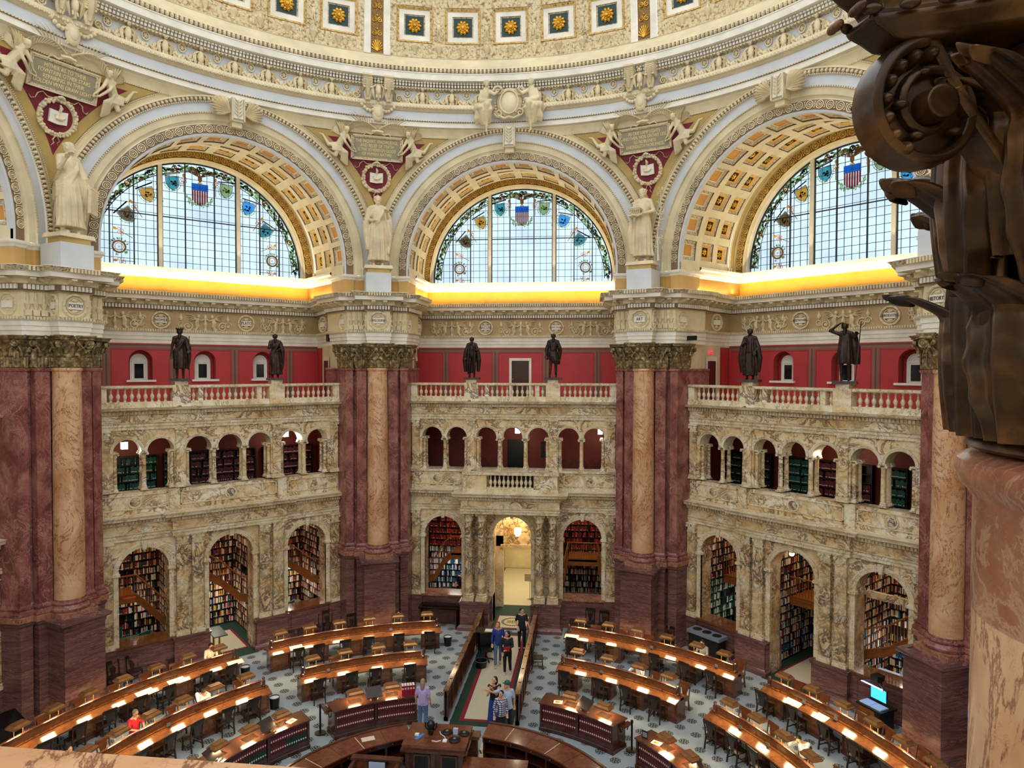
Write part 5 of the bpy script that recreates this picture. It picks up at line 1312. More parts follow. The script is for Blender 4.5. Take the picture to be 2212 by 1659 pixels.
# ------------------------------------------------ desk lamps
L0 = None
def lamp_proto(glass):
    root = empty('desk_lamp', label='x', cat='lamp')
    m = MB('lamp_brass'); m.frus((-.27, .27, -.18, .18), (-.28, .28, -.19, .19), .25, .31); m.frus((-.26, .26, -.17, .17), (-.22, .22, -.13, .13), .31, .37); m.box(-.2, .2, -.115, .115, .37, .395); m.build('hood', root)
    m = MB('lamp_light'); m.box(-.2, .2, -.14, .14, .238, .248); m.build('light_tube', root)
    for s in (-1, 1):
        m = MB('clear_glass' if glass else 'post_brass'); m.cyl(.012, 0, .27, 8); m.push(T((s*.14, 0, 0))) if False else None
        o = m.build('post', root); o.location = (s*.14, 0, 0)
    if glass: m = MB('clear_glass'); m.box(-.22, .22, -.16, .16, 0, .012); m.build('base', root)
    return root
LP = lamp_proto(False); LG = lamp_proto(True)
RING = {'outer left': (14.0, [-83.8, -79, -74.3, -69.5, -64.7, -59.9, -55.1, -50.2]), 'inner left': (10.78, [-87.2, -81.3, -75.4, -69.6, -63.6, -57.6, -51.6]),
        'back row left of the aisle': (14.0, [-40.2, -35.2, -30.1, -24.8, -19.7, -14.4]), 'middle row left of the aisle': (10.78, [-38.4, -31.8, -24.9, -18.2]),
        'back row right of the aisle': (14.0, [14.1, 19.2, 24.5, 29.8, 35.1, 39.9]), 'middle row right of the aisle': (10.78, [18.0, 24.6, 31.4, 37.9]),
        'outer right': (14.0, [50.1, 54.8, 59.8, 64.6, 69.2, 73.9, 78.7]), 'inner right': (10.78, [51.2, 57.2, 63.3, 69.3, 75.3])}
ORD = ['first', 'second', 'third', 'fourth', 'fifth', 'sixth', 'seventh', 'eighth', 'ninth']
used = False
for nm, (r, az) in RING.items():
    for i, a in enumerate(az):
        lb = 'brass hooded lamp, %s from the left on the %s desk' % (ORD[i], nm); x, y = xy(r, a)
        o = LP if not used else dup(LP); used = True
        o.location = (x, y, Z(1.16)); o.rotation_euler = (0, 0, -rad(a)); o['label'] = lb; o['group'] = 'brass lamps on the reading desks'
# ------------------------------------------------ chairs
def chair(wood, nm='wooden_chair'):
    root = empty(nm, label='x', cat='chair')
    m = MB(wood); m.frus((-.22, .22, -.22, .2), (-.24, .24, -.24, .21), .42, .46); m.build('seat', root)
    for sx in (-1, 1):
        m = MB(wood); m.bar((sx*.2, .17, .42), (sx*.21, .2, 0), .04); m.build('leg', root)
        m = MB(wood); m.bar((sx*.2, -.2, .42), (sx*.21, -.26, 0), .042); m.build('leg', root)
        m = MB(wood); m.bar((sx*.2, .17, .16), (sx*.2, -.22, .16), .025); m.build('stretcher', root)
        m = MB(wood); m.tube([(sx*.21, -.21, .44), (sx*.215, -.24, .7), (sx*.225, -.3, .97)], .023, 6); m.build('back_post', root)
    m = MB(wood); m.bar((-.19, .0, .2), (.19, .0, .2), .025); m.build('stretcher', root)
    m = MB(wood); m.add([(-.235, -.3, .86), (.235, -.3, .86), (.235, -.31, 1.0), (-.235, -.31, 1.0), (-.235, -.28, .86), (.235, -.28, .86), (.235, -.285, 1.0), (-.235, -.285, 1.0)], [(0, 1, 2, 3), (5, 4, 7, 6), (3, 2, 6, 7), (1, 0, 4, 5), (0, 3, 7, 4), (2, 1, 5, 6)]); m.build('top_rail', root)
    m = MB(wood); m.add([(-.06, -.215, .46), (.06, -.215, .46), (.13, -.26, .75), (.15, -.285, .87), (-.15, -.285, .87), (-.13, -.26, .75), (-.06, -.235, .46), (.06, -.235, .46), (.13, -.28, .75), (.15, -.3, .87), (-.15, -.3, .87), (-.13, -.28, .75)],
        [(0, 1, 2, 5), (5, 2, 3, 4), (7, 6, 11, 8), (8, 11, 10, 9), (0, 5, 11, 6), (5, 4, 10, 11), (2, 1, 7, 8), (3, 2, 8, 9)]); m.build('splat', root)
    return root
CD = chair('chair_wood'); CL = chair('chair_wood_light'); u1 = [False]; u2 = [False]
def put_chair(r, a, face_out, label, group, dark=True, j=0.):
    P = CD if dark else CL; f = u1 if dark else u2; o = P if not f[0] else dup(P); f[0] = True
    x, y = xy(r, a); o.location = (x, y, FZ); o.rotation_euler = (0, 0, -rad(a)+(0 if face_out else pi)+j); o['label'] = label; o['group'] = group; return o
rnd = random.Random(4)
CH = {'outer left': ([-83, -78, -73.1, -68.6, -63.9, -59.6, -53.8, -49.6], [-73.6, -68.9, -64.1, -59.8, -55.5, -50.2]), 'inner left': ([-86, -80.5, -74.8, -69.2, -63.8, -57.2, -51.8], [-74.6, -69.0, -62.8, -58, -51.0]),
      'back row left of the aisle': ([-38.0, -34.4, -29.6, -25.2, -19.7, -13.8], [-34.5, -25.5, -19.4]), 'middle row left of the aisle': ([-38.1, -31.5, -26.2, -18.7], [-32.8, -24.5]),
      'back row right of the aisle': ([13.2, 18.6, 28.9, 34.6, 39.4], [15.8, 20.5, 25.0, 34.4, 40.6]), 'middle row right of the aisle': ([16.4, 24.2, 30.6, 37.1], [29.2, 32.6, 38.4]),
      'outer right': ([48.5, 54.0, 59.5, 64.4, 70], [49.8, 53.9, 59.4, 63.5, 68.4, 73.2]), 'inner right': ([50.4, 55.8, 61.0, 66.8], [50.6, 56.2, 62.8, 69.8])}
for nm, (near, far) in CH.items():
    r = RING[nm][0]
    for i, a in enumerate(near): put_chair(r-.55, a, True, 'dark chair, %s from left on the near side, %s desk' % (ORD[i], nm), 'chairs at the reading desks', True, rnd.uniform(-.14, .14))
    for i, a in enumerate(far): put_chair(r+.62, a, False, 'brown chair, %s from left behind the %s desk' % (ORD[i], nm), 'chairs at the reading desks', False, rnd.uniform(-.1, .1))
o = put_chair(12.05, 7.8, True, 'lone wooden chair standing beside the right aisle railing', 'single chairs'); o.rotation_euler = (0, 0, -pi/2+.1)
o = put_chair(16.1, 26.6, False, 'dark chair standing against the pier right of the central bay', 'single chairs')
for k, a in enumerate((-53.2, -55.6, -58.2, -60.6)): put_chair(16.75, a, False, 'glossy dark chair, %s from the right in the row against the left bay wall' % ORD[k], 'chairs lined up against the walls')
for k, a in enumerate((-36.4, -34.4, -32.4, -30.3, -26.8)): put_chair(16.75 if k < 4 else 15.9, a, False, 'glossy dark chair, %s from the left in the row by the left bay doorway' % ORD[k], 'chairs lined up against the walls')
for k, a in enumerate((10.6, 13.0, 15.4)): put_chair(16.75-.1*k, a, False, 'glossy dark chair, %s from the left against the wall right of the central doorway' % ORD[k], 'chairs lined up against the walls')
put_chair(16.7, 37.0, False, 'dark chair against the right bay wall beside the round vented cabinet', 'single chairs')
# ------------------------------------------------ curved bookcases with volumes
bk = 0; BK = {}
def volume(mat):
    if mat not in BK:
        r = empty('bound_volume', label='x', cat='book'); m = MB(mat); m.box(-.034, .034, 0, .2, 0, .27); m.build('cover', r)
        m = MB('book_spine_label'); m.box(-.022, .022, -.003, .001, .07, .12); m.build('spine_label', r); BK[mat] = [r, False]
    P, u = BK[mat]; BK[mat][1] = True
    return P if not u else dup(P)
def counter(a0, a1, label, pal, grp, word):
    global bk
    r0, r1 = 7.32, 8.02; am = (a0+a1)/2; x, y = xy(7.6, am)
    root = empty('curved_bookcase', (x, y, FZ), 0, label=label, cat='bookcase')
    apart('top', [(r0-.05, Z(.93)), (r0-.05, Z(.97)), (r1+.05, Z(.97)), (r1+.05, Z(.93))], a0-.4, a1+.4, 'desk_wood_dark', root)
    apart('plinth', [(r0-.03, Z(0)), (r0-.03, Z(.12)), (r0+.02, Z(.15)), (r1, Z(.15)), (r1+.03, Z(0))], a0-.3, a1+.3, 'case_wood', root)
    apart('back', [(r0+.3, Z(.15)), (r0+.3, Z(.93)), (r1, Z(.93)), (r1, Z(.15))], a0, a1, 'case_wood', root)
    apart('lower_panel', [(r0, Z(.15)), (r0, Z(.3)), (r0+.3, Z(.3)), (r0+.3, Z(.15))], a0, a1, 'case_wood', root)
    apart('shelf', [(r0, Z(.585)), (r0, Z(.605)), (r0+.3, Z(.605)), (r0+.3, Z(.585))], a0, a1, 'case_wood', root)
    apart('cornice', [(r0-.02, Z(.89)), (r0-.02, Z(.93)), (r0+.3, Z(.93)), (r0+.3, Z(.89))], a0, a1, 'case_wood', root)
    nb = max(1, round((a1-a0)/10.8)); w = .35
    for i in range(nb+1):
        a = a0+(a1-a0)*i/nb; ww = w if 0 < i < nb else .5
        apart('upright', [(r0-.02, Z(.12)), (r0-.02, Z(.93)), (r0+.3, Z(.93)), (r0+.3, Z(.12))], a-ww+(.4 if i == 0 else 0), a+ww-(.4 if i == nb else 0), 'case_wood', root)
    for i in range(nb):
        b0 = a0+(a1-a0)*i/nb+.55; b1 = a0+(a1-a0)*(i+1)/nb-.5
        for row, z in ((0, .3), (1, .605)):
            k = int((b1-b0)/(.075*57.3/r0)); 
            for j in range(k):
                if bk >= 296: return root
                a = b0+(b1-b0)*(j+.5)/k; mt = pal(i, row, j)
                if mt is None: continue
                b = volume(mt); x, y = xy(r0+.02, a); b.location = (x, y, Z(z)); b.rotation_euler = (0, 0, -rad(a)); bk += 1
                b['label'] = 'bound volume with pale spine label, %s shelf of the %s bookcase' % ('upper' if row else 'lower', word); b['group'] = grp+(' upper' if row else ' lower')
    return root
counter(-40.2, -18.0, 'dark curved bookcase counter left of the aisle, full of dark red volumes', lambda i, r, j: 'maroon_book' if not (r and i and j > 16) else None, 'volumes in the bookcase left of the aisle', 'left central')
counter(16.6, 38.2, 'dark curved bookcase counter right of the aisle, holding dark purple volumes', lambda i, r, j: 'maroon_book', 'volumes in the bookcase right of the aisle', 'right central')
counter(-80, -47.2, 'curved bookcase counter at the lower left with green and maroon volumes', lambda i, r, j: ('green_book' if (r == 0 and j > 6) or i < 1 else 'maroon_book') if i > 0 else None, 'volumes in the lower left bookcase', 'lower left')
counter(45.8, 80, 'curved bookcase counter at the lower right edge, holding maroon volumes', lambda i, r, j: 'maroon_book' if i < 2 else None, 'volumes in the lower right bookcase', 'lower right')
gl = False
for nm, az in (('left central', (-34.0, -24.4)), ('lower left', (-77.6, -69.7, -61.5, -53.1)), ('right central', (24.2, 33.8)), ('lower right', (52.7, 61.0))):
    for i, a in enumerate(az):
        o = LG if not gl else dup(LG); gl = True; x, y = xy(7.68, a); o.location = (x, y, Z(.97)); o.rotation_euler = (0, 0, -rad(a)); o['label'] = 'brass hooded lamp on glass posts, %s from the left on the %s bookcase' % (ORD[i], nm); o['group'] = 'lamps on the bookcase counters'
B0 = None
def bookstand(r, a, lb, tw=0.):
    global B0
    if B0 is None:
        B0 = empty('book_stand', label=lb, cat='book stand'); m = MB('shade_brown'); m.push(T((0, 0, .2)) @ RX(.75)); m.box(-.28, .28, -.2, .2, 0, .02); m.box(-.28, .28, -.2, -.18, .02, .05); m.pop(); m.build('tray', B0)
        m = MB('desk_wood_dark'); m.lathe([(.16, 0), (.16, .03), (.05, .05), (.04, .18)], 14); m.build('foot', B0); o = B0
    else: o = dup(B0, label=lb)
    x, y = xy(r, a); o.location = (x, y, Z(.97)); o.rotation_euler = (0, 0, -rad(a)+tw)
bookstand(7.62, -29.2, 'tilted dark book stand between the lamps of the left central bookcase'); bookstand(7.62, -57.4, 'tilted dark book stand near the right end of the lower left bookcase', .2); bookstand(7.62, -71.8, 'tilted dark book stand further left on the lower left bookcase', .2)
bookstand(7.62, 28.6, 'tilted brown book stand between the lamps of the right central bookcase', -.3); bookstand(7.62, 63.5, 'tilted brown book stand on the lower right bookcase', -.4)
for k in range(5):
    r = empty('large_volume', (*xy(7.55, -20.2-.72*(k-2)), Z(.97)), rad(20), label='tall crimson volume, %s from the left of five standing on the left central bookcase' % ORD[4-k], cat='book', group='crimson volumes on the counter')
    m = MB('crimson_book'); m.box(-.045, .045, -.13, .13, 0, .34); m.build('cover', r); m = MB('paper'); m.box(-.036, .036, -.1, .12, .335, .343); m.build('page_block', r); m = MB('book_spine_label'); m.box(-.028, .028, -.134, -.129, .22, .28); m.build('spine_label', r)
for r_, a, lb in ((7.6, 20.8, 'open leaflet on the right central bookcase'), (7.6, -50.8, 'open leaflet at the right end of the lower left bookcase'), (7.6, 50.2, 'open leaflet beside the lamp on the lower right bookcase')):
    r = empty('leaflet', (*xy(r_, a), Z(.97)), -rad(a)+.3, label=lb, cat='leaflet'); m = MB('paper'); m.box(-.15, .15, -.11, .11, .0, .008); m.build('sheet', r); m = MB('orange_flyer'); m.box(-.09, .08, -.06, .06, .008, .01); m.build('printed_picture', r)
r = empty('sign_holder', (*xy(7.5, 47.2), Z(.97)), -rad(47)+.35, label='small dark notice in a stand on the lower right bookcase', cat='sign'); m = MB('cloth_navy'); m.box(-.1, .1, -.01, .01, 0, .24); m.build('panel', r); m = MB('white_plastic')
for q in range(5): m.box(-.07, .07, -.012, -.01, .06+q*.03, .068+q*.03)
m.build('text_lines', r)
# side shelves of the bookcases
for a, s, lb in ((-40.9, -1, 'left central'), (38.9, 1, 'right central')):
    m = MB('desk_wood_dark'); m.push(T((*xy(7.95, a), 0)) @ RZ(-rad(a))); m.box(-.12 if s > 0 else -.1, .1, -.22, .22, Z(.78), Z(.81)); m.bar((0, -.15, Z(.78)), (-s*.08, -.15, Z(.55)), .03); m.bar((0, .15, Z(.78)), (-s*.08, .15, Z(.55)), .03); m.pop(); m.build('folding_shelf', label='small folding side shelf hung on the %s bookcase end' % lb, cat='shelf')
# ------------------------------------------------ aisle railings
for s, lb in ((-1, 'left'), (1, 'right')):
    x = s*1.27; root = empty('aisle_railing', (x, 11.4, FZ), 0, label='long panelled wooden railing on the %s side of the aisle' % lb, cat='railing', group=None)
    y0, y1 = 7.2, 15.55
    def pt(name, mat, *b):
        m = MB(mat); m.push(T(-root.location)); m.box(*b); return m.build(name, root)
    pt('top_rail', 'desk_wood', x-.09, x+.09, y0, y1, Z(1.08), Z(1.13)); pt('panel', 'desk_wood_dark', x-.025, x+.025, y0, y1, Z(.12), Z(1.08)); pt('base_rail', 'desk_wood_dark', x-.08, x+.08, y0, y1, Z(0.02), Z(.16)); pt('middle_rail', 'desk_wood_dark', x-.045, x+.045, y0, y1, Z(.86), Z(.92))
    k = 9
    for i in range(k+1): yy = y0+(y1-y0)*i/k; pt('post', 'desk_wood_dark', x-.07, x+.07, max(y0, yy-.05), min(y1, yy+.05), Z(0.02), Z(1.08))
    m = MB('desk_wood_dark'); m.push(T(-root.location))
    for i in range(64): yy = y0+.1+(y1-y0-.2)*(i+.5)/64; m.box(x-.038, x+.038, yy-.018, yy+.018, Z(.16), Z(.86))
    m.build('slats', root)
    m = MB('black'); m.push(T(-root.location))
    for i in range(7): yy = y0+.9+i*1.15; m.box(x-.05, x+.05, yy-.03, yy+.03, Z(1.13), Z(1.136))
    m.build('inlays', root)
# ------------------------------------------------ round central counter
def ringdesk(a0, a1, lb):
    x, y = xy(4.85, (a0+a1)/2); root = empty('round_counter', (x, y, FZ), 0, label=lb, cat='counter')
    apart('top', [(4.38, Z(1.06)), (4.38, Z(1.1)), (5.2, Z(1.1)), (5.2, Z(1.06))], a0, a1, 'centre_wood', root); apart('rim', [(5.2, Z(1.03)), (5.2, Z(1.13)), (5.28, Z(1.13)), (5.28, Z(1.03))], a0, a1, 'desk_wood_dark', root)
    apart('outer_panel', [(5.05, Z(0)), (5.05, Z(1.06)), (5.15, Z(1.06)), (5.15, Z(0))], a0, a1, 'desk_wood_dark', root); 
    apart('shelf', [(4.5, Z(.55)), (4.5, Z(.58)), (5.05, Z(.58)), (5.05, Z(.55))], a0, a1, 'case_wood', root); apart('drawer_front', [(4.44, Z(.9)), (4.44, Z(1.06)), (4.5, Z(1.06)), (4.5, Z(.9))], a0, a1, 'case_wood', root)
    k = max(2, round((a1-a0)/9))
    for i in range(k+1):
        a = a0+.5+(a1-a0-1)*i/k; apart('upright', [(4.46, Z(0)), (4.46, Z(1.06)), (5.05, Z(1.06)), (5.05, Z(0))], a-.4, a+.4, 'case_wood', root)
        if 0 < i < k: 
            m = MB('centre_wood'); m.push(T(-root.location)); arcp(m, [(4.4, Z(1.1)), (4.4, Z(1.104)), (5.16, Z(1.104)), (5.16, Z(1.1))], a-.12, a+.12, 'pale_marble' if i % 2 else 'desk_wood_dark'); m.build('joint_strip', root)
        x2, y2 = xy(4.42, a+2.5); m = MB('steel'); m.push(T(-root.location) @ T((x2, y2, Z(.98)))); m.ball((0, 0, 0), .018, 6, 4); m.build('knob', root)
ringdesk(-88, -22.8, 'glossy curved wooden counter sweeping left from the central control desk'); ringdesk(6.3, 80, 'glossy curved wooden counter to the right of the central control desk')
root = empty('control_desk', (-.76, 3.7, FZ), 0, label='tall square wooden control desk at the bottom centre, carrying a dome camera', cat='desk')
def pb(name, mat, *b, par=None):
    m = MB(mat); m.box(*b); return m.build(name, par or root)
pb('top', 'centre_wood', -.95, .95, -.66, .62, 1.36, 1.45); pb('top_moulding', 'desk_wood_dark', -.99, .99, -.7, .66, 1.24, 1.3); pb('frieze', 'centre_wood', -.92, .92, -.62, .6, 1.3, 1.36)
pb('body', 'case_wood', -.86, .86, -.56, .56, 0, 1.24); pb('rear_counter', 'desk_wood', -.9, 1.15, .62, 1.0, 1.0, 1.1); pb('rear_panel', 'desk_wood_dark', -.9, 1.1, .7, .95, 0, 1.0)
for x in (-.62, .2): pb('opening_frame', 'desk_wood_dark', x, x+.5, -.6, -.56, .52, 1.14); pb('opening', 'black', x+.05, x+.45, -.61, -.6, .57, 1.09)
for x in (-.86, -.08, .74): pb('stile', 'desk_wood_dark', x, x+.12, -.6, -.56, 0, 1.24)
root = empty('low_desk', (-2.3, 2.7, FZ), 0, label='panelled wooden desk back with a small bright screen, bottom left of the control desk', cat='desk')
pb('back', 'centre_wood', -.8, .62, .1, .2, 0, 1.05); pb('cap', 'desk_wood_dark', -.86, .68, .04, .26, 1.05, 1.12); pb('side', 'desk_wood_dark', -.8, -.7, -.8, .1, 0, 1.05); pb('side', 'desk_wood_dark', .52, .62, -.8, .1, 0, 1.05); pb('worktop', 'centre_wood', -.7, .52, -.8, .1, .72, .76)
root2 = empty('monitor', (-2.32, 2.55, FZ+.76), 0, label='small monitor with a pale blue screen on the low desk', cat='monitor'); pb('casing', 'black', -.28, .28, .06, .1, .04, .4, par=root2); pb('screen', 'cloth_skyblue', -.24, .24, .045, .06, .08, .36, par=root2); pb('foot', 'black', -.1, .1, -.02, .14, 0, .04, par=root2)
root = empty('side_table', (1.1, 3.2, FZ), 0, label='plain wooden worktop right of the control desk', cat='table'); pb('tabletop', 'centre_wood', -.98, .9, -.75, .3, .9, .95); pb('support', 'case_wood', -.9, -.84, -.7, .2, 0, .9); pb('support', 'case_wood', .78, .84, -.7, .2, 0, .9)
# things on the control desk
TX, TY, TZ = -.76, 3.7, FZ+1.45
root = empty('dome_camera', (TX-.2, TY-.1, TZ), 0, label='black dome camera on a wooden block on the control desk', cat='camera')
pb('wooden_block', 'desk_wood', -.14, .14, -.16, .16, 0, .04); m = MB('black_gloss'); m.lathe([(.07, .04), (.08, .12), (.11, .2), (.1, .24)], 16); m.build('pedestal', root); m = MB('black_gloss'); m.ball((0, 0, .34), .13, 18, 12); m.build('dome', root, 60)
for s in (-1, 1): m = MB('black'); m.tube([(s*.1, 0, .18), (s*.17, 0, .26), (s*.17, 0, .4)], .025, 6); m.build('bracket', root)
for (x, y, w, d, h, mt, nm, lb, c) in ((-.62, -.12, .06, .05, .05, 'white_plastic', 'adapter', 'small white adapter left of the dome camera', 'adapter'), (-.52, -.2, .05, .17, .012, 'blue_plastic', 'ruler', 'blue strip lying on the control desk', 'ruler'),
    (.28, -.35, .06, .07, .03, 'white_plastic', 'remote_control', 'white remote lying on the control desk', 'remote'), (.52, .1, .07, .05, .16, 'cloth_skyblue', 'small_box', 'pale blue upright box on the control desk', 'box')):
    r = empty(nm, (TX+x, TY+y, TZ), -.5 if nm == 'ruler' else 0, label=lb, cat=c); m = MB(mt); m.box(-w, w, -d, d, 0, h); m.build('body', r)
for i, (x, y) in enumerate(((.25, .12), (.78, .1), (.56, -.28))):
    r = empty('speakerphone_pod', (TX+x, TY+y, TZ), .3*i, label=('grey flat pod nearest the dome camera', 'grey flat pod at the right end of the control desk', 'round dark pod at the front of the control desk')[i], cat='speakerphone'); m = MB('iron'); m.lathe([(.17, 0), (.18, .03), (.12, .06), (.02, .07)], 6 if i < 2 else 20); m.build('body', r); m = MB('steel'); m.lathe([(.05, .062), (.045, .072)], 12); m.build('button', r)
m = MB('white_plastic'); m.tube([(TX+.02, TY+.15, TZ+.01), (TX+.08, TY+.0, TZ+.012), (TX+.22, TY-.12, TZ+.01), (TX+.3, TY-.3, TZ+.01)], .012, 6); m.tube([(TX-.1, TY-.4, TZ+.012), (TX+.05, TY-.42, TZ+.012), (TX+.16, TY-.35, TZ+.012)], .014, 6); m.build('white_cable', label='white cable curling round the dome camera base', cat='cable')
m = MB('cloth_cream'); m.push(T((*xy(4.85, -38), Z(1.1))) @ RZ(.5)); m.box(-.2, .2, -.12, .12, 0, .006); m.pop(); m.build('paper_sheet', label='pale sheet of paper on the curved counter left', cat='paper')
# ------------------------------------------------ posts, bins, machines
S0 = empty('stanchion', (*xy(8.0, -42.2), FZ), 0, label='black belt stanchion beside the left central bookcase', cat='stanchion', group='black stanchions')
m = MB('iron'); m.lathe([(.19, 0), (.19, .025), (.05, .04)], 20); m.build('base', S0); m = MB('iron'); m.cyl(.032, .03, .98, 12); m.lathe([(.045, .92), (.045, 1.0)], 12); m.build('post', S0)
dup(S0, (*xy(8.0, 40.2), FZ), 0, 'black belt stanchion beside the right central bookcase')
b0 = None
for (r_, a, lb) in ((14.0, -46.0, 'black waste bin at the right end of the far left desk'), (10.7, -46.2, 'black waste bin at the end of the inner left desk'), (14.0, -10.6, 'black waste bin at the aisle end of the back row desk')):
    if b0 is None:
        b0 = empty('waste_bin', label=lb, cat='bin', group='waste bins'); m = MB('black'); m.lathe([(.15, 0), (.19, .42), (.175, .42), (.14, .02)], 20, cap=False); m.cyl(.15, 0, .02, 20); m.build('bin_body', b0, 40); m = MB('steel'); m.push(T((0, 0, .42))); m.ring(.185, .012, 20); m.pop(); m.build('rim', b0); m = MB('white_plastic'); m.lathe([(.17, .39), (.1, .36), (.02, .35)], 12); m.build('liner', b0); o = b0
    else: o = dup(b0, label=lb)
    o.location = (*xy(r_, a), FZ)
# card catalogue / bench in the left arch of the central bay
root = empty('glass_topped_cabinet', (-3.45, 15.95, FZ), 0, label='low dark display cabinet under the left arch of the central bay', cat='cabinet'); pb('top', 'black_gloss', -.95, .95, -.4, .4, .98, 1.03); pb('body', 'case_wood', -.9, .9, .3, .36, .05, .98); pb('side', 'case_wood', .84, .9, -.36, .3, 0, .98); pb('side', 'case_wood', -.9, -.84, -.36, .3, 0, .98)
# vented cabinet with three round grilles (right bay)
root = empty('vented_cabinet', (*xy(16.35, 32.6), FZ), -rad(45), label='black cabinet with grey top and three round vents against the right bay wall', cat='cabinet')
pb('body', 'black', -.75, .75, -.28, .3, 0, .98); pb('top', 'grey_plastic', -.82, .82, -.32, .32, .98, 1.12)
for x in (-.5, 0, .5): m = MB('black'); m.push(T((x, 0, 1.12))); m.lathe([(.2, 0), (.2, .012), (.17, .015), (.16, .004), (.02, .004)], 20); m.ring(.1, .012, 16); m.pop(); m.build('vent', root)
# scanner cart
root = empty('scanner_cart', (*xy(16.05, 58.3), FZ), -rad(45)-.25, label='brown cart with a lit book scanner against the right bay wall', cat='cart')
pb('cabinet', 'desk_wood', -.42, .2, -.35, .35, .05, .8); pb('side_panel', 'black', .2, .42, -.35, .35, .05, .8); pb('worktop', 'black', -.48, .5, -.4, .42, .8, .86); pb('scan_bed', 'cloth_skyblue', -.42, -.02, -.3, .1, .86, .9); pb('scan_bed', 'cloth_skyblue', .0, .4, -.3, .1, .86, .9)
pb('screen', 'screen_light', -.3, .28, .12, .13, 1.0, 1.4); pb('screen_casing', 'black', -.33, .31, .135, .17, .97, 1.43); pb('arm', 'black', -.03, .03, .2, .26, .86, 1.7); pb('lamp_head', 'black', -.14, .14, -.12, .24, 1.7, 1.9)
m = MB('scanner_light'); m.box(-.5, .45, -.2, -.16, 1.56, 1.58); m.build('light_bar', root); m = MB('black'); m.bar((-.1, 0, 1.7), (-.5, -.2, 1.58), .05); m.bar((.1, 0, 1.7), (.45, -.2, 1.58), .05); m.build('light_arm', root)
# glass topped terminal at the left edge
root = empty('terminal_desk', (*xy(15.7, -76.5), FZ), -rad(-67), label='dark desk with a tilted glossy screen at the left edge', cat='desk'); pb('body', 'black', -.5, .5, -.3, .3, 0, .9); m = MB('black_gloss'); m.push(T((0, 0, .95)) @ RX(.3)); m.box(-.55, .55, -.35, .35, 0, .05); m.pop(); m.build('tilted_screen', root)
# aisle: small desk, swivel chair, bin
root = empty('attendant_desk', (-.78, 13.2, FZ), 0, label='small black attendant desk inside the aisle by the left railing', cat='desk'); pb('desktop', 'black', -.4, .4, -.3, .3, .95, 1.0); pb('front', 'black', -.38, .38, .22, .28, 0, .95); pb('papers', 'paper', .0, .32, -.2, .1, 1.0, 1.02)
root = empty('swivel_chair', (-.62, 12.35, FZ), .3, label='black office chair on castors in the aisle', cat='chair'); m = MB('black'); m.frus((-.24, .24, -.24, .24), (-.22, .22, -.22, .22), .46, .54); m.build('seat', root); m = MB('black'); m.box(-.23, .23, .2, .27, .6, 1.12); m.box(-.04, .04, .2, .24, .46, .62); m.build('backrest', root)
m = MB('iron'); m.cyl(.03, .1, .46, 8); m.build('gas_column', root)
for k in range(5): a = 2*pi*k/5; m = MB('iron'); m.bar((0, 0, .12), (.3*cos(a), .3*sin(a), .07), .04); m.ball((.3*cos(a), .3*sin(a), .035), .035, 6, 4); m.build('leg', root)
root = empty('round_basket', (-.72, 11.7, FZ), 0, label='round black open basket on the aisle floor', cat='bin'); m = MB('black'); m.lathe([(.2, 0), (.26, .3), (.25, .3), (.19, .02)], 20, cap=False); m.cyl(.2, 0, .02, 16); m.build('basket_body', root); m = MB('steel'); m.push(T((0, 0, .3))); m.ring(.26, .012, 24); m.pop(); m.build('rim', root)
# reading table in the left doorway, sign stand in the passage
root = empty('narrow_table', (*bp(-45, -.52, 17.1)[:2], FZ), -bay_rot(-45)*-1+pi/2, label='narrow dark green table with brass legs in the left bay doorway', cat='table')
m = MB('green_table'); m.box(-.75, .55, -.28, .28, .95, 1.0); m.build('tabletop', root)
for x, y in ((-.5, 0), (.4, 0)): m = MB('post_brass'); m.lathe([(.12, 0), (.12, .04), (.05, .07), (.035, .9), (.06, .95)], 10); o = m.build('leg', root); o.location = (x, y, 0)
root = empty('sign_stand', (.55, 20.3, FZ), 0, label='slim metal stand with a framed notice in the bright passage', cat='sign'); m = MB('steel'); m.lathe([(.14, 0), (.14, .02), (.02, .03)], 14); m.cyl(.015, 0, 1.0, 8); m.build('stand', root); m = MB('iron'); m.box(-.27, .27, -.01, .01, 1.0, 1.36); m.build('frame', root); m = MB('cream'); m.box(-.25, .25, -.014, -.01, 1.02, 1.34); m.build('notice', root)
m = MB('shade_brown')
for q in range(6): m.box(-.2, .2, -.016, -.014, 1.07+q*.04, 1.078+q*.04)
m.build('text_lines', root)
def lantern(loc, s, lb, grp):
    r = empty('hanging_lantern', loc, 0, label=lb, cat='lantern', group=grp); m = MB('lantern_warm'); m.push(S3(s, s, s)); m.lathe([(.06, -.22), (.13, -.12), (.14, .08), (.08, .14)], 8); m.pop(); m.build('glass_body', r)
    m = MB('post_brass'); m.push(S3(s, s, s)); m.lathe([(.09, .14), (.12, .16), (.04, .26), (.015, .3)], 8); m.cyl(.012, .3, 1.1, 6); m.lathe([(.02, -.3), (.07, -.22)], 8); m.pop(); m.build('mount', r); return r
lantern((.1, 18.3, 3.55), 1.3, 'brass lantern glowing in the central doorway arch', None)
def tlamp(th, u, z, lb):
    x, y, _ = bp(th, u, 18.2); r = empty('ceiling_lantern', (x, y, z), bay_rot(th), label=lb, cat='lantern', group='lit lanterns in the upper corridors'); m = MB('lantern_light'); m.box(-.12, .12, -.12, .12, -.3, .0); m.build('glass_body', r); m = MB('iron'); m.box(-.14, .14, -.14, .14, 0, .03); m.cyl(.01, .03, 9.4-z, 6)
    for s in (-1, 1): m.box(s*.125-.01, s*.125+.01, -.13, -.11, -.3, 0)
    m.build('mount', r)
    lamp('POINT', T(bp(th, u, 17.9, z-.5)), 14, (1, .85, .6), .15, name='lantern_glow')
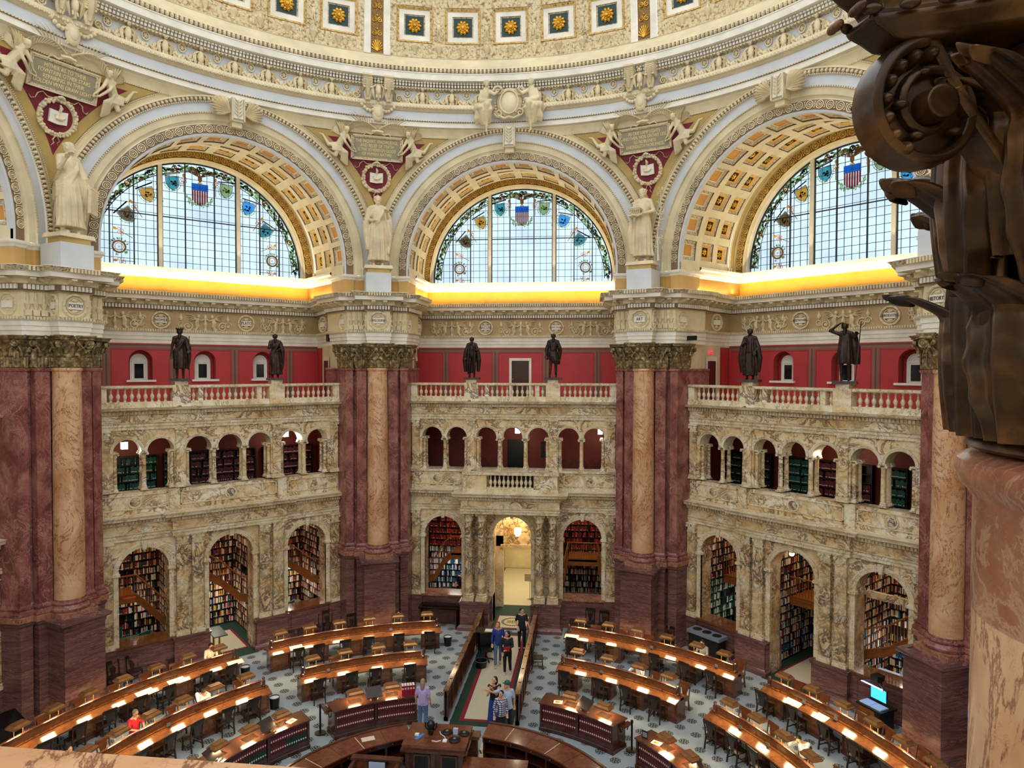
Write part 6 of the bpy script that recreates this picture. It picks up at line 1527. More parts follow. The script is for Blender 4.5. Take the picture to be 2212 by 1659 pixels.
tlamp(-45, -3.8, 8.75, 'lit square lantern in the leftmost loggia arch of the left bay'); tlamp(-45, 3.0, 8.85, 'lit square lantern in the sixth loggia arch of the left bay')
tlamp(0, .1, 8.85, 'lit square lantern in the middle loggia arch of the central bay'); tlamp(0, 4.25, 8.85, 'lit square lantern in the rightmost loggia arch of the central bay'); tlamp(45, 1.2, 8.75, 'lit square lantern in the fifth loggia arch of the right bay')
m = MB('black'); m.box(-.55, .55, 19.34, 19.4, 6.2, 8.1); m.build('corridor_door', ROOTS[0]); m = MB('black'); m.box(1.2, 1.7, 19.36, 19.4, 7.2, 8.0); m.mat('alcove_red').box(1.42, 1.5, 19.34, 19.36, 7.5, 7.8); m.build('wall_panel', ROOTS[0])
W0 = None
for k, u in enumerate((-4.2, -3.8, -1.55, -1.1, 2.5, 2.95, 3.4, 3.85, 4.3)):
    if W0 is None:
        W0 = empty('windsor_chair', label='x', cat='chair'); m = MB('black'); m.tube([(.2*cos(a), .02, .45+.5*sin(a)) for a in [pi*q/10 for q in range(11)]], .016, 5); 
        for q in range(5): m.bar((-.14+.07*q, .02, .45), (-.14+.07*q, .02, .45+.48*sqrt(1-((-.14+.07*q)/.2)**2)), .012)
        m.build('hoop_back', W0); m = MB('black'); m.box(-.2, .2, -.2, .2, .42, .46); m.build('seat', W0)
        for sx in (-1, 1):
            for sy in (-1, 1): m = MB('black'); m.bar((sx*.14, sy*.14, .42), (sx*.17, sy*.2, 0), .03); m.build('leg', W0)
        o = W0
    else: o = dup(W0)
    o.location = (u, 17.75, 6.35); o['label'] = 'hoop backed chair behind the loggia arches of the central bay, %s from the left' % ORD[k]; o['group'] = 'hoop backed chairs in the loggia'
# small table cards on the desks
for i, (nm, r_, a) in enumerate((('back row left', 13.84, -21), ('middle row left', 10.62, -35.4), ('middle row right', 10.62, 17.6), ('middle row right, beside a pink card', 10.62, 23.4), ('back row right', 13.84, 27.2), ('back row right, right end', 13.84, 38.8), ('outer right', 13.84, 53.8), ('outer right, further on', 13.84, 59.0), ('inner right', 10.62, 54.2), ('inner right, lower', 10.62, 60.4), ('inner left', 10.62, -66.8))):
    r = empty('table_card', (*xy(r_, a), Z(.875)), -rad(a), label='small upright notice card on the %s desk' % nm, cat='card'); m = MB('steel'); m.push(RX(-.2)); m.box(-.06, .06, -.01, .01, .01, .11); m.pop(); m.build('card', r); m = MB('iron'); m.box(-.06, .06, -.03, .03, 0, .012); m.build('foot', r)
for i, (nm, r_, a, w) in enumerate((('far left', 13.72, -62.2, .3), ('far left, near its right end', 13.72, -57.4, .3), ('back row left', 13.72, -37.8, .26), ('back row right, left end', 13.72, 12.6, .3), ('outer right', 13.72, 52.4, .3), ('outer right, lower', 13.72, 57.2, .22), ('far left, by the doorway', 13.7, -48, .3))):
    r = empty('paper_sheet', (*xy(r_, a), Z(.80)), -rad(a), label='pale paper sheet lying on the %s desk' % nm, cat='paper'); m = MB('paper'); m.push(RX(.28)); m.box(-w, w, -.14, .14, .01, .018); m.pop(); m.build('sheet', r)
# signs, beams and small fittings of the side bays
def exit_sign(th, u, v, z, ang, lb):
    x, y, _ = bp(th, u, v); r = empty('exit_sign', (x, y, z), bay_rot(th)+ang, label=lb, cat='sign'); m = MB('exit_red'); m.box(-.17, .17, -.02, .02, -.1, .1); m.build('panel', r); text('EXIT', .15, T((0, -.028, 0)) @ FACE, 'white_paint', r)
exit_sign(45, -5.24, 18.4, 12.62, rad(80), 'small red EXIT sign above the brown door of the upper right gallery')
exit_sign(45, -3.25, 17.7, 4.2, rad(20), 'small red EXIT sign high in the first lower arch of the right bay')
r = empty('spotlight', (*bp(45, -.22, 16.95)[:2], 4.42), bay_rot(45), label='bright white lamp under the crown of the right bay doorway arch', cat='lamp'); m = MB('lantern_light'); m.ball((0, 0, 0), .1, 12, 8); m.build('bulb', r); m = MB('steel'); m.cyl(.03, .08, .2, 8); m.build('mount', r)
m = MB('yellow_marble'); m.box(2.5, 4.3, 17.4, 17.6, 3.3, 3.55); m.build('marble_beam', ROOTS[45])
m = MB('iron'); m.box(-5.0, -4.4, 16.2, 16.3, 13.1, 13.3); m.build('air_grille', ROOTS[45])
r = empty('wall_speaker', (*bp(-45, 4.9, 17.4)[:2], 13.12), bay_rot(-45), label='small black speaker on the white band beside the left central capital', cat='speaker'); m = MB('black'); m.box(-.12, .12, -.12, .12, 0, .34); m.build('cabinet', r); m = MB('iron'); m.box(-.09, .09, -.125, -.12, .04, .3); m.build('grille', r)
for th, u, v, wd, mt, lb in ((-45, -3.5, 18.6, 1.7, 'green_table', 'dull green study table behind the first arch of the left bay'), (-45, 3.2, 18.7, 1.5, 'green_table', 'dull green study table behind the third arch of the left bay'), (0, 3.3, 18.6, 1.9, 'steel', 'grey study table behind the right arch of the central bay'), (0, -3.2, 18.7, 1.7, 'iron', 'dark study table behind the left arch of the central bay'), (45, 3.4, 18.3, 1.8, 'cloth_skyblue', 'pale blue study table behind the third arch of the right bay')):
    x, y, _ = bp(th, u, v); r = empty('study_table', (x, y, FZ), bay_rot(th), label=lb, cat='table'); m = MB(mt); m.box(-wd/2, wd/2, -.35, .35, .9, .94); m.build('tabletop', r)
    for sx in (-1, 1):
        for sy in (-1, 1): m = MB('iron'); m.bar((sx*(wd/2-.08), sy*.28, 0), (sx*(wd/2-.08), sy*.28, .9), .05); m.build('leg', r)
for th, u, v, lb in ((-45, -3.0, 18.1, 'green upholstered chair at the study table in the first left arch'), (-45, -3.9, 19.2, 'green high backed chair behind the table in the first left arch'), (-45, 3.3, 18.0, 'green upholstered chair in the third left arch')):
    x, y, _ = bp(th, u, v); r = empty('upholstered_chair', (x, y, FZ), bay_rot(th)+.4, label=lb, cat='chair'); m = MB('cloth_green'); m.frus((-.24, .24, -.24, .24), (-.22, .22, -.22, .22), .5, .6); m.build('seat', r); m = MB('cloth_green'); m.box(-.23, .23, .2, .27, .65, 1.2); m.build('backrest', r); m = MB('iron'); m.cyl(.03, 0, .5, 8); m.build('leg', r)
def limb(mb, a, b, r0, r1, seg=8):
    a, b = Vector(a), Vector(b); mb.tube([a, (a+b)/2, b], [r0, (r0+r1)/2*1.03, r1], seg); mb.ball(a, r0, seg, 6); mb.ball(b, r1, seg, 6)
def remesh(o, vox, sm=2):
    md = o.modifiers.new('Remesh', 'REMESH'); md.mode = 'VOXEL'; md.voxel_size = vox; md.use_smooth_shade = True
    if sm: s = o.modifiers.new('Smooth', 'SMOOTH'); s.factor = .5; s.iterations = sm
    return o
def drape(mb, rows, folds=9, amp=.12, tw=1., seg=96, ph=0.):
    folds += 4
    "rows: (z, cx, cy, rx, ry)"
    vs = []; n = len(rows)
    for j, (z, cx, cy, rx, ry) in enumerate(rows):
        k = amp*(j/(n-1)) if rows[0][0] > rows[-1][0] else amp*(1-j/(n-1))
        for i in range(seg):
            a = 2*pi*i/seg; q = 1+k*.3-k*1.5*abs(sin((folds*a+tw*j*.5+ph)/2+.6*sin(2*a)))+k*.5*sin((folds*2-3)*a-tw*j*.3)
            vs.append((cx+rx*q*cos(a), cy+ry*q*sin(a), z))
    fs = [(j*seg+i, j*seg+(i+1) % seg, (j+1)*seg+(i+1) % seg, (j+1)*seg+i) for j in range(n-1) for i in range(seg)]
    mb.add(vs, fs+[tuple(range(seg)), tuple((n-1)*seg+i for i in range(seg))])
def head(mb, c, s=1., tilt=0., turn=0., hair=None):
    mb.push(T(c) @ RZ(turn) @ RX(tilt) @ S3(s, s, s))
    mb.ball((0, 0, .02), (.078, .095, .105), 12, 9); mb.ball((0, -.03, -.05), (.055, .06, .06), 10, 7)
    mb.frus((-.012, .012, -.1, -.07), (-.008, .008, -.095, -.07), -.03, .03); mb.ball((0, -.1, -.022), (.016, .018, .014), 6, 4)
    for k in (-1, 1): mb.ball((k*.08, .0, 0), (.012, .02, .028), 6, 4)
    mb.ball((0, -.092, -.06), (.024, .012, .01), 6, 4)
    mb.pop()
def hand(mb, w, d, s=1., curl=.4, side=1):
    "palm at wrist w pointing along d"
    w, d = Vector(w), Vector(d).normalized(); a = d.cross(Vector((0, 0, 1)) if abs(d.z) < .9 else Vector((0, 1, 0))).normalized(); b = a.cross(d).normalized()
    c = w+d*.045*s
    for k in (-1.5, -.5, .5, 1.5): mb.tube([w+a*k*.012*s, w+d*.085*s+a*k*.02*s], .015*s, 6)
    for k, L in ((-1.5, .058), (-.5, .072), (.5, .076), (1.5, .062)):
        p = w+d*.085*s+a*k*.022*s; q = p+d*L*.55*s-b*curl*.02*s; r = q+d*L*.5*s-b*curl*.05*s; mb.tube([p, q, r], [.0105*s, .0098*s, .0085*s], 6)
    p = w+d*.03*s+a*side*.028*s; q = p+d*.035*s+a*side*.03*s-b*.01*s; mb.tube([p, q, q+d*.035*s+a*side*.008*s-b*.012*s], [.0125*s, .0115*s, .01*s], 6)
STAND = dict(head=(0, -.02, 1.6), neck=(0, 0, 1.47), chest=(0, 0, 1.28), pel=(0, 0, .95), shL=(-.17, 0, 1.41), shR=(.17, 0, 1.41), elL=(-.24, .02, 1.13), elR=(.24, .02, 1.13), wrL=(-.25, -.06, .9), wrR=(.25, -.06, .9),
             hiL=(-.09, 0, .92), hiR=(.09, 0, .92), knL=(-.1, -.02, .5), knR=(.1, -.02, .5), anL=(-.1, .03, .09), anR=(.1, .03, .09))
SIT = dict(STAND, head=(0, -.1, 1.26), neck=(0, -.04, 1.13), chest=(0, -.02, .94), pel=(0, 0, .58), shL=(-.17, -.02, 1.06), shR=(.17, -.02, 1.06), elL=(-.24, -.14, .84), elR=(.24, -.14, .84), wrL=(-.12, -.34, .82), wrR=(.12, -.34, .82),
           hiL=(-.09, 0, .53), hiR=(.09, 0, .53), knL=(-.11, -.42, .5), knR=(.11, -.42, .5), anL=(-.11, -.4, .09), anR=(.11, -.4, .09))
plain('tablet_grey', (156, 146, 122), .6); plain('tablet_gold', (244, 224, 160), .4)
def V3(p): return Vector(p)
def person(label, loc, rz, pose=None, top='cloth_black', bottom='cloth_navy', hair='hair_dark', longhair=False, sitting=False, skirt=None, cap=None, shoes='black', sleeves='short', scale=1., tilt=0., turn=0., slim=1., skin='skin', glasses=False, extra=None):
    J = dict(SIT if sitting else STAND); J.update(pose or {}); root = empty('person', loc, rz, label=label, cat='person'); root.scale = (scale,)*3
    m = MB(skin); head(m, J['head'], 1., tilt, turn); limb(m, J['neck'], Vector(J['head'])-Vector((0, 0, .05)), .048, .045); limb(m, J['neck'], J['chest'], .07, .12); m.ball(J['chest'], (.15*slim, .1, .17), 10, 8)
    limb(m, J['chest'], J['pel'], .12*slim, .13*slim)
    for s in 'LR':
        k = -1 if s == 'L' else 1
        limb(m, J['neck'], J['sh'+s], .055, .055); limb(m, J['sh'+s], J['el'+s], .05, .037); limb(m, J['el'+s], J['wr'+s], .038, .024)
        hand(m, J['wr'+s], V3(J['wr'+s])-V3(J['el'+s]), 1., .5, -k); limb(m, J['hi'+s], J['kn'+s], .08, .055); limb(m, J['kn'+s], J['an'+s], .055, .035)
        a = V3(J['an'+s]); limb(m, a-Vector((0, -.03, .03)), a-Vector((0, .13, .045)), .04, .033)
    remesh(m.build('body', root), .0095, 1)
    m = MB(top)
    m.ball(J['chest'], (.175*slim, .125, .19), 12, 8); limb(m, J['chest'], J['pel'], .145*slim, .15*slim); limb(m, (V3(J['neck'])-Vector((0, 0, .03))), J['chest'], .07, .13)
    for s in 'LR':
        limb(m, V3(J['neck'])-Vector((0, 0, .04)), J['sh'+s], .06, .066); e = V3(J['el'+s]); sh = V3(J['sh'+s]); end = sh+(e-sh)*(.75 if sleeves == 'short' else 1.)
        if sleeves != 'none': limb(m, sh, end, .064, .056 if sleeves == 'short' else .05)
        if sleeves == 'long': w = V3(J['wr'+s]); limb(m, e, e+(w-e)*.92, .052, .036)
    if not skirt and not sitting: drape(m, [(J['pel'][2]+.15, J['pel'][0], J['pel'][1], .15*slim, .12), (J['pel'][2]-.1, J['pel'][0], J['pel'][1], .185*slim, .14)], 7, .04, 1, 24)
    remesh(m.build('shirt', root), .016, 2)
    if skirt:
        m = MB(skirt); p = J['pel']; drape(m, [(p[2]+.12, p[0], p[1], .15, .12), (p[2]-.1, p[0], p[1], .19, .16), (.5, p[0], p[1]-.01, .22, .19), (.12, p[0], p[1]-.01, .26, .22)], 9, .07, .6, 40); remesh(m.build('skirt', root), .016, 1)
    else:
        m = MB(bottom); m.ball(V3(J['pel'])-Vector((0, 0, .03)), (.16*slim, .12, .12), 10, 7)
        for s in 'LR': limb(m, J['hi'+s], J['kn'+s], .095, .07); a = V3(J['an'+s]); limb(m, J['kn'+s], a+Vector((0, 0, .02)), .068, .055)
        remesh(m.build('trousers', root), .016, 1)
    m = MB(shoes)
    for s in 'LR': a = V3(J['an'+s]); limb(m, a-Vector((0, -.04, .042)), a-Vector((0, .15, .055)), .046, .036)
    remesh(m.build('shoes', root), .014, 1)
    m = MB(hair); c = V3(J['head']); m.push(T(c) @ RZ(turn) @ RX(tilt)); m.ball((0, .022, .045), (.088, .098, .1), 12, 8)
    if longhair: limb(m, (0, .06, 0), (0, .09, -.2), .085, .06)
    m.pop(); remesh(m.build('hair', root), .013, 1)
    m = MB('black'); m.push(T(c) @ RZ(turn) @ RX(tilt))
    for k in (-1, 1): m.ball((k*.032, -.088, .012), (.012, .006, .006), 6, 4); m.box(k*.032-.018, k*.032+.018, -.09, -.084, .03, .035)
    if glasses:
        for k in (-1, 1): m.push(T((k*.034, -.098, .01)) @ RX(pi/2)); m.ring(.024, .003, 12); m.pop()
    m.pop(); m.build('eyes', root)
    if cap: m = MB(cap); m.push(T(c) @ RZ(turn) @ RX(tilt)); m.ball((0, .01, .06), (.098, .11, .09), 12, 8); m.ball((0, -.1, .055), (.07, .08, .014), 10, 5); m.pop(); m.build('cap', root, 60)
    if extra: extra(root, J)
    return root
FB = FZ+.02
def holding(mat, sz, nm='book', at='wrR', off=(0, -.05, .03), rot=.3):
    def f(root, J):
        r = empty(nm, label='small %s held by the visitor' % nm, cat=nm) if False else None
        m = MB(mat); m.push(T(V3(J[at])+Vector(off)) @ RX(rot)); m.box(-sz[0]/2, sz[0]/2, -sz[1]/2, sz[1]/2, -sz[2]/2, sz[2]/2); m.pop(); m.build('held_'+nm, root)
    return f
# visitors in the aisle
person('woman in a blue top and jeans walking up the aisle, looking up', (-.04, 11.95, FB), .25, dict(head=(-.02, -.02, 1.6), knL=(-.12, -.1, .5), anL=(-.13, -.16, .09), knR=(.1, .04, .5), anR=(.1, .22, .1)), 'cloth_blue', 'cloth_jeans', 'hair_brown', True, sleeves='long', shoes='cloth_cream', tilt=-.3, turn=-.4, scale=1.06)
person('dark haired woman in black holding a red folder in the aisle', (.44, 11.15, FB), .1, dict(wrR=(-.02, -.26, 1.1), elR=(.22, -.05, 1.14), wrL=(-.2, -.06, .9), anR=(.12, .16, .1), knR=(.1, .02, .5)), 'cloth_navy', 'cloth_black', 'hair_dark', True, sleeves='long', shoes='cloth_white', turn=-.9, tilt=-.1, scale=1.03, extra=holding('red_cover', (.24, .03, .18), 'folder', 'wrR', (0, -.06, .03), .2))
person('tall man in a dark tee and trousers leaning by the right railing', (.78, 13.7, FB), .1, dict(wrL=(-.16, -.1, .95), elL=(-.26, .04, 1.15), wrR=(.3, -.05, 1.0)), 'cloth_navy', 'cloth_black', 'hair_dark', shoes='black', turn=.7, scale=1.07, extra=holding('cloth_white', (.08, .02, .2), 'booklet', 'wrL', (.0, -.06, -.04), .2))
person('woman in a black top and long blue skirt raising her arms in the aisle', (.5, 6.95, FB), .2, dict(elL=(-.24, -.2, 1.2), wrL=(-.14, -.3, 1.44), elR=(.05, -.24, 1.22), wrR=(-.08, -.3, 1.45), head=(0, -.02, 1.6)), 'cloth_black', 'cloth_navy', 'hair_dark', True, sleeves='none', skirt='cloth_blue', turn=-.8, tilt=-.3, scale=1.04)
def bag(root, J): m = MB('black'); m.ball((-.06, -.16, 1.02), (.12, .06, .09), 10, 7); m.build('shoulder_bag', root)
person('man in a green cap and white tee pointing up, beside the right railing', (.98, 6.55, FB), .15, dict(elL=(-.42, -.14, 1.42), wrL=(-.64, -.24, 1.54), wrR=(.24, .02, .95)), 'cloth_skyblue', 'cloth_navy', 'hair_dark', cap='cloth_green', turn=-.9, tilt=-.25, scale=1.08, slim=1.1)
person('short visitor in a blue checked shirt in front of the capped man', (.82, 6.25, FB), .3, dict(wrR=(.22, -.05, .92)), 'cloth_plaid', 'cloth_navy', 'hair_dark', sleeves='long', turn=-.7, tilt=-.2, scale=.96, slim=1.1)
person('woman in a lilac shirt and jeans standing at the left bookcase, seen from behind', (-1.95, 6.6, FZ), pi, dict(), 'cloth_purple', 'cloth_jeans', 'hair_grey', True, scale=1.02, slim=1.1)
# readers behind the desks
def reader(label, r, a, **k):
    x, y = xy(r, a); j = k.pop('j', 0.); return person(label, (x, y, FZ), -rad(a)+j, k.pop('pose', None), sitting=True, **k)
reader('bespectacled bald man in a red shirt reading at the inner left desk', 11.75, -69.2, top='cloth_red', hair='hair_grey', glasses=True, tilt=.2)
reader('dark haired woman in a cream top at the far left desk by the doorway', 14.95, -50.2, top='cloth_cream', hair='hair_dark', longhair=True, sleeves='long', tilt=.3)
reader('woman in white bent over her papers behind the inner left desk', 11.6, -57.9, top='cloth_white', hair='hair_brown', longhair=True, sleeves='long', tilt=.6, pose=dict(head=(0, -.24, 1.12), neck=(0, -.16, 1.04), chest=(0, -.08, .86), elL=(-.24, -.3, .82), wrL=(-.1, -.34, 1.06)))
reader('dark haired reader behind the lower end of the inner left desk', 11.7, -80.4, top='cloth_grey', hair='hair_dark')
reader('dark haired reader half hidden behind the back row left desk', 14.9, -19.4, top='cloth_black', hair='hair_dark', longhair=True)
HH = dict(elL=(-.3, -.34, .86), elR=(.3, -.34, .86), wrL=(-.12, -.3, 1.14), wrR=(.12, -.3, 1.14), head=(0, -.24, 1.16), neck=(0, -.14, 1.06), chest=(0, -.06, .88))
reader('reader in a pale blue jacket, hands on head, behind the middle row right desk', 11.7, 29.2, top='cloth_skyblue', skin='skin_dark', sleeves='long', tilt=.5, pose=HH)
reader('man in glasses and a grey shirt behind the back row right desk', 14.9, 34.4, top='cloth_grey', glasses=True, sleeves='long', tilt=.35)
reader('man in white resting his face in his hands behind the inner right desk', 11.65, 62.8, top='cloth_white', sleeves='long', tilt=.6, pose=HH)
person('person in a black tee standing inside the left central arch', (*bp(0, -3.0, 19.3)[:2], FZ), .0, None, 'cloth_black', 'cloth_black', 'black', scale=1., cap='black', turn=.4, tilt=.3)
person('person in dark clothes seated inside the left central arch, hand at mouth', (*bp(0, -3.1, 18.1)[:2], FZ+.2), .5, dict(wrL=(-.05, -.2, 1.12)), 'cloth_black', 'cloth_black', 'hair_dark', sitting=True, sleeves='long')
person('person in a pale blue shirt at the desk inside the right bay arch', (*bp(45, 3.6, 18.6)[:2], FZ+.2), -rad(45), None, 'cloth_skyblue', 'cloth_navy', 'hair_brown', sitting=True, sleeves='long', tilt=.4)
# --------------------------------------------------------------------------- statues
def statue(name, label, mat, loc, rz, H, pose=None, robe=None, cloak=None, extra=None, cat='statue', vox=.016, beard=False, group=None, bare=False, hairs=True):
    J = dict(STAND); J.update(pose or {}); root = empty(name, loc, rz, label=label, cat=cat, group=group); k = H/1.75
    m = MB(mat); m.push(T((0, 0, .07*k)) @ S3(k, k, k)); head(m, J['head'], 1.08, 0, J.get('turn', 0)); limb(m, J['neck'], V3(J['head'])-Vector((0, 0, .05)), .055, .05)
    m.ball(J['chest'], (.17, .12, .19), 12, 8); limb(m, J['chest'], J['pel'], .13, .15); limb(m, J['neck'], J['chest'], .075, .13)
    c = V3(J['head'])
    if hairs:
        for q in range(16): a = 2*pi*q/16; m.ball(c+Vector((.082*cos(a), .02+.095*sin(a), .05+.03*(q % 2))), (.024, .026, .03), 6, 4)
        m.ball(c+Vector((0, .03, .07)), (.08, .09, .065), 8, 6); m.ball(c+Vector((0, .12, .03)), .04, 6, 4)
    if beard: limb(m, c+Vector((0, -.07, -.08)), c+Vector((0, -.09, -.2)), .05, .03)
    for s in 'LR':
        k2 = -1 if s == 'L' else 1
        limb(m, J['neck'], J['sh'+s], .06, .065); limb(m, J['sh'+s], J['el'+s], .062, .045); limb(m, J['el'+s], J['wr'+s], .047, .03); hand(m, J['wr'+s], V3(J['wr'+s])-V3(J['el'+s]), 1.15, .5, -k2)
        limb(m, J['hi'+s], J['kn'+s], .09, .06); limb(m, J['kn'+s], J['an'+s], .06, .042); a = V3(J['an'+s]); limb(m, a-Vector((0, -.03, .03)), a-Vector((0, .14, .045)), .045, .035)
    if robe: drape(m, *robe)
    if cloak: cloak(m, J)
    m.pop(); remesh(m.build('figure', root), vox*k, 1)
    m = MB(mat); m.frus((-.34*k, .34*k, -.26*k, .26*k), (-.32*k, .32*k, -.24*k, .24*k), 0, .08*k); m.build('base', root)
    if extra: extra(root, J, k)
    return root
def toga(m, J):
    for q in range(7): x = .17-.03*q; m.tube([(x, .02, 1.46-.01*q), (x*.5, -.14, 1.22-.03*q), (-.16, -.1, 1.0-.05*q), (-.2, .05, .95-.04*q)], [.028, .032, .03, .028], 6)
    m.tube([(.2, .02, 1.4), (.26, -.02, 1.1), (.27, -.0, .75), (.26, .02, .35)], [.06, .1, .09, .04], 8); m.tube([(.24, -.1, 1.1), (.3, -.08, .7), (.26, -.06, .3)], [.03, .05, .02], 6)
ROBE = ([(1.1, 0, 0, .16, .13), (.95, 0, 0, .2, .16), (.6, .01, -.01, .23, .19), (.3, .02, -.01, .24, .2), (.14, .02, -.01, .27, .22)], 9, .13, 1.4)
ROBESH = ([(1.05, 0, 0, .16, .13), (.9, 0, 0, .2, .16), (.55, .0, -.01, .22, .18), (.35, .0, -.01, .22, .18)], 8, .12, 1.6)
LONG = ([(1.42, 0, .01, .15, .11), (1.1, 0, .02, .22, .15), (.7, 0, .03, .25, .17), (.35, 0, .03, .26, .18), (.14, 0, .03, .25, .18)], 7, .1, .5)
def coat(m, J):
    for s in (-1, 1):
        m.tube([(s*.16, .02, 1.42), (s*.26, .0, 1.1), (s*.3, .02, .75), (s*.27, .03, .25)], [.06, .09, .11, .07], 8); m.tube([(s*.1, -.12, 1.4), (s*.13, -.15, 1.0), (s*.16, -.14, .5), (s*.14, -.1, .15)], [.03, .045, .05, .03], 6)
    m.tube([(0, .1, 1.4), (0, .16, .8), (0, .14, .2)], [.12, .17, .12], 8)
def staff(x, y, z0, z1, tilt=0.):
    def f(root, J, k):
        m = MB('statue_bronze'); m.bar((x*k, y*k, z0*k), ((x+tilt)*k, y*k, z1*k), .03*k); m.build('staff', root)
    return f
def homer(root, J, k):
    staff(.3, -.08, .05, 1.55)(root, J, k); m = MB('statue_bronze'); c = V3(J['head'])
    for q in range(14): a = 2*pi*q/14; m.push(T((c+Vector((.08*cos(a), .01+.09*sin(a), .09)))*k+Vector((0, 0, .07*k)))); m.tube([(0, 0, 0), (.05*k*cos(a), .05*k*sin(a), .07*k)], [.022*k, .006*k], 5); m.pop()
    m.build('laurel_wreath', root)
def on_bal(th, u): x, y, _ = bp(th, u, 16.62); return (x, y, 11.3)
ZB = dict(vox=.012)
SB = 'statue_bronze'
statue('bronze_statue', 'bronze statue of a bearded man with spiky laurel crown and staff', SB, on_bal(-45, -1.98), bay_rot(-45)-.3, 2.1, dict(wrL=(-.26, -.02, .86), elR=(.28, 0, 1.15), wrR=(.28, -.12, 1.02)), ROBESH, toga, homer, beard=True)
statue('bronze_statue', 'bronze statue of a bearded man wrapped in a toga, right statue of the left bay', SB, on_bal(-45, 1.98), bay_rot(-45)-.3, 2.02, dict(elL=(-.24, -.02, 1.16), wrL=(-.06, -.2, 1.22), wrR=(.1, -.22, 1.1), elR=(.24, -.04, 1.14)), ROBE, toga, beard=True)
statue('bronze_statue', 'bronze statue of a man in a long coat left of the gallery door', SB, on_bal(0, -1.98), bay_rot(0), 2.0, dict(wrR=(.1, -.18, 1.2), elR=(.27, -.04, 1.15), wrL=(-.27, -.04, .9)), None, coat, beard=True)
def apron(m, J):
    drape(m, [(1.0, 0, 0, .18, .14), (.85, .02, -.01, .2, .17), (.65, .08, -.01, .2, .17), (.52, .16, 0, .1, .12)], 6, .1, 2.); coat2 = [m.tube([(s*.16, .04, 1.42), (s*.26, .05, 1.1), (s*.24, .06, .7)], [.06, .09, .05], 8) for s in (-1, 1)]
statue('bronze_statue', 'bronze statue of a bearded bare legged man right of the gallery door', SB, on_bal(0, 1.98), bay_rot(0), 2.16, dict(wrR=(.06, -.22, 1.12), elR=(.26, -.04, 1.14), wrL=(-.28, -.02, .88), elL=(-.27, .02, 1.14), anL=(-.14, -.04, .09)), None, apron, beard=True)
statue('bronze_statue', 'bronze statue of a stout figure in a heavy cloak, left statue of the right bay', SB, on_bal(45, -1.98), bay_rot(45)+.3, 2.16, dict(elL=(-.26, -.04, 1.16), wrL=(-.12, -.2, 1.22), wrR=(.2, -.14, .95)), LONG, coat)
statue('bronze_statue', 'bronze statue shading his eyes with one hand and holding a long spear', SB, on_bal(45, 1.98), bay_rot(45)+.35, 2.2, dict(elL=(-.42, -.02, 1.5), wrL=(-.2, -.1, 1.66), elR=(.3, .02, 1.2), wrR=(.3, -.12, 1.35), head=(-.02, -.03, 1.6)), ([(1.42, 0, .0, .16, .12), (1.1, 0, 0, .2, .15), (.8, 0, 0, .22, .18), (.52, 0, 0, .23, .19)], 9, .12, .8), lambda m, J: (m.tube([(.16, .08, 1.42), (.26, .1, 1.0), (.3, .1, .5)], [.08, .14, .1], 8),), staff(.28, -.16, .05, 1.82, .14), beard=True)
PL = 'stucco'
def on_pier(ph, r=15.72): return PF(ph, 0, r, 16.2)
def tablet(root, J, k): m = MB('wreath_stucco'); m.push(T((.36*k, -.16*k, .75*k)) @ RZ(.5) @ RY(.1)); m.box(-.13*k, .13*k, -.03*k, .03*k, -.25*k, .25*k); m.box(-.15*k, .15*k, -.035*k, -.02*k, .2*k, .25*k); m.pop(); m.build('tablet', root)
def temple(root, J, k):
    m = MB('wreath_stucco'); m.push(T((-.1*k, -.24*k, 1.13*k)) @ S3(k, k, k)); m.box(-.15, .15, -.1, .1, -.02, .02); m.box(-.14, .14, -.09, .09, .12, .15)
    for q in range(6): m.push(T((-.12+.048*q, -.08, 0))); m.cyl(.012, .02, .12, 6); m.pop()
    m.box(-.1, .1, -.04, .08, .02, .12); m.add([(-.15, -.1, .15), (.15, -.1, .15), (0, -.1, .21), (-.15, .1, .15), (.15, .1, .15), (0, .1, .21)], [(0, 1, 2), (5, 4, 3), (1, 4, 5, 2), (3, 0, 2, 5)]); m.pop(); m.build('temple_model', root)
    m = MB('wreath_stucco'); m.push(S3(k, k, k)); m.tube([(.36, .05, .1), (.34, .05, .8), (.42, .05, 1.3), (.4, .04, 1.75)], [.03, .02, .015, .008], 5)
    rnd = random.Random(8)
    for q in range(34): z = rnd.uniform(.25, 1.8); x = .37+rnd.uniform(-.05, .1); m.tube([(x, .03, z), (x+rnd.uniform(-.1, .12), rnd.uniform(-.03, .06), z+rnd.uniform(.03, .1))], [.018, .004], 4)
    m.pop(); m.build('laurel_branch', root)
base_pl = lambda ph: None
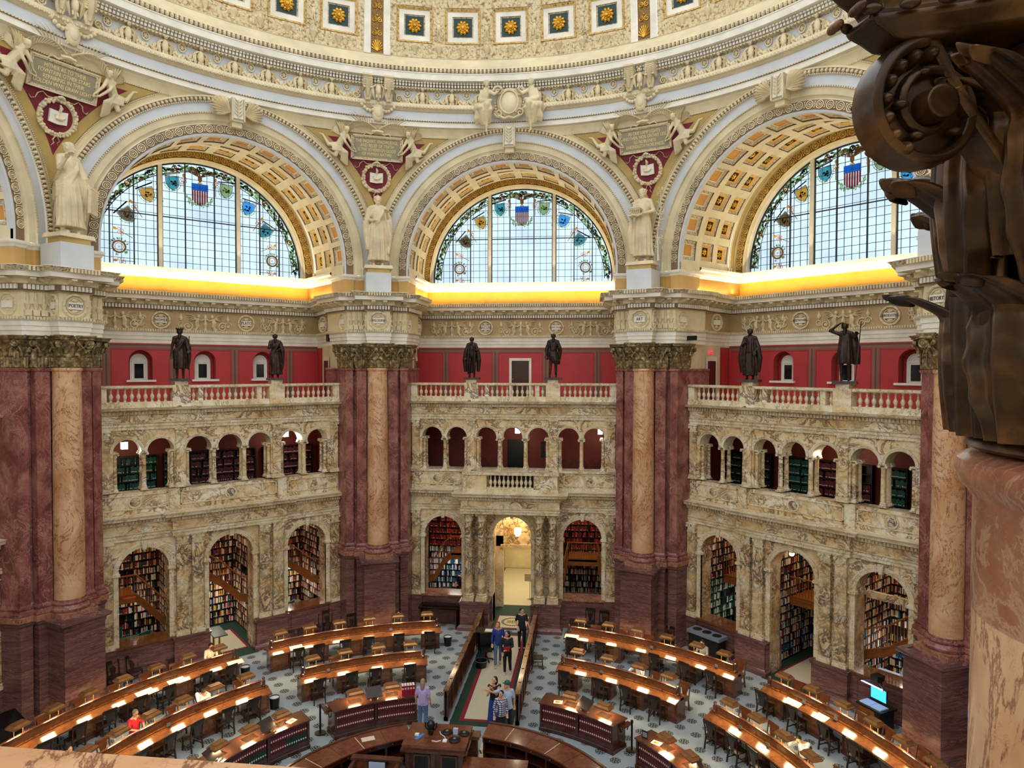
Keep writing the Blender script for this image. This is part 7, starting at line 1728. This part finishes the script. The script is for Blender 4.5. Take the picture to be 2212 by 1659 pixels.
for ph, lb, pose, robe, ck, ex, rz, bd in (
    (-67.5, 'cream plaster statue with raised bent arm and a tablet at the far left', dict(elL=(-.24, -.1, 1.18), wrL=(-.22, -.26, 1.34), elR=(.26, 0, 1.12), wrR=(.32, -.1, .95), turn=.5), ROBE, toga, tablet, .1, 0),
    (-22.5, 'cream plaster statue in a full robe facing front, left of the central arch', dict(elR=(.26, -.04, 1.14), wrR=(.2, -.22, 1.26), elL=(-.24, -.02, 1.12), wrL=(-.08, -.22, 1.08), turn=.1), ROBE, lambda m, J: (toga(m, J), m.tube([(-.2, .02, 1.4), (-.28, 0, 1.0), (-.24, 0, .4)], [.06, .09, .05], 8)), None, 0, 0),
    (22.5, 'cream plaster statue, bare to the waist, holding a temple model right of the central arch', dict(elL=(-.25, -.04, 1.16), wrL=(-.17, -.2, 1.12), elR=(.27, -.02, 1.18), wrR=(.08, -.22, 1.1), turn=-.1), ROBE, lambda m, J: (m.tube([(-.24, -.1, 1.08), (-.27, -.1, .7), (-.25, -.08, .2)], [.04, .07, .04], 6),), temple, 0, 0),
    (67.5, 'pale plaster statue half hidden behind the dark capital at the right', dict(elR=(.26, -.04, 1.14), wrR=(.2, -.22, 1.2)), ROBE, toga, None, -.2, 0)):
    statue('plaster_statue', lb, PL, on_pier(ph), -rad(ph)+rz, 3.3, pose, robe, ck, ex, vox=.014, group=None)
    m = MB('gold_paint'); m.box(-.5, .5, -.42, .42, 0, .22); o = m.build('statue_plinth', ROOTS[0] if False else None, kind='structure'); o.location = PF(ph, 0, 15.72, 16.18); o.rotation_euler = (0, 0, -rad(ph)); o.name = 'trim_1' if ph == -67.5 else 'trim_%d' % (2+int((ph+67.5)/45))
for o in bpy.data.objects:
    if o.name.startswith('plaster_statue'): o.location.z = 16.38
# --------------------------------------------------------------------------- spandrel groups
def SPF(ph, z, off=.05):
    x, y, _ = sph(0, z, off); fi = math.asin((z-ZC)/RS); return RZ(-rad(ph)) @ T((0, y, z)) @ RX(fi)
def place(o, M): o.matrix_world = M; return o
TXT = {-67.5: 'HITHER AS TO THEIR\nFOVNTAIN, OTHER STARS\nREPAIRING, IN THEIR\nGOLDEN VRNS DRAW LIGHT', -22.5: 'THE INQVIRY, KNOWLEDGE,\nAND BELIEF OF TRVTH\nIS THE SOVEREIGN GOOD\nOF HVMAN NATVRE',
       22.5: 'AS ONE LAMP LIGHTS\nANOTHER, NOR GROWS LESS,\nSO NOBLENESS\nENKINDLETH NOBLENESS.', 67.5: ''}
WH = {-67.5: 'far left', -22.5: 'left central', 22.5: 'right central', 67.5: 'far right'}
m = MB('cream'); m.box(-1.16, 1.16, -.1, .02, -.53, .53); m.mat('relief_fine')
for b in ((-1.12, 1.12, .43, .49), (-1.12, 1.12, -.49, -.43), (-1.12, -1.04, -.49, .49), (1.04, 1.12, -.49, .49)): m.mat('relief_fine').box(b[0], b[1], -.14, -.1, b[2], b[3])
m.mat('stucco')
for k in range(30): x = -1.08+2.16*k/29; m.ball((x, -.13, .46), (.03, .03, .025), 5, 3); m.ball((x, -.13, -.46), (.03, .03, .025), 5, 3)
for k in range(12): z = -.4+.8*k/11; m.ball((-1.08, -.13, z), (.025, .03, .03), 5, 3); m.ball((1.08, -.13, z), (.025, .03, .03), 5, 3)
m.mat('cream')
for b in ((-1.17, 1.17, .49, .54), (-1.17, 1.17, -.54, -.49), (-1.18, -1.12, -.54, .54), (1.12, 1.18, -.54, .54)): m.mat('cream').box(b[0], b[1], -.16, 0, b[2], b[3])
TAB = m
tab_panel = MB('relief_back'); tab_panel = MB('stucco_shade')
m = MB('wreath_stucco')
rnd = random.Random(6)
for k in range(40):
    a = 2*pi*k/40
    for q in range(3): m.ball((.6*cos(a)+rnd.uniform(-.06, .06), -.07+rnd.uniform(-.03, .02), .6*sin(a)+rnd.uniform(-.06, .06)), (.055, .05, .055), 6, 4)
m.push(RX(pi/2)); m.ring(.6, .085, 28, 6); m.pop()
m.tube([(-.1, -.12, .66), (.0, -.15, .7), (.1, -.12, .66)], .06, 5)
for s in (-1, 1):
    m.mat('stucco'); m.tube([(s*.12, -.1, .62), (s*.45, -.1, .6), (s*.6, -.08, .72), (s*.75, -.08, .62), (s*.8, -.06, .45), (s*.92, -.05, .4), (s*1.0, -.04, .5)], [.035, .04, .03, .045, .03, .035, .01], 5, flat=.4)
    m.tube([(s*.04, -.08, -.66), (s*.12, -.1, -.8), (s*.05, -.08, -.88), (s*.14, -.08, -1.0)], [.03, .035, .03, .01], 5, flat=.4)
WRE = m
m = MB('ivory')
for s in (-1, 1): m.add([(0, -.14, -.24), (s*.3, -.1, -.2), (s*.3, -.1, .24), (0, -.14, .2), (0, 0, -.24), (s*.3, 0, -.2), (s*.3, 0, .24), (0, 0, .2)], [(0, 1, 2, 3), (3, 2, 6, 7), (0, 4, 5, 1), (1, 5, 6, 2)])
m.mat('stucco'); m.ball((0, -.17, -.04), (.15, .05, .06), 8, 5); m.tube([(0, -.16, .0), (0, -.16, .12)], .02, 5); m.tube([(.12, -.16, -.02), (.22, -.16, .04)], [.03, .015], 5); m.tube([(-.12, -.16, -.02), (-.18, -.16, .08), (-.1, -.16, .08)], .014, 5); m.tube([(0, -.14, .2), (.03, -.16, .32), (-.02, -.16, .44)], [.05, .06, .02], 6)
BOOKL = m
m = MB('wreath_stucco')
for s in (-1, 1):
    P = [(s*(.08+1.35*t), -.12-.08*sin(pi*t), .12+.5*sin(pi*t*.8)-.36*t) for t in [q/14 for q in range(15)]]
    m.tube(P, [.045-.035*q/14 for q in range(15)], 5)
    for q in range(1, 15):
        p = Vector(P[q]); d = (Vector(P[min(14, q+1)])-Vector(P[q-1])).normalized(); n = Vector((-d.z, 0, d.x)); L = .4*sin(pi*(q+1)/17)+.06
        for e in (-1, 1):
            for h in (0, .5): m.tube([p-d*.05*h, p+n*e*L*.55+d*L*.35, p+n*e*L*.8+d*L*.8], [.022, .026, .006], 4, flat=.5)
m.tube([(-.25, -.14, -.02), (0, -.18, .02), (.25, -.14, -.02)], .06, 5)
for s in (-1, 1): m.tube([(s*.1, -.14, 0), (s*.3, -.12, -.14), (s*.5, -.1, -.08), (s*.62, -.08, -.2)], [.05, .04, .04, .015], 5)
PALM = m
def genius(s):
    m = MB('stucco'); P = dict(head=(1.38, -.3, .72), neck=(1.45, -.22, .58), chest=(1.52, -.2, .38), pel=(1.72, -.16, .02))
    f = lambda p: (p[0]*s, p[1], p[2])
    m.push(T(f(P['head'])) @ S3(1.35, 1.35, 1.35)); head(m, (0, 0, 0), 1, .3, s*-.6)
    for q in range(7): m.ball((.06*cos(q), .02+.05*sin(q), .08), .04, 6, 4)
    m.pop()
    L = lambda a, b, r0, r1: limb(m, f(a), f(b), r0, r1)
    L(P['neck'], P['head'], .07, .06); L(P['neck'], P['chest'], .12, .17); L(P['chest'], P['pel'], .16, .17)
    L((1.36, -.24, .5), (1.2, -.34, .22), .08, .06); L((1.2, -.34, .22), (1.08, -.26, .0), .06, .045); hand(m, f((1.08, -.26, .0)), (-s*.6, 0, -.6), 1.5)
    L((1.62, -.24, .48), (1.42, -.38, .18), .08, .06); L((1.42, -.38, .18), (1.16, -.26, -.14), .06, .045); hand(m, f((1.16, -.26, -.14)), (-s*.8, 0, -.2), 1.5)
    L((1.74, -.2, -.02), (1.86, -.34, -.42), .13, .09); L((1.86, -.34, -.42), (2.1, -.1, -.3), .085, .05); L((2.1, -.1, -.3), (2.22, -.12, -.24), .045, .035)
    L((1.8, -.16, .04), (2.16, -.22, .02), .13, .09); L((2.16, -.22, .02), (2.42, -.14, .42), .085, .05); L((2.42, -.14, .42), (2.56, -.16, .46), .045, .035)
    for q in range(5): m.tube([f((1.66, -.3, .1-.03*q)), f((1.56-.05*q, -.34, -.25)), f((1.5-.06*q+.1, -.24, -.62-.05*q)), f((1.44, -.16, -.8))], [.05, .075, .06, .03], 5)
    for q in range(7): m.tube([f((1.6+.07*q, -.3, .0)), f((1.62+.06*q, -.36, -.2)), f((1.7+.07*q, -.26, -.42+.05*q))], [.04, .05, .02], 5)
    remesh(o := m.build('figure', None), .022, 1)
    w = MB('stucco')
    for q in range(8):
        a = 1.35+q*.16; Lw = .95-.07*q
        w.tube([f((1.6, -.08, .4)), f((1.6+Lw*.35*cos(a), -.16, .42+Lw*.35*sin(a)+.05)), f((1.6+Lw*.7*cos(a-.1), -.12, .42+Lw*.65*sin(a-.1)+.03)), f((1.62+Lw*cos(a-.2)*.9, -.05, .42+Lw*sin(a-.2)*.8))], [.07, .12, .1, .02], 6, flat=.4)
        w.tube([f((1.62, -.06, .42)), f((1.72+.25*cos(a-1.3), -.1, .5+.3*sin(a-1.0))), f((1.74+.45*cos(a-1.5), -.04, .42+.5*sin(a-1.1)))], [.05, .07, .02], 5, flat=.4)
    return o, w.build('wings', None, 60)
GEN = {}
for s in (-1, 1):
    a, b = genius(s); GEN[s] = (a, b)
for ph in (-67.5, -22.5, 22.5, 67.5):
    root = empty('inscription_tablet', label='framed plaster tablet with carved gold inscription on the %s red spandrel' % WH[ph], cat='tablet'); place(root, SPF(ph, 22.02)); child('tab', TAB, 'frame', root)
    m = MB('tablet_grey'); m.box(-1.04, 1.04, -.11, -.1, -.43, .43); child('tabp', m, 'panel', root)
    if TXT[ph]: text(TXT[ph], .2, T((0, -.115, 0)) @ FACE, 'tablet_gold', root, sx=.74, spacing=.92)
    root = empty('laurel_wreath', label='plaster laurel wreath with ribbons on the %s red spandrel' % WH[ph], cat='wreath'); place(root, SPF(ph, 20.75)); child('wre', WRE, 'leaves', root, 60)
    root = empty('open_book_emblem', label='plaster open book with a lamp inside the %s spandrel wreath' % WH[ph], cat='relief'); place(root, SPF(ph, 20.75)); child('bkl', BOOKL, 'book_and_lamp', root)
    root = empty('palm_fronds', label='crossed plaster palm fronds above the %s inscription tablet' % WH[ph], cat='relief'); place(root, SPF(ph, 22.72)); child('palm', PALM, 'fronds', root, 60)
    for s in (-1, 1):
        root = empty('winged_genius', label='plaster winged child figure on the %s side of the %s tablet' % ('left' if s < 0 else 'right', WH[ph]), cat='figure', group=None); place(root, SPF(ph, 22.0))
        for o in GEN[s]:
            c = o.copy() if o.parent else o
            if o.parent: COL.objects.link(c)
            c.parent = root
# seated women holding the cartouche over the central arch
def seated(s):
    m = MB('stucco'); f = lambda p: (p[0]*s, p[1], p[2]); L = lambda a, b, r0, r1: limb(m, f(a), f(b), r0, r1)
    m.push(T(f((1.02, -.55, .95))) @ S3(1.5, 1.5, 1.5)); head(m, (0, 0, 0), 1, .1, s*-.5)
    for q in range(8): m.ball((.07*cos(q), .03+.06*sin(q), .06), .045, 6, 4)
    m.pop()
    L((1.04, -.46, .72), (1.02, -.52, .88), .08, .07); L((1.04, -.46, .7), (1.1, -.42, .4), .15, .22); L((1.1, -.42, .4), (1.15, -.4, .05), .2, .24)
    L((.86, -.44, .62), (.66, -.5, .48), .1, .08); L((.66, -.5, .48), (.5, -.42, .62), .075, .05); L((1.24, -.44, .62), (1.36, -.5, .25), .1, .08); L((1.36, -.5, .25), (1.0, -.68, .1), .075, .055); hand(m, f((1.0, -.68, .1)), (-s, -.2, 0), 1.6); hand(m, f((.5, -.42, .62)), (-s*.6, 0, .5), 1.6)
    L((1.1, -.42, 0), (.92, -.85, -.1), .2, .13); L((.92, -.85, -.1), (.98, -.62, -.7), .13, .09); L((.98, -.62, -.7), (1.02, -.5, -1.15), .08, .05); L((1.02, -.5, -1.15), (1.0, -.64, -1.25), .05, .04)
    L((1.25, -.4, 0), (1.3, -.78, -.2), .2, .14); L((1.3, -.78, -.2), (1.12, -.5, -.85), .12, .07)
    for q in range(9): x = .75+.085*q; m.tube([f((x+.1, -.7, .0)), f((x, -.82+.02*q, -.3)), f((x+.1, -.6, -.62)), f((x+.06, -.45, -.8-.05*(q % 3)))], [.07, .08, .06, .03], 6)
    for q in range(6): m.ball(f((.8+.09*q, -.72, .12)), .09, 6, 4)
    for q in range(5): m.tube([f((1.3, -.4, .3)), f((1.5+.04*q, -.3, -.1)), f((1.55-.05*q, -.2, -.55))], [.05, .06, .03], 5)
    return remesh(m.build('figure', None), .03, 1)
for s in (-1, 1):
    root = empty('seated_figure', (0, 15.45, 23.85), 0, label='plaster seated draped woman on the %s of the shield above the central arch' % ('left' if s < 0 else 'right'), cat='figure'); seated(s).parent = root
root = empty('cartouche', (0, 15.3, 24.05), 0, label='large plaster scroll edged shield above the central arch', cat='shield')
m = MB('stucco'); m.ball((0, .0, 0), (.62, .22, .68), 16, 10)
for s in (-1, 1):
    spiral(m, (s*.5, .5), .24, 1.5, .07, s, 16, pi, y=-.16); spiral(m, (s*.5, -.5), .2, 1.5, .06, -s, 16, pi, y=-.14)
    for q in range(7): m.ball((s*(.66+.03*sin(q)), -.1, .35-.13*q), .06, 6, 4)
m.tube([(-.5, -.1, -.62), (-.2, -.16, -.78), (0, -.18, -.72), (.2, -.16, -.78), (.5, -.1, -.62)], .08, 6); m.push(T((0, -.2, -.02)) @ RX(pi/2) @ S3(1, 1.25, 1)); m.ring(.42, .04, 24); m.pop(); m.build('scroll_frame', root, 60)
m = MB('cream'); m.ball((0, -.12, -.02), (.38, .14, .48), 16, 10); m.build('boss', root, 60)
# --------------------------------------------------------------------------- the near column and ledge by the camera
NC = empty('near_column', NEAR, NEARZ, label='dark bronze leafy capital on a marble column right beside the viewer', cat='column')
m = column_capital(True); o = m.build('capital', NC, 50); o.location = (0, 0, 11.84); o.scale = (1.12,)*3; sb = o.modifiers.new('Subdivision', 'SUBSURF'); sb.levels = sb.render_levels = 1
m = MB('rust_marble'); m.lathe([(.5, 11.35), (.5, 11.7), (.515, 11.72), (.54, 11.75), (.55, 11.79), (.545, 11.82), (.51, 11.84)], 64); m.build('astragal', NC, 40)
m = MB('siena_marble'); m.lathe([(.54, 6.), (.52, 8.5), (.498, 11.3), (.498, 11.4)], 64); m.build('shaft', NC, 40)
m = MB('ivory'); m.box(-.42, .42, -.42, .42, 13.1, 13.6); m.build('architrave', NC)
m = MB('siena_marble'); m.box(-3.0, 4.6, -15.75, -15.21, 11.0, 11.13); m.box(-3.0, 4.5, -15.7, -15.27, 10.5, 11.0); m.build('marble_parapet', label='yellow marble ledge of the balcony directly below the viewer', cat='parapet')
m = MB('pale_marble'); m.box(-3.2, 4.6, -15.7, -15.4, -.65, 10.5); m.build('wall_south', kind='structure')
for nm, th in (('southwest', -135), ('south_gallery', 180), ('southeast', 135)):
    m = MB('cream'); m.push(RZ(bay_rot(th))); m.box(-8.2, 8.2, 19.4, 19.6, -.65, 15.4); m.pop(); m.build('wall_'+nm, kind='structure')  # plain unseen rear walls, added low so sky light falls in above
m = MB('cream'); m.box(-8, 8, -19.4, -15.8, 9.6, 9.8); m.build('trim_9', kind='structure')
WORLD=1.0; EXPO=0.0
WORLD = 1.5; EXPO = 0.12
# cove lighting hidden on top of the bay cornices
for side, th, word in BAYS:
    if abs(th) > 50: continue
    W = RZ(bay_rot(th))
    lamp('AREA', W @ T((0, 19.95, 15.4)) @ RX(pi), 210, (1, .84, .52), 10., .12, name='cove_light')
    for s in (-1, 1): lamp('AREA', W @ T((s*4.9, 18.3, 15.36)) @ RZ(pi/2) @ RX(pi+.3*s), 24, (1, .84, .52), 2.6, .1, name='cove_light')
lamp('AREA', T((0, 18.2, 5.0)), 60, (1, .8, .5), 1., name='passage_light'); lamp('AREA', T((0, 22, 3.8)), 160, (1, .86, .55), 2., 4., name='passage_light')
cd = bpy.data.cameras.new('camera'); cam = bpy.data.objects.new('camera', cd); COL.objects.link(cam)
yaw, pitch, roll = -.114, -.0246, .0019
f = Vector((sin(yaw)*cos(pitch), cos(yaw)*cos(pitch), sin(pitch))); r = Vector((cos(yaw), -sin(yaw), 0)); u = r.cross(f)
r2 = r*cos(roll)+u*sin(roll); u2 = -r*sin(roll)+u*cos(roll)
Mx = Matrix((r2, u2, -f)).transposed().to_4x4(); Mx.translation = Vector((3.7747, -16.4601, 11.9)); cam.matrix_world = Mx
cd.sensor_width = 36; cd.lens = 36*1487.64/2212; cd.clip_start = .05; cd.clip_end = 300
SC.camera = cam
w = bpy.data.worlds.new('sky'); SC.world = w; w.use_nodes = True; bg = w.node_tree.nodes['Background']; bg.inputs[0].default_value = (.93, .965, 1., 1); bg.inputs[1].default_value = WORLD
SC.view_settings.view_transform = 'Standard'; SC.view_settings.look = 'None'; SC.view_settings.gamma = 1; SC.view_settings.use_curve_mapping = False
SC.view_settings.exposure = EXPO
